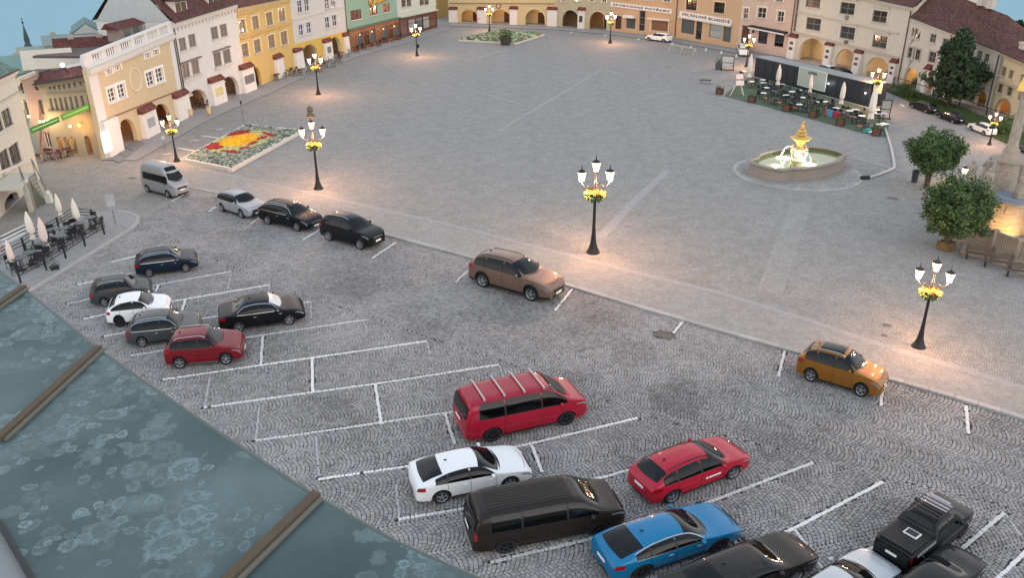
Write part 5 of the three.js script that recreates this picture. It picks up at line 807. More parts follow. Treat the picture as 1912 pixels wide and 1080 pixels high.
vehicle({ type: 'city', label: 'small white city car before the sports shop', color: 0xf0f0ee, metal: 0, rw: [1238.4, 79.6], fw: [1210.7, 76], side: -1, s: [1.0, 1.0], onRoad: false, group: 'cars parked before the far houses' });
vehicle({ type: 'city', label: 'white hatchback seen from behind beside the terrace lamp', color: 0xeeeeec, metal: 0, rw: [1397, 104], fw: [1393, 92], s: [1.0, 0.95], side: 1, onRoad: false, group: 'cars parked before the far houses' });
vehicle({ type: 'hatch', label: 'dark hatchback parked by the lawn, nearest to the terrace', color: 0x1d2126, rw: [1726.6, 211.9], fw: [1701.5, 202.5], side: -1, s: [0.6, 0.72], onRoad: false, group: 'cars parked along the lawn' });
vehicle({ type: 'hatch', label: 'black hatchback parked by the lawn beside the white car', color: 0x14181b, rw: [1776.8, 230.7], fw: [1752.3, 221.2], side: -1, s: [0.56, 0.66], onRoad: false, group: 'cars parked along the lawn' });
vehicle({ type: 'suv', label: 'white car parked by the lawn near the stone column', color: 0xe8e4de, metal: 0, rw: [1834.5, 252.8], fw: [1810.7, 243.4], side: -1, s: [0.55, 0.64], onRoad: false, group: 'cars parked along the lawn', rails: 0, b: { clad: 0 } });
vehicle({ type: 'hatch', label: 'grey car half hidden behind the stone column', color: 0x50565c, rw: [1926, 293], fw: [1903.5, 283.5], side: -1, s: [0.55, 0.6], onRoad: false, group: 'cars parked along the lawn' });
vehicle({ type: 'hatch', label: 'white car showing its roof behind the container wall', color: 0xe4e6e6, metal: 0, rw: [1541, 141], fw: [1521, 135], side: -1, s: [0.9, 0.85], onRoad: false, group: 'cars parked before the far houses' });
vehicle({ type: 'hatch', label: 'black car showing its roof behind the container wall', color: 0x17191b, rw: [1566, 147], fw: [1546.5, 141], side: -1, s: [0.9, 0.85], onRoad: false, group: 'cars parked before the far houses' });
// ---------- street lamps ----------
const iron = mat(0x23262b, 0.5, 0.4), lampGlow = new THREE.MeshStandardMaterial({ color: 0xfff0dc, emissive: 0xffd9ae, emissiveIntensity: 4, roughness: 0.5 });
const leafGreen = mat(new THREE.Color(0.06, 0.12, 0.03), 0.8), bloomY = mat(new THREE.Color(0.40, 0.20, 0.015), 0.85), bloomO = mat(new THREE.Color(0.36, 0.11, 0.015), 0.85);
const lampGeo = (() => {
  const sc = (y) => Math.cos(y), blobs = (n, r0, y0, y1, s0, s1) => merge(Array.from({ length: n }, () => { const a = rnd() * 6.283, r = r0 * Math.sqrt(rnd()), y = lerp(y0, y1, rnd()) - 0.12 * (r / r0) ** 2; const g = new THREE.IcosahedronGeometry(rr(s0, s1), 0); g.rotateY(rnd() * 6); g.translate(Math.cos(a) * r, y, Math.sin(a) * r); return g; }));
  return {
    foot: lathe([[0.38, 0], [0.38, 0.05], [0.33, 0.08], [0.33, 0.16], [0.27, 0.2], [0.25, 0.3], [0.18, 0.5], [0.13, 0.85], [0.15, 0.9], [0.115, 0.98]], 16), pole: lathe([[0.115, 0.98], [0.09, 1.6], [0.075, 2.6], [0.065, 3.9], [0.12, 3.94], [0.06, 4.0], [0.05, 4.55]], 12),
    bowl: lathe([[0.1, 3.05], [0.36, 3.12], [0.5, 3.3], [0.52, 3.34], [0.1, 3.34]], 14), foliage: blobs(70, 0.52, 3.15, 3.48, 0.07, 0.13), yellow: blobs(90, 0.5, 3.28, 3.56, 0.06, 0.1), orange: blobs(40, 0.5, 3.26, 3.56, 0.06, 0.1),
    arm: tube([V(0, 3.72, 0), V(0.3, 3.62, 0), V(0.55, 3.75, 0), V(0.74, 4.0, 0)], 0.035, 6), scroll: tube([V(0.1, 3.95, 0), V(0.3, 3.85, 0), V(0.42, 3.72, 0), V(0.34, 3.66, 0)], 0.022, 5),
    glass: lathe([[0.001, 0], [0.14, 0], [0.26, 0.47], [0.001, 0.475]], 6), cap: lathe([[0.265, 0.476], [0.265, 0.49], [0.15, 0.57], [0.04, 0.61], [0.03, 0.7], [0.012, 0.84], [0.001, 0.88]], 6), cage: merge([lathe([[0.001, -0.08], [0.06, -0.08], [0.12, -0.01], [0.12, 0.005], [0.001, 0.005]], 6), ...[0, 1, 2, 3, 4, 5].map((i) => bar(V(Math.sin(i * 1.047) * 0.142, 0, Math.cos(i * 1.047) * 0.142), V(Math.sin(i * 1.047) * 0.264, 0.48, Math.cos(i * 1.047) * 0.264), 0.009, 4))]),
  };
})();
function streetLamp(px, py, tx, ty, label, o = {}) {
  const P = G(px, py), h = heightAt(P, tx, ty), s = h / 5.46, g = thing('street_lamp', label, 'street lamp', P, o.turn ?? 0.6, 'lit street lamps of the square'); g.scale.setScalar(s);
  part(g, 'foot', lampGeo.foot, iron); part(g, 'pole', lampGeo.pole, iron);
  const b = new THREE.Group(); b.name = 'flower_basket'; g.add(b); part(b, 'bowl', lampGeo.bowl, iron); part(b, 'foliage', lampGeo.foliage, leafGreen).userData.kind = 'stuff'; part(b, 'yellow_flowers', lampGeo.yellow, bloomY).userData.kind = 'stuff'; part(b, 'orange_flowers', lampGeo.orange, bloomO).userData.kind = 'stuff';
  for (const [x, y, t] of [[0.74, 4.08, 0], [-0.74, 4.08, Math.PI], [0, 4.58, null]]) {
    if (t !== null) { const a = part(g, 'arm', lampGeo.arm, iron); a.rotation.y = t; const c = part(a, 'scroll', lampGeo.scroll, iron); }
    const l = new THREE.Group(); l.name = 'lantern'; l.position.set(x, y, 0); g.add(l); part(l, 'lantern_glass', lampGeo.glass, lampGlow); part(l, 'cap', lampGeo.cap, iron); part(l, 'cage', lampGeo.cage, iron);
    const q = new THREE.PointLight(0xffbb8c, (o.power ?? 72) * s * s, 0, 2); q.shadow.radius = 6; q.castShadow = true; q.position.set(x * 1.12, y - (t === null ? -0.55 : 0.16), t === null ? 0 : 0.12); g.add(q);
  }
  if (o.crown) part(g, 'crown_ornament', lathe([[0.05, 5.3], [0.28, 5.42], [0.3, 5.6], [0.14, 5.75], [0.24, 5.9], [0.2, 6.1], [0.02, 6.25]], 10), mat(0x6a5a44, 0.6));
  if (o.box) part(g, 'meter_box', rbox(0.34, 0.6, 0.3, 0.03, 0.25, 1.6, 0), iron);
  return g;
}
streetLamp(1107, 472, 1109, 289, 'three-armed street lamp standing alone mid square, tallest in view', { turn: 0.05 });
streetLamp(595, 353, 575, 218, 'three-armed street lamp beside the bright flower bed with ornament on top', { turn: 0.1, crown: 1 });
streetLamp(331, 302, 320, 208, 'three-armed street lamp at the flower bed corner before the beige house', { turn: 0.3 });
streetLamp(595, 177, 587, 95, 'three-armed street lamp before the cream and yellow arcade', { turn: 0.5 });
streetLamp(779, 105, 773, 41, 'three-armed street lamp with box on its pole before the green house', { turn: 0.4, box: 1 });
streetLamp(1139, 81, 1137, 18, 'three-armed street lamp before the sports shop', { turn: 0.4 });
streetLamp(914, 59, 913, 6, 'three-armed street lamp behind the far flower bed', { turn: 0.2 });
streetLamp(1714, 648, 1757, 478, 'three-armed street lamp near the stone column at the kerb', { turn: -0.35 });
streetLamp(1846, 271, 1852, 205, 'three-armed street lamp by the lawn and the white car', { turn: -0.6 });
streetLamp(1393, 125, 1392, 60, 'three-armed street lamp beside the notice board of the terrace', { turn: -0.3 });
streetLamp(1629, 200, 1630, 122, 'three-armed street lamp at the end of the container wall', { turn: -0.4 });

// ---------- flower beds ----------
function flowerBed(label, quad, paintFn, n, hgt) {
  const C = quad.map(([x, y]) => G(x, y)), g = thing('flower_bed', label, 'flower bed', V(0, 0, 0)), mid = C.reduce((a, p) => a.add(p), V(0, 0, 0)).multiplyScalar(0.25), inn = C.map((p) => p.clone().lerp(mid, 0.045));
  const s = sheetFrom(inn, 0.16); part(g, 'soil', s, mat(new THREE.Color(0.05, 0.04, 0.03), 0.95));
  C.forEach((a, i) => { const b = C[(i + 1) % 4], d = b.clone().sub(a), l = d.length(), m = part(g, 'edging', box(l + 0.3, 0.3, 0.36, 0, 0.15, 0), mat(0xcfc8bc, 0.8)), c = a.clone().lerp(b, 0.5).lerp(mid, 0.02); m.position.set(c.x, 0, c.z); m.rotation.y = Math.atan2(-d.z, d.x); });
  const tuft = merge([0, 1, 2, 3, 4].map((i) => { const c = new THREE.IcosahedronGeometry(0.06, 0); c.scale(1, 0.9, 1); c.translate(Math.cos(i * 1.7) * 0.07 * (i > 0), 0.06 + 0.03 * (i % 2), Math.sin(i * 1.7) * 0.07 * (i > 0)); return c; }));
  const im = new THREE.InstancedMesh(tuft, mat(0xffffff, 0.85, 0, { }), n), o = new THREE.Object3D(), c = new THREE.Color(); let k = 0;
  for (let t = 0; t < n * 3 && k < n; t++) { const u = rnd(), v = rnd(), p = inn[0].clone().lerp(inn[1], u).lerp(inn[3].clone().lerp(inn[2], u), v), [px, py] = proj(p), col = paintFn(px, py, u, v); if (!col) continue; const sc = hgt * rr(0.8, 1.3) * (col[3] ?? 1); o.position.set(p.x, 0.15, p.z); o.rotation.y = rnd() * 6; o.scale.set(sc, sc * rr(0.8, 1.4), sc); o.updateMatrix(); im.setMatrixAt(k, o.matrix); const j = rr(0.7, 1.3); im.setColorAt(k++, c.setRGB(col[0] * j, col[1] * j, col[2] * j)); }
  im.count = k; im.name = 'flowers'; im.userData.kind = 'stuff'; g.add(im); return g;
}
const ell = (px, py, cx, cy, rx, ry, t = -0.25) => { const x = px - cx, y = py - cy, a = x * Math.cos(t) + y * Math.sin(t), b = -x * Math.sin(t) + y * Math.cos(t); return (a / rx) ** 2 + (b / ry) ** 2 < 1 + 0.25 * (rnd() - 0.5); };
flowerBed('carpet flower bed with yellow and red blooms on silver foliage', [[342, 302], [433, 321], [566, 248], [462, 236]], (px, py) => {
  if (ell(px, py, 448, 268, 36, 10, -0.2)) return rnd() < 0.8 ? [0.75, 0.47, 0.02] : [0.8, 0.28, 0.02];
  if (ell(px, py, 403, 279, 18, 6.5, -0.15) || ell(px, py, 447, 255, 21, 4.5, -0.15) || ell(px, py, 505, 257, 14, 2.6, 0.3) || ell(px, py, 432, 290, 17, 2.8, 0.1) || ell(px, py, 458, 283, 9, 2.4, -0.2) || ell(px, py, 474, 274, 9, 2.2, -0.3) || ell(px, py, 490, 264, 10, 2.2, -0.3)) return [0.32, 0.035, 0.03];
  if (ell(px, py, 450, 270, 62, 17, -0.22)) return rnd() < 0.5 ? [0.34, 0.38, 0.16, 0.9] : [0.5, 0.5, 0.24, 0.9];
  return rnd() < 0.3 ? [0.05, 0.08, 0.05] : rnd() < 0.6 ? [0.22, 0.27, 0.22] : [0.36, 0.39, 0.34];
}, 9000, 1.15);
flowerBed('far flower bed with white and green plants before the arches', [[857, 77], [962, 83.5], [1015, 67], [936, 59]], () => (rnd() < 0.62 ? [0.10, 0.17, 0.05] : rnd() < 0.7 ? [0.5, 0.52, 0.42] : [0.5, 0.3, 0.22]), 3000, 2.3);
function potPlant(px, py, s, label, tall = 1) {
  const g = thing('potted_plant', label, 'potted plant', G(px, py)); g.scale.setScalar(s); part(g, 'pot', lathe([[0.3, 0], [0.42, 0.1], [0.5, 0.5], [0.54, 0.52], [0.48, 0.56], [0.4, 0.5]], 14), mat(0x4a4640, 0.85));
  const l = []; for (let i = 0; i < 160; i++) { const a = rnd() * 6.28, r = 0.6 * Math.sqrt(rnd()), y = 0.5 + tall * rnd() * (1 - r * 0.6), q = new THREE.PlaneGeometry(0.18, 0.09); q.rotateX(rr(-1.5, 1.5)); q.rotateY(rnd() * 6); q.translate(Math.cos(a) * r, y, Math.sin(a) * r); l.push(q); } part(g, 'foliage', merge(l), mat(new THREE.Color(0.07, 0.13, 0.04), 0.8, 0, { side: THREE.DoubleSide })); part(g, 'stem', cyl(0.04, 0.03, 0.7, 6, 0, 0.45, 0), mat(0x4a3a28, 0.9)); return g;
}
potPlant(944, 84, 2.0, 'big bowl planter at the corner of the far flower bed', 0.9);
potPlant(498, 150, 1.5, 'tall potted shrub beside the yellow house entrance', 1.6);
potPlant(974, 45, 1.6, 'potted plant between the cream arches', 0.9);
potPlant(1494, 107, 1.2, 'dark potted bush at the glowing arcade', 0.7);
potPlant(1662, 148, 1.2, 'potted bush left of the last glowing arch pier', 0.7);
potPlant(1711, 164, 1.2, 'potted bush beside the smaller glowing arch', 0.7);

// ---------- trees ----------
const bark = new THREE.MeshStandardMaterial({ color: new THREE.Color(0.16, 0.11, 0.075), roughness: 0.95, map: again(grainTex, 2) });
const leafM = new THREE.MeshPhysicalMaterial({ vertexColors: true, roughness: 0.75, side: THREE.DoubleSide });
function crownGeo(n, shape, leaf, tones) {   // leaves in clumps through the volume; shape(u) gives a point in the crown
  const pos = new Float32Array(n * 18), col = new Float32Array(n * 18), clumps = Array.from({ length: Math.round(n / 26) }, () => [shape(), rr(0.22, 0.5), tones[rnd() * tones.length | 0]]);
  const a = V(0, 0, 0), e = new THREE.Euler(), c = [V(0, 0, 0), V(0, 0, 0), V(0, 0, 0), V(0, 0, 0)];
  for (let i = 0; i < n; i++) {
    const [p, r, t] = clumps[i % clumps.length], th = rnd() * 6.283, ph = Math.acos(rr(-1, 1)), q = r * Math.cbrt(rnd()); a.set(p.x + q * Math.sin(ph) * Math.cos(th), p.y + q * Math.cos(ph), p.z + q * Math.sin(ph) * Math.sin(th));
    const l = leaf * rr(0.6, 1.3), w = l * 0.55; e.set(rr(-1.2, 1.2), rnd() * 6.283, rr(-1.2, 1.2)); c[0].set(0, 0, -l / 2); c[1].set(w / 2, 0.02, 0); c[2].set(0, 0, l / 2); c[3].set(-w / 2, 0.02, 0); c.forEach((v) => v.applyEuler(e).add(a));
    [0, 1, 2, 0, 2, 3].forEach((k, j) => { pos[i * 18 + j * 3] = c[k].x; pos[i * 18 + j * 3 + 1] = c[k].y; pos[i * 18 + j * 3 + 2] = c[k].z; }); const m = rr(0.7, 1.35); for (let j = 0; j < 6; j++) { col[i * 18 + j * 3] = t[0] * m; col[i * 18 + j * 3 + 1] = t[1] * m; col[i * 18 + j * 3 + 2] = t[2] * m; }
  }
  const g = new THREE.BufferGeometry(); g.setAttribute('position', new THREE.BufferAttribute(pos, 3)); g.setAttribute('color', new THREE.BufferAttribute(col, 3)); g.computeVertexNormals(); return g;
}
const inBall = (rx, ry, rz, cy, pow = 0.5) => () => { const th = rnd() * 6.283, z = rr(-1, 1), s = Math.sqrt(1 - z * z), q = Math.pow(rnd(), pow / 1.2) * (0.72 + 0.5 * vnoise(th * 2.6, z * 3.4 + 5)); return V(rx * q * s * Math.cos(th), cy + ry * q * z, rz * q * s * Math.sin(th)); };
const GREENS = [[0.05, 0.10, 0.026], [0.07, 0.13, 0.032], [0.038, 0.075, 0.024], [0.11, 0.165, 0.045]];
function tree(label, bx, by, cx, cy, rx, ry, n, tones, o = {}) {
  const P = G(bx, by), dist = Math.hypot(P.x, P.z, EYE), m = dist / FL, ct = heightAt(P, cx, cy - ry * 0.9), cb = heightAt(P, cx, cy + ry * 0.9), mid = (ct + cb) / 2, RX = rx * m, RY = (ct - cb) / 2;
  const g = thing('tree', label, 'tree', P, 0, 'trees of the square'), k = [], tr = RX * 0.11 * (o.trunk ?? 1);
  const lean = V((cx - bx) * m * 0.3, 0, 0);
  part(g, 'trunk', new THREE.TubeGeometry(new THREE.CatmullRomCurve3([V(0, -0.1, 0), V(0.03, mid * 0.4, 0), V(lean.x, mid, 0)]), 10, tr, 8), bark);
  for (let i = 0; i < 6; i++) { const a = i * 1.05 + 0.4; part(g, 'limb', bar(V(lean.x * 0.8, mid - RY * 0.8, 0), V(lean.x + Math.cos(a) * RX * 0.6, mid + RY * rr(-0.1, 0.5), Math.sin(a) * RX * 0.6), tr * 0.5, 6, tr * 0.15), bark); }
  const shp = o.cone ? () => { const t = Math.pow(rnd(), 0.8), y = lerp(cb, ct + RY * 0.1, t), a = rnd() * 6.283, r = RX * (t < 0.3 ? 0.62 + 1.25 * t : 1 - (t - 0.3) / 0.7 * 0.86) * (0.66 + 0.6 * vnoise(t * 7, a * 1.6)), q = Math.sqrt(rnd()); return V(lean.x + Math.cos(a) * r * q, y, Math.sin(a) * r * q); } : inBall(RX, RY, RX, mid);
  const c = part(g, 'crown', crownGeo(n, shp, o.leaf ?? 0.21, tones), leafM); c.userData.kind = 'stuff'; if (!o.cone) c.position.x = lean.x;
  if (o.guard) { const gd = new THREE.Group(); gd.name = 'tree_guard'; g.add(gd); for (let i = 0; i < 4; i++) { const a = i * Math.PI / 2 + 0.5; part(gd, 'board', (() => { const b = box(0.85, 0.5, 0.06, 0, 0.25, 0.42); b.rotateX(-0.18); b.rotateY(a); return b; })(), mat(0x6a5638, 0.85)); } }
  return g;
}
tree('round-headed street tree beside the litter bin', 1728, 352, 1742, 286, 43, 42, 15000, GREENS, { guard: 0 });
tree('larger round-headed street tree with wooden guard in front of the stone column', 1764, 466, 1783, 389, 57, 55, 20000, GREENS, { guard: 1 });
tree('tall dark conical tree on the lawn before the steep red roof', 1769, 199, 1772, 122, 47, 66, 18000, [[0.03, 0.055, 0.025], [0.04, 0.075, 0.03], [0.028, 0.06, 0.03], [0.055, 0.085, 0.04]], { cone: 1, leaf: 0.34, trunk: 0.7 });
// lawn with low rail and shrubs
{
  const lawn = [[1640, 165], [1662, 158], [1720, 176], [1790, 200], [1850, 224], [1930, 258], [1930, 300], [1880, 270], [1800, 232], [1700, 192]].map(([x, y]) => G(x, y));
  solo('lawn', sheetFrom(lawn, 0.05), mat(new THREE.Color(0.05, 0.085, 0.03), 0.95), 'strip of green lawn before the right-hand houses', 'lawn', 'structure');
  const blade = new THREE.ConeGeometry(0.025, 0.16, 3); blade.translate(0, 0.08, 0); const n = 9000, im = new THREE.InstancedMesh(blade, mat(0xffffff, 0.9, 0, {}), n), o = new THREE.Object3D(), c = new THREE.Color(); let k = 0;
  const xs = lawn.map((p) => p.x), zs = lawn.map((p) => p.z); for (let t = 0; t < n * 6 && k < n; t++) { const x = lerp(Math.min(...xs), Math.max(...xs), rnd()), z = lerp(Math.min(...zs), Math.max(...zs), rnd()); if (!inPoly(x, z, lawn)) continue; o.position.set(x, 0.05, z); o.rotation.set(rr(-0.4, 0.4), rnd() * 6, rr(-0.4, 0.4)); o.scale.setScalar(rr(0.7, 1.6)); o.updateMatrix(); im.setMatrixAt(k, o.matrix); const m = rr(0.6, 1.3); im.setColorAt(k++, c.setRGB(0.075 * m, 0.12 * m, 0.035 * m)); }
  im.count = k; im.name = 'grass'; im.userData = { kind: 'stuff', label: 'short grass of the lawn strip', category: 'grass' }; scene.add(im);
  const fp = [[1668, 157], [1700, 166], [1740, 180], [1790, 197], [1840, 216], [1900, 238]].map(([x, y]) => G(x, y)), f = thing('low_railing', 'low dark railing along the back of the lawn', 'railing', V(0, 0, 0));
  fp.forEach((p, i) => { part(f, 'post', box(0.1, 0.9, 0.1, p.x, 0.45, p.z), iron); if (i) part(f, 'rail', bar(p.clone().setY(0.85), fp[i - 1].clone().setY(0.85), 0.04), iron); });
  [[1684, 176, 1.3], [1700, 183, 0.9], [1870, 250, 1.1], [1885, 243, 1.3]].forEach(([x, y, s], i) => { const g = thing('shrub', ['rounded shrub at the terrace end of the lawn', 'small shrub behind the first dark car', 'shrub on the lawn beside the lamp', 'shrub behind the stone column'][i], 'shrub', G(x, y)); part(g, 'foliage', crownGeo(900, inBall(s, s * 0.6, s, s * 0.55), 0.2, GREENS), leafM).userData.kind = 'stuff'; part(g, 'stem', cyl(0.05, 0.03, s * 0.6, 6), bark); });
  // wooded hill beyond
  const hp = thing('wooded_hill', 'dark wooded hill behind the right-hand roofs', 'hill', V(0, 0, 0)); hp.userData.kind = 'structure';
  const ridge = [[1838, 22], [1852, 24], [1865, 25], [1880, 27], [1890, 33], [1905, 40], [1918, 35], [1945, 33], [1990, 30]], D = 150, tops = ridge.map(([x, y]) => { const d = ray(x, y), h = Math.hypot(d.x, d.z); return V(d.x / h * D, EYE + d.y / h * D - 2.2, d.z / h * D); });
  const pos = []; for (let i = 0; i < tops.length - 1; i++) { const a = tops[i], b = tops[i + 1]; pos.push(a.x * 0.9, -60, a.z * 0.9, b.x * 0.9, -60, b.z * 0.9, b.x, b.y, b.z, a.x * 0.9, -60, a.z * 0.9, b.x, b.y, b.z, a.x, a.y, a.z); }
  const sg = new THREE.BufferGeometry(); sg.setAttribute('position', new THREE.Float32BufferAttribute(pos, 3)); sg.computeVertexNormals(); part(hp, 'slope', sg, mat(new THREE.Color(0.03, 0.06, 0.035), 0.95));
  part(hp, 'woods', crownGeo(9000, () => { const i = rnd() * (tops.length - 1), k = i | 0, t = tops[k].clone().lerp(tops[k + 1], i - k), u = rnd() * rnd(); t.x *= 1 - 0.1 * u; t.z *= 1 - 0.1 * u; t.y += rr(-1.0, 1.6) + 1.2 * (vnoise(i * 2.3, 3) - 0.4) - 14 * u; return t; }, 0.9, [[0.03, 0.065, 0.045], [0.04, 0.075, 0.05], [0.025, 0.05, 0.035]]), leafM).userData.kind = 'stuff';
}

// ---------- fountain ----------
{
  const C = G(1487, 317), ax = G(1563, 333).sub(G(1414, 291)), a = ax.length() / 2 * 0.64, b = G(1481, 342).distanceTo(G(1496, 279)) / 2 * 0.8, g = thing('fountain', 'lit stone fountain with oval basin and tiered gilded pedestal', 'fountain', C, Math.atan2(-ax.z, ax.x));
  const stone = new THREE.MeshStandardMaterial({ color: new THREE.Color(0.88, 0.80, 0.71), roughness: 0.85, map: again(grainTex, 1) }), wet = new THREE.MeshStandardMaterial({ color: new THREE.Color(0.30, 0.30, 0.2), roughness: 0.5, map: again(grainTex, 1) });
  const N = 96, out = (s, i) => { const t = i / N * 6.2832, ct = Math.cos(t), stt = Math.sin(t); let x = Math.sign(ct) * Math.abs(ct) ** 0.72 * a, z = Math.sign(stt) * Math.abs(stt) ** 0.72 * b; const e = Math.abs(x) > a * 0.66; if (e) z *= 0.78; x = clamp(x, -a, a); return [x + Math.sign(x) * (s - 1) * 2.4 * Math.min(1, Math.abs(ct) * 2), z * 1 + Math.sign(z) * (s - 1) * 2.4 * Math.min(1, Math.abs(stt) * 2)]; };
  const sweep = (prof) => { const p = [], ix = []; prof.forEach(([s, y]) => { for (let i = 0; i < N; i++) { const [x, z] = out(s, i); p.push(x, y, z); } }); for (let r = 0; r < prof.length - 1; r++) for (let i = 0; i < N; i++) { const q = r * N + i, w = r * N + (i + 1) % N; ix.push(q, q + N, w, w, q + N, w + N); } const gg = new THREE.BufferGeometry(); gg.setAttribute('position', new THREE.Float32BufferAttribute(p, 3)); gg.setIndex(ix); const n = gg.toNonIndexed(); n.computeVertexNormals(); return n; };
  const H = Math.max(0.9, heightAt(G(1480, 341), 1479, 316)); 
  part(g, 'step', sweep([[1.16, 0], [1.16, 0.14], [1.02, 0.14]]), stone); part(g, 'basin_wall', sweep([[1.06, 0.1], [1.06, 0.26], [1.0, 0.34], [1.0, H - 0.26], [1.03, H - 0.2]]), stone); part(g, 'basin_rim', sweep([[1.03, H - 0.2], [1.07, H - 0.12], [1.06, H], [0.95, H], [0.93, H - 0.1]]), stone); part(g, 'basin_lining', sweep([[0.93, H - 0.1], [0.93, 0.2]]), wet);
  const wg = (() => { const s = new THREE.Shape(Array.from({ length: N }, (_, i) => { const [x, z] = out(0.94, i); return new THREE.Vector2(x, -z); })), q = new THREE.ShapeGeometry(s); q.rotateX(-Math.PI / 2); q.translate(0, H - 0.32, 0); return q; })();
  part(g, 'water', wg, new THREE.MeshPhysicalMaterial({ color: 0x7f8a4e, roughness: 0.12, transmission: 0.25, ior: 1.33, clearcoat: 0.5 }));
  const Y = (py) => heightAt(C, 1490, py), y0 = H - 0.35, yb = Y(261), yt = Y(226), yp = Y(277);
  part(g, 'pedestal', merge([box(0.85, yp - y0 - 0.2, 0.85, 0, y0 + (yp - y0 - 0.2) / 2, 0, Math.PI / 4), box(1.1, 0.3, 1.1, 0, y0 + 0.25, 0, Math.PI / 4), box(1.05, 0.22, 1.05, 0, yp - 0.15, 0, Math.PI / 4)]), stone);
  for (let i = 0; i < 4; i++) { const t = i * Math.PI / 2, r = 0.66; part(g, 'figure', merge([ball(0.22, Math.cos(t) * r, y0 + 0.75, Math.sin(t) * r, 0.9, 1.4, 0.9), ball(0.13, Math.cos(t) * r * 1.1, y0 + 1.18, Math.sin(t) * r * 1.1), bar(V(Math.cos(t) * r, y0 + 0.9, Math.sin(t) * r), V(Math.cos(t + 0.5) * r * 0.9, yp, Math.sin(t + 0.5) * r * 0.9), 0.08)]), stone); }
  const gilt = mat(new THREE.Color(0.66, 0.44, 0.13), 0.42, 0.3);
  part(g, 'stem', lathe([[0.42, yp - 0.05], [0.3, yp + 0.15], [0.24, yp + (yb - yp) * 0.45], [0.34, yb - 0.25], [0.5, yb - 0.05]], 18), gilt);
  part(g, 'upper_bowl', lathe([[0.2, yb - 0.12], [0.6, yb - 0.04], [0.86, yb + 0.12], [0.92, yb + 0.18], [0.84, yb + 0.2], [0.2, yb + 0.08]], 26), gilt);
  const dh = yt - yb; part(g, 'tiers', lathe([[0.5, yb + 0.06], [0.56, yb + 0.12 * dh], [0.5, yb + 0.19 * dh], [0.26, yb + 0.2 * dh], [0.27, yb + 0.24 * dh], [0.47, yb + 0.27 * dh], [0.44, yb + 0.36 * dh], [0.22, yb + 0.37 * dh], [0.22, yb + 0.42 * dh], [0.38, yb + 0.44 * dh], [0.36, yb + 0.52 * dh], [0.18, yb + 0.53 * dh], [0.17, yb + 0.58 * dh], [0.28, yb + 0.6 * dh], [0.24, yb + 0.66 * dh]], 14), gilt);
  part(g, 'top_figure', merge([lathe([[0.18, yb + 0.64 * dh], [0.2, yb + 0.72 * dh], [0.12, yb + 0.84 * dh], [0.14, yb + 0.88 * dh], [0.06, yb + 0.92 * dh]], 10), ball(0.1, 0, yb + 0.95 * dh, 0), bar(V(0.1, yb + 0.85 * dh, 0), V(0.24, yt, 0.05), 0.045)]), gilt);
  for (const s of [-1, 1]) { const pts = []; for (let i = 0; i <= 10; i++) { const t = i / 10; pts.push(V(s * (0.5 + 1.2 * t), lerp(yp - 0.1, y0 + 0.06, t) + 1.2 * 0.45 * 4 * t * (1 - t), 0.3)); } part(g, 'water_jet', tube(pts, 0.05, 6, 20), new THREE.MeshPhysicalMaterial({ color: 0xe8ecdc, roughness: 0.25, transmission: 0.5, thickness: 0 })); }
  for (const [x, z, r, I, col] of [[-a * 0.44, b * 0.1, 0.62, 9, 0xfffbe6], [a * 0.5, b * 0.06, 0.62, 9, 0xfffbe6], [0.05, b * 0.62, 0.4, 6, 0xfff6c8]]) {
    const l = part(g, 'pool_light', lathe([[r, 0], [r * 0.9, 0.05], [0.001, 0.06]], 20), new THREE.MeshStandardMaterial({ color: 0xffffff, emissive: col, emissiveIntensity: 1.6 })); l.position.set(x, H - 0.315, z);
    const q = new THREE.PointLight(col, I, 0, 2); q.shadow.radius = 8; q.castShadow = true; q.position.set(x, H - 0.05, z); g.add(q);
  }
  for (const [x, z] of [[0.7, 1.2], [-0.7, 1.2], [1.2, -0.6], [-1.2, -0.6]]) { const q = new THREE.SpotLight(0xffd070, 45, 0, 0.5, 0.6, 2); q.position.set(x, H - 0.1, z); q.target.position.set(0, yb + 0.4, 0); q.shadow.radius = 3; q.castShadow = true; g.add(q, q.target); const f = part(g, 'spot_lamp', rbox(0.2, 0.12, 0.2, 0.03, x, H - 0.24, z), new THREE.MeshStandardMaterial({ color: 0x222222, emissive: 0xffd070, emissiveIntensity: 0.4 })); }
}
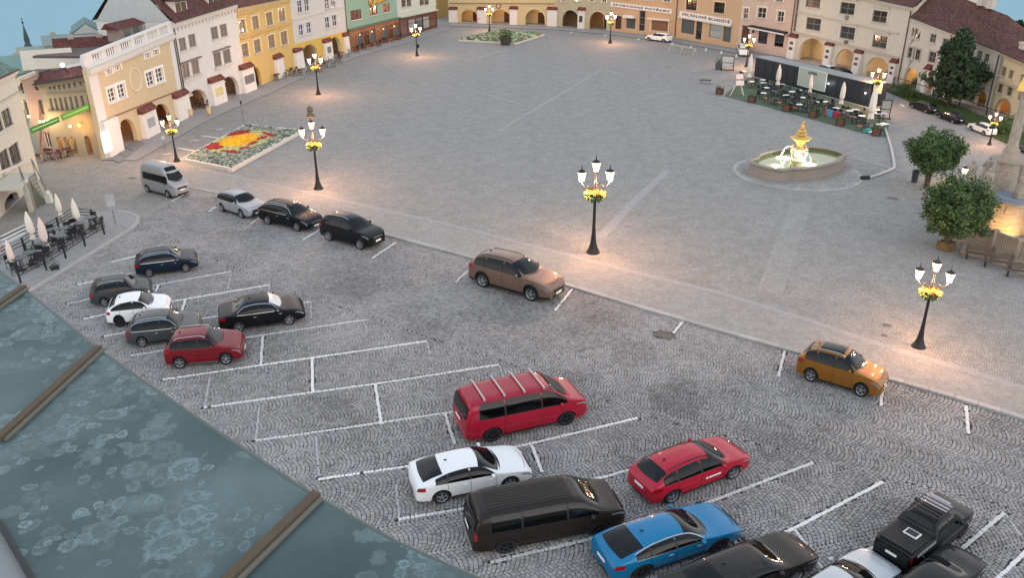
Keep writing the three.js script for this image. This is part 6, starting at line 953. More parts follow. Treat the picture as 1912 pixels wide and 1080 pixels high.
// ---------- plague column ----------
{
  const C = G(1850, 433), g = thing('plague_column', 'baroque stone column with statues, gilded top figure and lit yellow plinth', 'monument', C, 0.35), Y = (px, py) => heightAt(C, px, py);
  const stone = new THREE.MeshStandardMaterial({ color: new THREE.Color(0.66, 0.58, 0.46), roughness: 0.88, map: again(grainTex, 1) }), lead = mat(new THREE.Color(0.22, 0.25, 0.30), 0.6), gold = mat(new THREE.Color(0.72, 0.50, 0.14), 0.35, 0.7);
  const yp = Y(1870, 352), y1 = Y(1882, 300), y2 = Y(1888, 280), yc = Y(1902, 168), yt = Y(1908, 110);
  const prism = (r0, r1, h0, h1, n = 6) => { const q = new THREE.CylinderGeometry(r1, r0, h1 - h0, n); q.rotateY(Math.PI / n); q.translate(0, (h0 + h1) / 2, 0); return q.toNonIndexed(); };
  part(g, 'base_step', prism(4.0, 4.0, 0, 0.22), stone); part(g, 'base_step', prism(3.5, 3.4, 0.22, 0.5), stone); part(g, 'plinth', prism(2.75, 2.6, 0.5, yp - 0.25), stone);
  for (let i = 0; i < 6; i++) { const t = i * Math.PI / 3; part(g, 'pilaster', (() => { const b = box(0.42, yp - 0.75, 0.5, 0, (yp - 0.75) / 2 + 0.5, 2.55); b.rotateY(t); return b; })(), stone); const w = part(g, 'carved_panel', (() => { const b = new THREE.TorusGeometry(0.42, 0.09, 6, 14); b.scale(1, 1.1, 1); b.translate(0, yp * 0.72, 2.36); b.rotateY(t + Math.PI / 6); return b; })(), stone); }
  part(g, 'plinth_cornice', merge([prism(3.1, 3.1, yp - 0.25, yp - 0.1), prism(2.95, 2.95, yp - 0.1, yp)]), lead);
  part(g, 'upper_plinth', prism(0.85, 0.7, yp, y1), stone); part(g, 'upper_cornice', merge([prism(1.05, 1.05, y1, y1 + 0.16), prism(0.6, 0.5, y1 + 0.16, y2)]), stone);
  part(g, 'shaft', lathe([[0.46, y2], [0.38, y2 + 0.2], [0.33, y2 + 0.4], [0.31, (y2 + yc) / 2], [0.26, yc - 0.4], [0.4, yc - 0.15], [0.42, yc]], 18), stone);
  const robe = (h, m) => [lathe([[0.3 * h, 0], [0.26 * h, 0.2 * h], [0.17 * h, 0.5 * h], [0.22 * h, 0.68 * h], [0.17 * h, 0.78 * h], [0.07 * h, 0.83 * h]], 9), ball(0.095 * h, 0, 0.9 * h, 0.02 * h), bar(V(0.16 * h, 0.7 * h, 0), V(0.24 * h, 0.45 * h, 0.12 * h), 0.06 * h), bar(V(-0.16 * h, 0.7 * h, 0), V(-0.1 * h, 0.52 * h, 0.2 * h), 0.06 * h)];
  part(g, 'gilded_figure', (() => { const q = merge([...robe(yt - yc, 0), new THREE.TorusGeometry(0.2 * (yt - yc), 0.02 * (yt - yc), 5, 16).translate(0, 0.92 * (yt - yc), -0.05)]); q.translate(0, yc, 0); return q; })(), gold);
  const sh = 1.45; for (let i = 0; i < 6; i++) { const t = i * Math.PI / 3 + Math.PI / 6 + 0.2, s = new THREE.Group(); s.name = 'statue'; s.position.set(Math.sin(t) * 2.0, yp, Math.cos(t) * 2.0); s.rotation.y = t; g.add(s); part(s, 'pedestal', rbox(0.7, 0.3, 0.7, 0.03, 0, 0.15, 0), stone); part(s, 'figure', (() => { const q = merge(robe(Math.max(1.2, Math.min(1.9, sh)), 0)); q.translate(0, 0.3, 0); return q; })(), stone); }
  // stone balustrade in front
  const bl = thing('stone_balustrade', 'low stone balustrade round the lit column', 'balustrade', V(0, 0, 0)), pts = [[1806, 452], [1850, 467], [1895, 484], [1945, 503]].map(([x, y]) => G(x, y));
  for (let i = 0; i < pts.length - 1; i++) { const p = pts[i], q = pts[i + 1], d = q.clone().sub(p), n = 10; part(bl, 'top_rail', bar(p.clone().setY(1.25), q.clone().setY(1.25), 0.1, 8), stone); part(bl, 'bottom_rail', bar(p.clone().setY(0.2), q.clone().setY(0.2), 0.1, 8), stone); part(bl, 'pier', box(0.4, 1.4, 0.4, p.x, 0.7, p.z), stone); for (let k = 1; k < n; k++) { const r = p.clone().lerp(q, k / n); part(bl, 'baluster', cyl(0.1, 0.07, 1.05, 8, r.x, 0.2, r.z), stone); } }
  const steps = thing('column_steps', 'wide stone steps below the balustrade', 'steps', V(0, 0, 0)); for (let i = 0; i < 3; i++) { const e = [[1797 - i * 3, 461 + i * 5], [1850, 478 + i * 6], [1900, 497 + i * 7], [1945, 514 + i * 8]].map(([x, y]) => G(x, y)), bk = pts; part(steps, 'step', (() => { const s = new THREE.Shape([...e, ...[...bk].reverse()].map((p) => new THREE.Vector2(p.x, -p.z))), q = new THREE.ExtrudeGeometry(s, { depth: 0.18 - i * 0.05, bevelEnabled: false }); q.rotateX(-Math.PI / 2); q.translate(0, 0.005, 0); return q; })(), stone); }
  // flood lights
  for (const [px, py, I] of [[1822, 449, 48], [1888, 474, 48]]) { const P = G(px, py), f = thing('floodlight', px < 1860 ? 'small ground floodlight at the left of the column' : 'small ground floodlight in front of the column', 'floodlight', P, 0, 'ground floodlights'); part(f, 'housing', rbox(0.3, 0.2, 0.22, 0.03, 0, 0.16, 0), iron); part(f, 'lamp_face', box(0.24, 0.03, 0.16, 0, 0.27, 0), new THREE.MeshStandardMaterial({ color: 0x553300, emissive: 0xffc060, emissiveIntensity: 1 })); const q = new THREE.SpotLight(0xffbe68, I, 0, 0.75, 0.6, 2); q.position.set(0, 0.4, 0); const tg = C.clone().sub(P).setY(2.6); q.target.position.copy(tg); q.castShadow = true; q.shadow.radius = 4; f.add(q, q.target); }
  const lp = G(1795, 345), hl = heightAt(lp, 1792, 318), fl = thing('column_lantern', 'single bright lantern between the round trees and the column', 'lantern', lp); part(fl, 'pole', cyl(0.07, 0.05, hl - 0.2, 8), iron); part(fl, 'lantern_glass', rbox(0.36, 0.42, 0.36, 0.06, 0, hl, 0), lampGlow); part(fl, 'cap', lathe([[0.28, hl + 0.22], [0.05, hl + 0.38], [0.001, hl + 0.4]], 8), iron); const q = new THREE.PointLight(0xffc060, 22, 0, 2); q.position.set(0, hl, 0); q.shadow.radius = 8; q.castShadow = true; fl.add(q);
}
// ---------- terraces ----------
const canvasM = mat(0xe6e0d2, 0.85), canvasPink = mat(0xe2cfc4, 0.85), whiteTop = mat(0xefefec, 0.4), blackM = mat(0x1c1d20, 0.6), woodM = mat(0x6a4a36, 0.75), greyMetal = mat(0x8a8d8e, 0.4, 0.5);
const umbGeo = (() => {
  const n = 24, rows = [[0.045, 1.0], [0.10, 0.93], [0.19, 0.8], [0.235, 0.62], [0.25, 0.45], [0.14, 0.38], [0.2, 0.28], [0.23, 0.2]], p = [], ix = [];
  rows.forEach(([r, y], k) => { for (let i = 0; i < n; i++) { const t = i / n * 6.283, q = r * (i % 3 === 0 ? 1.12 : 0.82) * (1 + 0.1 * Math.sin(i * 5.1 + k)); p.push(Math.cos(t + k * 0.12) * q, y + (k === rows.length - 1 && i % 3 ? 0.03 : 0), Math.sin(t + k * 0.12) * q); } });
  for (let k = 0; k < rows.length - 1; k++) for (let i = 0; i < n; i++) { const a = k * n + i, b = k * n + (i + 1) % n; ix.push(a, b, a + n, b, b + n, a + n); }
  const c = p.length / 3; p.push(0, 1.01, 0); for (let i = 0; i < n; i++) ix.push(c, (i + 1) % n, i);
  const g = new THREE.BufferGeometry(); g.setAttribute('position', new THREE.Float32BufferAttribute(p, 3)); g.setIndex(ix); g.computeVertexNormals(); return g;
})();
const umbStrap = new THREE.TorusGeometry(0.15, 0.02, 5, 14).rotateX(Math.PI / 2).translate(0, 0.38, 0);
function umbrella(bx, by, tx, ty, label, group, m = canvasM) {
  const P = G(bx, by, 0.05), h = heightAt(P, tx, ty), g = thing('closed_umbrella', label, 'umbrella', P, rnd() * 6, group); g.scale.set(h / 2.9, h, h / 2.9);
  part(g, 'canopy', umbGeo, m); part(g, 'pole', cyl(0.04, 0.04, 0.98, 8), greyMetal); part(g, 'strap', umbStrap, mat(0xbab2a2, 0.8)); part(g, 'base', cyl(0.42, 0.36, 0.045, 4), mat(0x77797a, 0.8)); return g;
}
const chairGeo = { seat: rbox(0.44, 0.04, 0.44, 0.015, 0, 0.45, 0), back: merge([rbox(0.44, 0.3, 0.035, 0.012, 0, 0.76, -0.22)]), leg: [[-1, -1], [1, -1], [-1, 1], [1, 1]].map(([x, z]) => bar(V(x * 0.21, 0, z * 0.21), V(x * 0.19, z < 0 ? 0.9 : 0.45, z * 0.2), 0.018, 5)) };
function chair(P, turn, label, m, group, s = 1) { const g = thing('cafe_chair', label, 'chair', P, turn, group); g.scale.setScalar(s); part(g, 'seat', chairGeo.seat, m); part(g, 'backrest', chairGeo.back, m); for (const l of chairGeo.leg) part(g, 'leg', l, m); return g; }
const tblGeo = { top: cyl(0.36, 0.36, 0.035, 20, 0, 0.72, 0), leg: cyl(0.04, 0.035, 0.72, 8), base: cyl(0.26, 0.2, 0.04, 12) };
function table(P, label, top, m, group, s = 1) { const g = thing('cafe_table', label, 'table', P, 0, group); g.scale.setScalar(s); part(g, 'table_top', tblGeo.top, top); part(g, 'leg', tblGeo.leg, m); part(g, 'base', tblGeo.base, m); return g; }
// where each chair stands at its table, as seen
function seats(P, angles, r) {
  const q = angles.map((a) => ({ a, p: P.clone().add(V(Math.sin(a) * r, 0, Math.cos(a) * r)) })), s = q.map((c) => proj(c.p)), ix = q.map((_, i) => i).sort((i, j) => s[i][0] - s[j][0]);
  ix.forEach((i, k) => { q[i].where = q.length === 1 ? 'the only one' : k === 0 ? 'on its left' : k === ix.length - 1 ? 'on its right' : null; });
  const mid = ix.filter((i) => !q[i].where).sort((i, j) => s[i][1] - s[j][1]); if (mid.length === 1) q[mid[0]].where = 'between the other two'; else mid.forEach((i, k) => { q[i].where = k ? 'on its near side' : 'on its far side'; });
  return q;
}
// terrace before the container
{
  const carpet = [[1352, 180], [1366, 166], [1400, 143], [1450, 155], [1540, 180], [1628, 205], [1660, 232], [1652, 256], [1600, 246], [1500, 219], [1420, 197]].map(([x, y]) => G(x, y));
  solo('terrace_carpet', sheetFrom(carpet, 0.03), new THREE.MeshStandardMaterial({ color: new THREE.Color(0.15, 0.22, 0.13), roughness: 0.95, map: again(grainTex, 1.5) }), 'green carpet of the open-air terrace', 'carpet', 'structure');
  const f = new Front([1407, 142], [1621, 200]), hA = heightAt(f.A, 1406, 107), hB = heightAt(f.B, 1623, 157), L = f.L, g = thing('container_wall', 'long black container bar with pale screen behind the terrace', 'container', f.A, f.turn);
  const dk = new THREE.MeshStandardMaterial({ color: new THREE.Color(0.022, 0.028, 0.036), roughness: 0.6 }), h = (x) => lerp(hA, hB, x / L);
  for (let i = 0; i < 3; i++) { const x0 = [0, 0.415, 0.655][i] * L, x1 = [0.415, 0.655, 1][i] * L, s = new THREE.Shape([[x0 + 0.02, 0.12], [x1 - 0.02, 0.12], [x1 - 0.02, h(x1)], [x0 + 0.02, h(x0)]].map(([x, y]) => new THREE.Vector2(x, y))), q = new THREE.ExtrudeGeometry(s, { depth: 2.3, bevelEnabled: false }); q.translate(0, 0, -2.3); part(g, 'box', q, dk); part(g, 'roof_panel', sloped(x0 + 0.02, h(x0) + 0.05, x1 - 0.02, h(x1) + 0.05, 0.08, 2.4, -1.13), mat(0x8f9292, 0.7)); for (let k = 0; k < 6; k++) part(g, 'wall_rib', box(0.05, h(x0) - 0.4, 0.03, lerp(x0, x1, (k + 0.5) / 6), h(x0) / 2, 0.016), dk); }
  part(g, 'plinth', box(L, 0.12, 2.2, L / 2, 0.06, -1.12), blackM);
  const c = f.rect(1516.5, 146, 51, 34), sc = new THREE.Group(); sc.name = 'screen'; sc.position.set(c.x, c.y - 0.1, 0.06); g.add(sc); const tilt = Math.atan2(hB - hA, L); sc.rotation.z = tilt;
  part(sc, 'screen_cloth', box(c.w, c.h, 0.04, 0, 0, 0), mat(0xb9beb2, 0.8)); part(sc, 'border', merge([box(c.w + 0.1, 0.09, 0.07, 0, c.h / 2, 0), box(c.w + 0.1, 0.09, 0.07, 0, -c.h / 2, 0), box(0.09, c.h, 0.07, c.w / 2, 0, 0), box(0.09, c.h, 0.07, -c.w / 2, 0, 0)]), mat(0xe0e2da, 0.7));
  signText(sc, 'LETŇÁK', -c.w * 0.16, c.h * 0.24, c.w * 0.17, c.h * 0.24, c.h * 0.13, 0.022, 0x3a3c38); part(sc, 'screen_roller', bar(V(-c.w / 2, -c.h / 2 - 0.15, 0.03), V(c.w / 2, -c.h / 2 - 0.15, 0.03), 0.06), blackM);
  for (const [px, py] of [[1548, 156], [1617, 174]]) { const q = f.at(px, py); lampBulb(g, V(Math.min(q.x, L - 0.2), q.y, 0.14), 2, 0xffffff, 2.5, 0.11); }
  part(g, 'gable_board', box(0.08, h(L) * 0.45, 1.2, L + 0.3, h(L) * 0.8, -0.6), mat(0xd8c2a4, 0.7));
  const TG = 'tables of the open-air terrace', CG = 'black chairs of the open-air terrace';
  const spots = [[1424, 150], [1425, 155.5], [1430.5, 164.7], [1425.5, 174.7], [1459.4, 158.4], [1478, 172], [1467, 179], [1492.7, 169.7], [1497.7, 183], [1492, 196], [1529, 191.7], [1403, 153], [1388, 134], [1542, 191], [1560.4, 202.8], [1585.5, 207.8], [1596.8, 206], [1608.7, 217.2], [1639.5, 207]];
  spots.forEach(([px, py], i) => {
    const P = G(px, py, 0.75).setY(0.03); table(P, `${ordinal(i)} white round terrace table, counted from the notice board end`, whiteTop, blackM, TG, 1.05);
    const n = [3, 2, 4, 3, 4, 4, 4, 4, 4, 3, 4, 2, 1, 4, 3, 3, 3, 3, 2][i]; for (const q of seats(P, Array.from({ length: n }, (_, k) => rnd() * 0.7 + k * 6.283 / n + i), rr(0.7, 0.88))) chair(q.p, q.a + Math.PI + rr(-0.3, 0.3), `black chair at the ${ordinal(i)} white terrace table, ${q.where}`, blackM, CG, 1.05);
  });
  [[1441, 158], [1445, 170], [1462, 168], [1480, 181], [1510, 174], [1513, 187], [1507, 198], [1545, 201], [1573, 210], [1448, 184], [1476, 192], [1530, 203], [1592, 218], [1622, 228]].forEach(([px, py], i) => {
    const P = G(px, py, 0.75).setY(0.03); table(P, `${ordinal(i)} dark bare terrace table, counted from the notice board end`, mat(0x4c5054, 0.5), blackM, TG, 0.95);
    for (const q of seats(P, [0, 1, 2].map((k) => k * 2.09 + i * 0.9), 0.74)) chair(q.p, q.a + Math.PI + rr(-0.3, 0.3), `dark chair at the ${ordinal(i)} bare terrace table, ${q.where}`, mat(0x2c2e32, 0.6), 'dark chairs of the open-air terrace', 1.0);
  });
  const UG = 'closed umbrellas of the open-air terrace';
  [[1397, 156, 1402, 102], [1450, 169, 1452, 121], [1510, 181, 1513, 140], [1568, 205, 1574, 154], [1622, 237, 1630, 164]].forEach((u, i) => umbrella(...u, ['closed white umbrella at the notice board end of the terrace', 'closed white umbrella before the left black panel', 'closed white umbrella before the pale screen', 'closed white umbrella before the right black panel', 'wide closed white umbrella at the lawn end of the terrace'][i], UG));
  // tubs along the edge
  [[1343, 176, 'beside the easel sign'], [1403, 191, 'with a pale pot next to it'], [1468, 207, 'below the second umbrella'], [1517, 219, 'beside the blankets'], [1568, 234, 'beyond the blankets'], [1635, 253, 'at the hose end of the terrace']].forEach(([x, y, w]) => {
    const t = thing('planter_box', `dark framed wooden planter box ${w}`, 'planter', G(x, y, 0.03), -0.5, 'planter boxes along the terrace edge'); for (const s of [-1, 1]) { part(t, 'board', box(0.7, 0.6, 0.05, 0, 0.34, s * 0.3), woodM); part(t, 'board', box(0.05, 0.6, 0.55, s * 0.33, 0.34, 0), woodM); for (const q of [-1, 1]) part(t, 'post', box(0.07, 0.8, 0.07, s * 0.37, 0.4, q * 0.35), blackM); } part(t, 'soil', box(0.6, 0.04, 0.52, 0, 0.56, 0), mat(0x2a211a, 0.95)); part(t, 'plant', crownGeo(160, inBall(0.26, 0.2, 0.26, 0.72), 0.14, GREENS), leafM).userData.kind = 'stuff';
  });
  [[1428, 191, 0xb06a30, 'orange stool at the terrace edge below the third table'], [1454, 199, 0xc07a2c, 'orange stool between the planter boxes'], [1481, 209, 0xb8502a, 'rust red stool left of the fountain top'], [1603, 244, 0xb8602f, 'orange stool beside the teal cushions'], [1440, 196, 0x8a2c22, 'dark red stool at the terrace edge']].forEach(([x, y, c, l]) => { const t = thing('stool', l, 'stool', G(x, y, 0.03), rnd() * 3, 'coloured stools'); part(t, 'seat', rbox(0.5, 0.08, 0.42, 0.03, 0, 0.46, 0), mat(c, 0.7)); for (const [a, b] of [[1, 1], [1, -1], [-1, 1], [-1, -1]]) part(t, 'leg', bar(V(a * 0.22, 0, b * 0.18), V(a * 0.18, 0.44, b * 0.15), 0.02, 5), blackM); });
  { const a = G(1539, 222, 0.03), b = G(1566, 231, 0.03), d = b.clone().sub(a), l = d.length(), r = thing('blanket_rack', 'rail hung with red, turquoise and purple blankets', 'rack', a, Math.atan2(-d.z, d.x)); part(r, 'rail', bar(V(0, 1.05, 0), V(l, 1.05, 0), 0.03), blackM); for (const x of [0.05, l - 0.05]) part(r, 'post', bar(V(x, 0, 0), V(x, 1.05, 0), 0.035), blackM); [0xb9434a, 0x2a9db4, 0x3aa6bc, 0x8a2f6c, 0xb0322c, 0x9a2a22].forEach((c, i) => { const w = l / 6 - 0.03, q = new THREE.CylinderGeometry(0.06, 0.06, w, 8, 1, true); part(r, 'blanket', merge([rbox(w, 0.6, 0.05, 0.02, l * (i + 0.5) / 6, 0.74, 0.07), rbox(w, 0.5, 0.05, 0.02, l * (i + 0.5) / 6, 0.79, -0.07), rbox(w, 0.06, 0.18, 0.02, l * (i + 0.5) / 6, 1.07, 0)]), mat(c, 0.9)); }); }
  { const t = thing('cushion_pile', 'teal and white cushions heaped at the terrace corner', 'cushions', G(1616, 248, 0.03), 0.4); [[0, 0.12, 0, 0x3f9d92], [0.3, 0.1, 0.15, 0xe6e8ea], [0.55, 0.12, -0.05, 0x4a3f66], [0.25, 0.3, 0.02, 0x4aa89c]].forEach(([x, y, z, c]) => part(t, 'cushion', rbox(0.48, 0.2, 0.46, 0.08, x, y, z), mat(c, 0.9))); }
  [[1641, 222, 0.15, 'white folded table leaning at the lawn end of the terrace'], [1645, 243, 0.5, 'white folded tables stacked beside the hose']].forEach(([x, y, t, l]) => { const q = thing('folded_table', l, 'table', G(x, y, 0.03), t, 'folded white tables'); part(q, 'board', (() => { const b = rbox(1.3, 0.06, 0.75, 0.02, 0, 0.62, 0); return b; })(), whiteTop); part(q, 'trestle', merge([bar(V(-0.5, 0, -0.3), V(-0.45, 0.6, 0.2), 0.03), bar(V(0.5, 0, -0.3), V(0.45, 0.6, 0.2), 0.03), bar(V(-0.5, 0, 0.3), V(-0.45, 0.6, -0.2), 0.03), bar(V(0.5, 0, 0.3), V(0.45, 0.6, -0.2), 0.03)]), greyMetal); });
  // easel with two pale boards
  { const top = G(1376, 178), e = thing('easel_sign', 'white easel with two pale boards at the corner of the terrace', 'sign', top, 0.2), H = heightAt(top, 1378, 138); for (const [x, z] of [[-1.15, 0.35], [0.55, 0.7], [0.85, -0.25]]) part(e, 'leg', bar(V(x, 0, z), V(0.05, H * 0.8, 0), 0.05, 6), mat(0xd9d2c6, 0.7)); for (const [y, w] of [[0.88, 0.95], [0.6, 1.05]]) part(e, 'board', (() => { const b = rbox(w, H * 0.22, 0.06, 0.02, 0, 0, 0); b.rotateX(-0.3); b.translate(0, H * y, 0.15 + (0.88 - y)); return b; })(), mat(0xe9d2cb, 0.7)); }
  const frameBoard = (px, py, tx, ty, w, label, fill) => { const P = G(px, py), h = heightAt(P, tx, ty), b = thing('notice_board', label, 'notice board', P, -0.35); for (const s of [-1, 1]) part(b, 'post', box(0.09, h, 0.09, s * w / 2, h / 2, 0), blackM); part(b, 'rail', box(w, 0.09, 0.09, 0, h - 0.05, 0), blackM); part(b, 'rail', box(w, 0.07, 0.07, 0, h * 0.5, 0), blackM); part(b, 'foot', box(w + 0.3, 0.08, 0.6, 0, 0.04, 0), blackM); part(b, 'upper_sheet', box(w - 0.12, h * 0.4, 0.03, 0, h * 0.73, 0), fill); part(b, 'lower_sheet', box(w - 0.12, h * 0.2, 0.03, 0, h * 0.37, 0), fill); };
  frameBoard(1357, 131, 1357, 104, 1.7, 'pale notice board in dark frame beside the terrace lamp', mat(0xc6c4bc, 0.7)); frameBoard(1650, 222, 1653, 186, 1.0, 'grey framed board at the lawn end of the terrace', mat(0x9a9a98, 0.7));
  { const s = thing('service_cart', 'dark cart with plants beside the notice board', 'cart', G(1341, 130)); part(s, 'box', rbox(0.9, 0.8, 0.6, 0.05, 0, 0.5, 0), mat(0x4d5250, 0.7)); for (const x of [-0.35, 0.35]) part(s, 'wheel', cyl(0.12, 0.12, 0.08, 12).rotateX(Math.PI / 2).translate(x, 0.12, 0.25), blackM); part(s, 'plant', crownGeo(200, inBall(0.35, 0.35, 0.3, 1.2), 0.16, GREENS), leafM).userData.kind = 'stuff'; }
  { const q = thing('bench', 'low dark bench standing alone on the empty square', 'bench', G(1316, 156), -0.25); part(q, 'seat', rbox(1.5, 0.12, 0.5, 0.03, 0, 0.45, 0), mat(0x3f4a4c, 0.7)); for (const x of [-0.6, 0.6]) part(q, 'leg', box(0.1, 0.4, 0.42, x, 0.2, 0), greyMetal); }
  { const a = G(1250, 96), b = G(1298, 105), d = b.clone().sub(a), l = d.length(), t = thing('trestle_barrier', 'pale trestle barrier before the mirror maze shop', 'barrier', a, Math.atan2(-d.z, d.x)), w = mat(0xb9b6ae, 0.8); part(t, 'beam', box(l, 0.16, 0.1, l / 2, 1.1, 0), w); for (let i = 0; i < 3; i++) { const x = lerp(0.2, l - 0.2, i / 2); part(t, 'trestle_leg', bar(V(x, 0, 0.45), V(x, 1.15, 0), 0.06), w); part(t, 'trestle_leg', bar(V(x, 0, -0.45), V(x, 1.15, 0), 0.06), w); } }
  { const pts = [[1652, 240], [1657, 256], [1663, 275], [1668, 300], [1668, 314], [1640, 326], [1622, 332]].map(([x, y]) => G(x, y, 0.1)); const p = thing('drain_hose', 'pale hose running from the terrace over the square', 'hose', V(0, 0, 0)); part(p, 'hose', new THREE.TubeGeometry(new THREE.CatmullRomCurve3(pts, false, 'catmullrom', 0.2), 60, 0.12, 8), mat(0xb4b6b4, 0.6)); part(p, 'nozzle', bar(pts[6], pts[6].clone().add(V(-0.7, 0, 0.1)), 0.2, 8), blackM); }
}
// furniture under the left houses
{
  const br = mat(0x5a4034, 0.75), dk = mat(0x2d2b2b, 0.7);
  [[520, 150, br], [541, 143, br], [565, 140, br], [590, 134, br], [612, 126, br], [628, 117, br], [640, 108, br], [662, 99, dk], [684, 93, dk], [704, 87, dk], [724, 80, dk], [742, 75, dk], [372, 203, br], [384, 198, br]].forEach(([x, y, m], i) => {
    const P = G(x, y), w = i < 7 ? 'arcade' : i < 12 ? 'timber shopfront' : 'white house arch'; table(P, `${ordinal(i)} cafe table along the left house row`, m, m, 'cafe tables along the left houses', 1.15);
    for (const q of seats(P, [0, 1, 2].map((k) => k * 2.09 + i), 0.9)) chair(q.p, q.a + Math.PI, `${m === br ? 'brown' : 'dark'} chair at the ${ordinal(i)} left house row table, ${q.where}`, m, 'cafe chairs along the left houses', 1.15);
  });
  [[671, 86, 670, 67], [685, 84, 684, 67], [705, 81, 703.5, 61], [732, 72, 731, 53], [748, 66, 745.5, 43]].forEach((u, i) => umbrella(...u, `${ordinal(i)} closed white umbrella before the timber shopfronts`, 'closed umbrellas before the timber shopfronts'));
  [[392, 216, 'wooden shop easel beside the white house pier'], [358, 219, 'small signboard before the second arch']].forEach(([x, y, l]) => { const t = thing('pavement_sign', l, 'sign', G(x, y), 0.8); part(t, 'board', rbox(0.5, 0.8, 0.05, 0.02, 0, 0.55, 0.08), mat(0xcbb68a, 0.8)); part(t, 'board', rbox(0.5, 0.8, 0.05, 0.02, 0, 0.55, -0.08), mat(0xcbb68a, 0.8)); part(t, 'feet', merge([bar(V(-0.22, 0, 0.2), V(-0.22, 0.9, 0), 0.02), bar(V(0.22, 0, 0.2), V(0.22, 0.9, 0), 0.02)]), woodM); });
  const signPost = (bx, by, tx, ty, label, boards, col) => { const P = G(bx, by), h = heightAt(P, tx, ty), t = thing('road_sign', label, 'road sign', P, 0.2); part(t, 'pole', cyl(0.04, 0.04, h, 8), greyMetal); boards.forEach(([y, w, hh, c]) => part(t, 'sign_plate', rbox(w, hh, 0.04, 0.015, 0, h * y, 0.06), mat(c, 0.6, 0.2))); };
  signPost(217, 421, 206, 362, 'grey road sign on a pole at the tip of the cafe island', [[0.88, 0.6, 0.5, 0xa8acae], [0.7, 0.55, 0.35, 0xb4b8ba], [0.56, 0.5, 0.3, 0x9da1a4]]);
  signPost(455, 226, 448, 178, 'slim road sign before the pier of the yellow house', [[0.9, 0.5, 0.4, 0x8f9496], [0.72, 0.2, 0.4, 0x3a3c3e]]); signPost(309, 277, 305, 255, 'slim pole sign before the beige corner house', [[0.9, 0.3, 0.4, 0xa8acae]]); signPost(893, 55, 892, 33, 'slim red sign pole before the cream arches', [[0.92, 0.5, 0.5, 0xb06a80]]); signPost(1055, 48, 1055, 24, 'pale sign pole before the greyish house arch', [[0.9, 0.25, 0.5, 0xb8bcbc]]);
  // green banner over the lane
  const P0 = G(80, 330), P1 = G(190, 296), A = P0.clone().setY(heightAt(P0, 64, 244)), B = P1.clone().setY(heightAt(P1, 163, 199)), d = B.clone().sub(A), l = d.length(), b = thing('street_banner', 'bright green banner stretched across the side lane', 'banner', A, Math.atan2(-d.z, d.x)); const tl = Math.atan2(d.y, Math.hypot(d.x, d.z)), gm = mat(0x5f9a3c, 0.8), gd = mat(0x3f7a44, 0.8);
  for (const [x0, x1, m] of [[0, 0.46, gd], [0.5, 1, gm]]) { const s = part(b, 'cloth', box(l * (x1 - x0), 0.5, 0.03, l * (x0 + x1) / 2, 0, 0), m); s.rotation.z = tl; const t = part(b, 'stripe', box(l * (x1 - x0) * 0.9, 0.12, 0.034, l * (x0 + x1) / 2, 0.02, 0), mat(0x9fd070, 0.8)); t.rotation.z = tl; } part(b, 'cable', merge([bar(V(-0.5, -0.1, 0), V(l + 0.3, Math.sin(tl) * l + 0.3, 0), 0.012)]), blackM);
  // street cafe in the lane
  [[85, 300], [98, 298], [114, 294], [128, 292]].forEach(([x, y], i) => { const P = G(x, y), m = [woodM, mat(0x6a4a58, 0.8), woodM, mat(0x3a2c44, 0.8)][i]; table(P, `${ordinal(i)} table of the lane cafe`, m, m, 'lane cafe tables', 1); for (const q of seats(P, [i, i + 3], 0.8)) chair(q.p, q.a + Math.PI, `chair at the ${ordinal(i)} lane cafe table, ${q.where}`, m, 'lane cafe chairs', 1); });
}
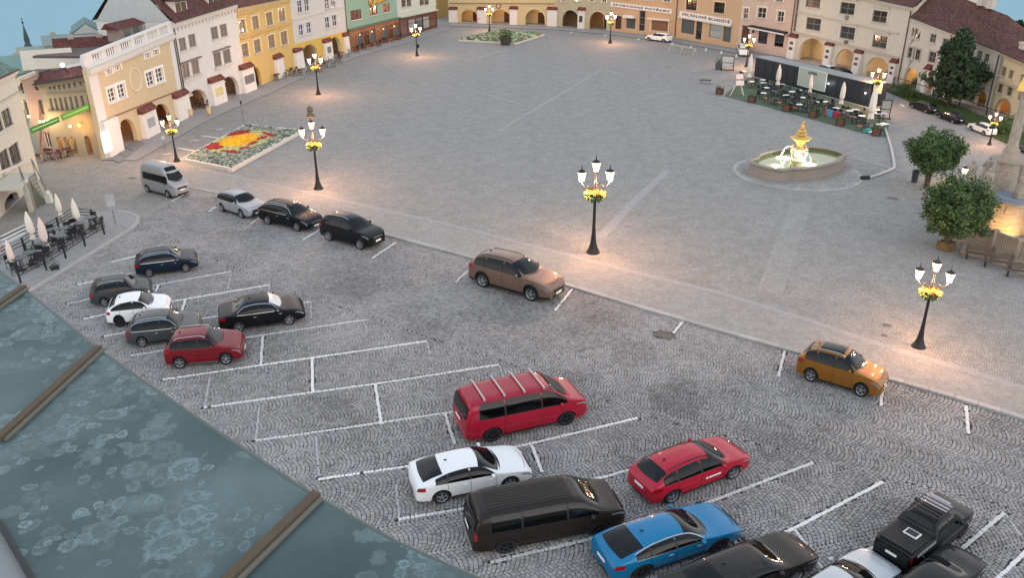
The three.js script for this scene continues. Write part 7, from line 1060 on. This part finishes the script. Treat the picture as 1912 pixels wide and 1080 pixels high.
// cafe island: fence, umbrellas, tables
{
  const Z = 0.12, f = thing('cafe_fence', 'dark three-rail fence round the cafe island terrace', 'fence', V(0, 0, 0)), pts = [[-40, 524], [40, 529], [88, 505], [124, 483], [160, 460], [196, 438], [176, 415], [142, 412], [112, 431], [64, 459], [48, 470], [0, 493]].map(([x, y]) => G(x, y, Z));
  pts.forEach((p, i) => { part(f, 'post', box(0.09, 1.0, 0.09, p.x, Z + 0.5, p.z), blackM); const q = pts[i + 1]; if (q && i > 0) for (const y of [0.5, 0.72, 0.94]) part(f, 'rail', bar(p.clone().setY(Z + y), q.clone().setY(Z + y), 0.03, 5), blackM); });
  const UG = 'closed umbrellas of the cafe island'; [[117, 415, 107, 363], [150, 431, 137, 372], [66, 461, 48, 397], [91, 476, 72, 408], [29, 509, 10, 450], [4, 486, -6, 436]].forEach((u, i) => umbrella(...u, ['closed pale umbrella at the far fence of the cafe island', 'closed pale umbrella at the pointed end of the cafe island', 'closed pale umbrella at the crossing side of the cafe island', 'closed pinkish umbrella mid cafe island', 'closed pinkish umbrella nearest the copper roof', 'closed umbrella cut by the left picture edge'][i], UG, i > 2 ? canvasPink : canvasM));
  [[155, 437], [172, 427], [118, 462], [106, 450], [62, 494], [42, 505], [132, 446], [84, 478]].forEach(([x, y], i) => { const P = G(x, y, Z); table(P, `${ordinal(i)} dark table of the cafe island`, mat(0x5b6468, 0.5), blackM, 'cafe island tables', 1.15); for (const q of seats(P, [0, 1, 2].map((k) => k * 2.09 + i * 1.3), 0.75)) chair(q.p, q.a + Math.PI + rr(-0.3, 0.3), `dark chair at the ${ordinal(i)} cafe island table, ${q.where}`, blackM, 'cafe island chairs', 1.05); });
  [[103, 500, 'black flower box hanging on the near cafe fence'], [62, 472, 'black flower box hanging on the far cafe fence']].forEach(([x, y, l]) => { const b = thing('flower_box', l, 'flower box', G(x, y, 0.7), 0.5); part(b, 'box', rbox(0.5, 0.26, 0.26, 0.04, 0, 0, 0), blackM); part(b, 'plant', crownGeo(120, inBall(0.25, 0.12, 0.14, 0.16), 0.1, GREENS), leafM).userData.kind = 'stuff'; });
  // road markings on the far side
  const wm = mat(new THREE.Color(0.66, 0.66, 0.65), 0.8), dash = (a, b, w, label, y = 0.02) => { const A = G(...a), B = G(...b), d = B.clone().sub(A).normalize(), n = V(-d.z, 0, d.x).multiplyScalar(w / 2); solo('road_line', strip([A.clone().add(n), B.clone().add(n)], [A.clone().sub(n), B.clone().sub(n)], y, y), wm, label, 'road marking', 'structure'); };
  [[[2, 446], [49, 423]], [[3, 453], [50, 430]], [[6, 460], [49, 438]], [[16, 461], [46, 446]]].forEach(([a, b], i) => dash(a, b, 0.28, `${ordinal(i)} white stripe of the zebra crossing behind the cafe island`, 0.13));
  [[[377, 254], [413, 259]], [[333, 277], [367, 283]], [[304, 289], [322, 287]], [[357, 263], [371, 262]], [[405, 243], [416, 241]]].forEach(([a, b], i) => dash(a, b, i < 2 ? 0.3 : 0.22, `${ordinal(i)} white road mark beside the bright flower bed`));
  [[[1064, 62], [1072, 58]], [[1128, 68], [1133, 64]], [[1191, 75], [1195, 69]], [[1254, 83], [1258, 77]], [[1288, 91], [1293, 82]], [[1317, 96], [1320, 85]], [[1346, 101], [1348, 90]], [[1374, 107], [1377, 95]], [[1681, 195], [1687, 200]]].forEach(([a, b], i) => dash(a, b, 0.32, `${ordinal(i)} short white bay mark along the far houses`));
}
// footways along the houses
{
  const lft = [[205, 300], [352, 222], [464, 176], [558, 134], [654, 101], [748, 76], [818, 53]].map(([x, y]) => G(x, y)), off = lft.map((p, i) => { const d = lft[Math.min(i + 1, 6)].clone().sub(lft[Math.max(i - 1, 0)]).normalize(); return p.clone().add(V(-d.z, 0, d.x).multiplyScalar(V(-d.z, 0, d.x).x > 0 ? 2.6 : -2.6)); });
  const inb = lft.map((p, i) => p.clone().add(p.clone().sub(off[i]).multiplyScalar(0.3)));
  solo('footway', strip(inb, off, 0.07, 0.05), M.slab, 'grey footway along the left house row', 'pavement', 'structure');
  const rgt = [[840, 46], [1036, 53], [1140, 62], [1262, 76], [1376, 96], [1476, 116], [1560, 136], [1690, 172]].map(([x, y]) => G(x, y)), ro = rgt.map((p) => p.clone().add(p.clone().negate().setY(0).normalize().multiplyScalar(2.6))), ri = rgt.map((p) => p.clone().add(p.clone().setY(0).normalize().multiplyScalar(1.6)));
  solo('footway', strip(ri, ro, 0.07, 0.05), M.slab, 'grey footway along the far house row', 'pavement', 'structure');
  const fr = rgt.map((p) => p.clone().add(p.clone().negate().setY(0).normalize().multiplyScalar(2.7))); const k = new THREE.Group(); k.name = numbered('kerb'); k.userData = { kind: 'structure', label: 'kerb of the footway along the far house row', category: 'kerb' }; scene.add(k); for (let i = 0; i < fr.length - 1; i++) { const a = fr[i], b = fr[i + 1], d = b.clone().sub(a), m = part(k, 'kerb_stone', new THREE.BoxGeometry(d.length() - 0.05, 0.12, 0.25), mat(0x6b6b69, 0.9)); const c = a.clone().lerp(b, 0.5); m.position.set(c.x, 0.03, c.z); m.rotation.y = Math.atan2(-d.z, d.x); }
}
// small things on the square
{
  const b = thing('litter_bin', 'dark litter bin beside the smaller round tree', 'litter bin', G(1706, 340)); part(b, 'body', cyl(0.24, 0.28, 0.9, 14), mat(0x2f3a40, 0.6)); part(b, 'lid', lathe([[0.3, 0.9], [0.3, 0.98], [0.1, 1.08], [0.001, 1.08]], 14), mat(0x262c30, 0.6));
  [[1655, 608, 0.5, 'small square drain plate near the kerbside lamp'], [1650, 627, 0.35, 'smallest square drain plate near the kerbside lamp'], [1666, 371, 0.9, 'rectangular cover plate between fountain and round trees'], [1246, 125, 0.8, 'dark low plate before the trestle barrier'], [248, 333, 0.7, 'dark slot drain behind the campervan']].forEach(([x, y, s, l]) => { const p = thing('drain_plate', l, 'drain cover', G(x, y), -0.4, 'small covers in the paving'); part(p, 'frame', box(s, 0.03, s * 0.7, 0, 0.015, 0), mat(0x8a8884, 0.7, 0.3)); part(p, 'grate', box(s * 0.8, 0.012, s * 0.5, 0, 0.037, 0), mat(0x6a6864, 0.7, 0.3)); });
  [[1826, 486], [1861, 501], [1904, 519]].forEach(([x, y], i) => { const q = thing('park_bench', ['brown bench left of the column steps', 'brown bench in front of the column steps', 'brown bench at the right picture edge'][i], 'bench', G(x, y), -0.42, 'benches round the column'); for (let k = 0; k < 4; k++) part(q, 'slat', box(1.7, 0.04, 0.09, 0, 0.45, -0.17 + k * 0.115), mat(0x5d5148, 0.8)); for (let k = 0; k < 3; k++) part(q, 'slat', box(1.7, 0.09, 0.04, 0, 0.58 + k * 0.13, -0.25), mat(0x5d5148, 0.8)); for (const s of [-0.7, 0.7]) part(q, 'leg', merge([box(0.06, 0.45, 0.4, s, 0.22, 0), box(0.06, 0.5, 0.06, s, 0.68, -0.28)]), blackM); });
  { const a = G(1686, 270), c = G(1706, 278), d = c.clone().sub(a), r = thing('bicycle_rack', 'low dark bicycle rack beyond the smaller round tree', 'bicycle rack', a, Math.atan2(-d.z, d.x)); const l = d.length(); part(r, 'base_rail', bar(V(0, 0.08, 0), V(l, 0.08, 0), 0.06), blackM); for (let i = 0; i < 5; i++) part(r, 'hoop', new THREE.TorusGeometry(0.32, 0.035, 5, 12, Math.PI).translate(l * (i + 0.5) / 5, 0.1, 0), blackM); }
  // low steps at the corner of the beige house
  const st = thing('corner_steps', 'broad grey steps at the foot of the beige corner house', 'steps', V(0, 0, 0)); for (let i = 0; i < 3; i++) { const c = [[206 + i * 14, 297 - i * 9], [222 + i * 14, 305 - i * 10], [246 + i * 12, 291 - i * 10], [232 + i * 12, 283 - i * 9]].map(([x, y]) => G(x, y)); part(st, 'step', (() => { const q = new THREE.ExtrudeGeometry(new THREE.Shape(c.map((p) => new THREE.Vector2(p.x, -p.z))), { depth: 0.1 + i * 0.06, bevelEnabled: false }); q.rotateX(-Math.PI / 2); q.translate(0, 0.01, 0); return q; })(), mat(0x7d7f7e, 0.9)); }
}
scene.traverse((o) => { if (o.isMesh) o.castShadow = o.receiveShadow = true; });
renderer.render(scene, camera);
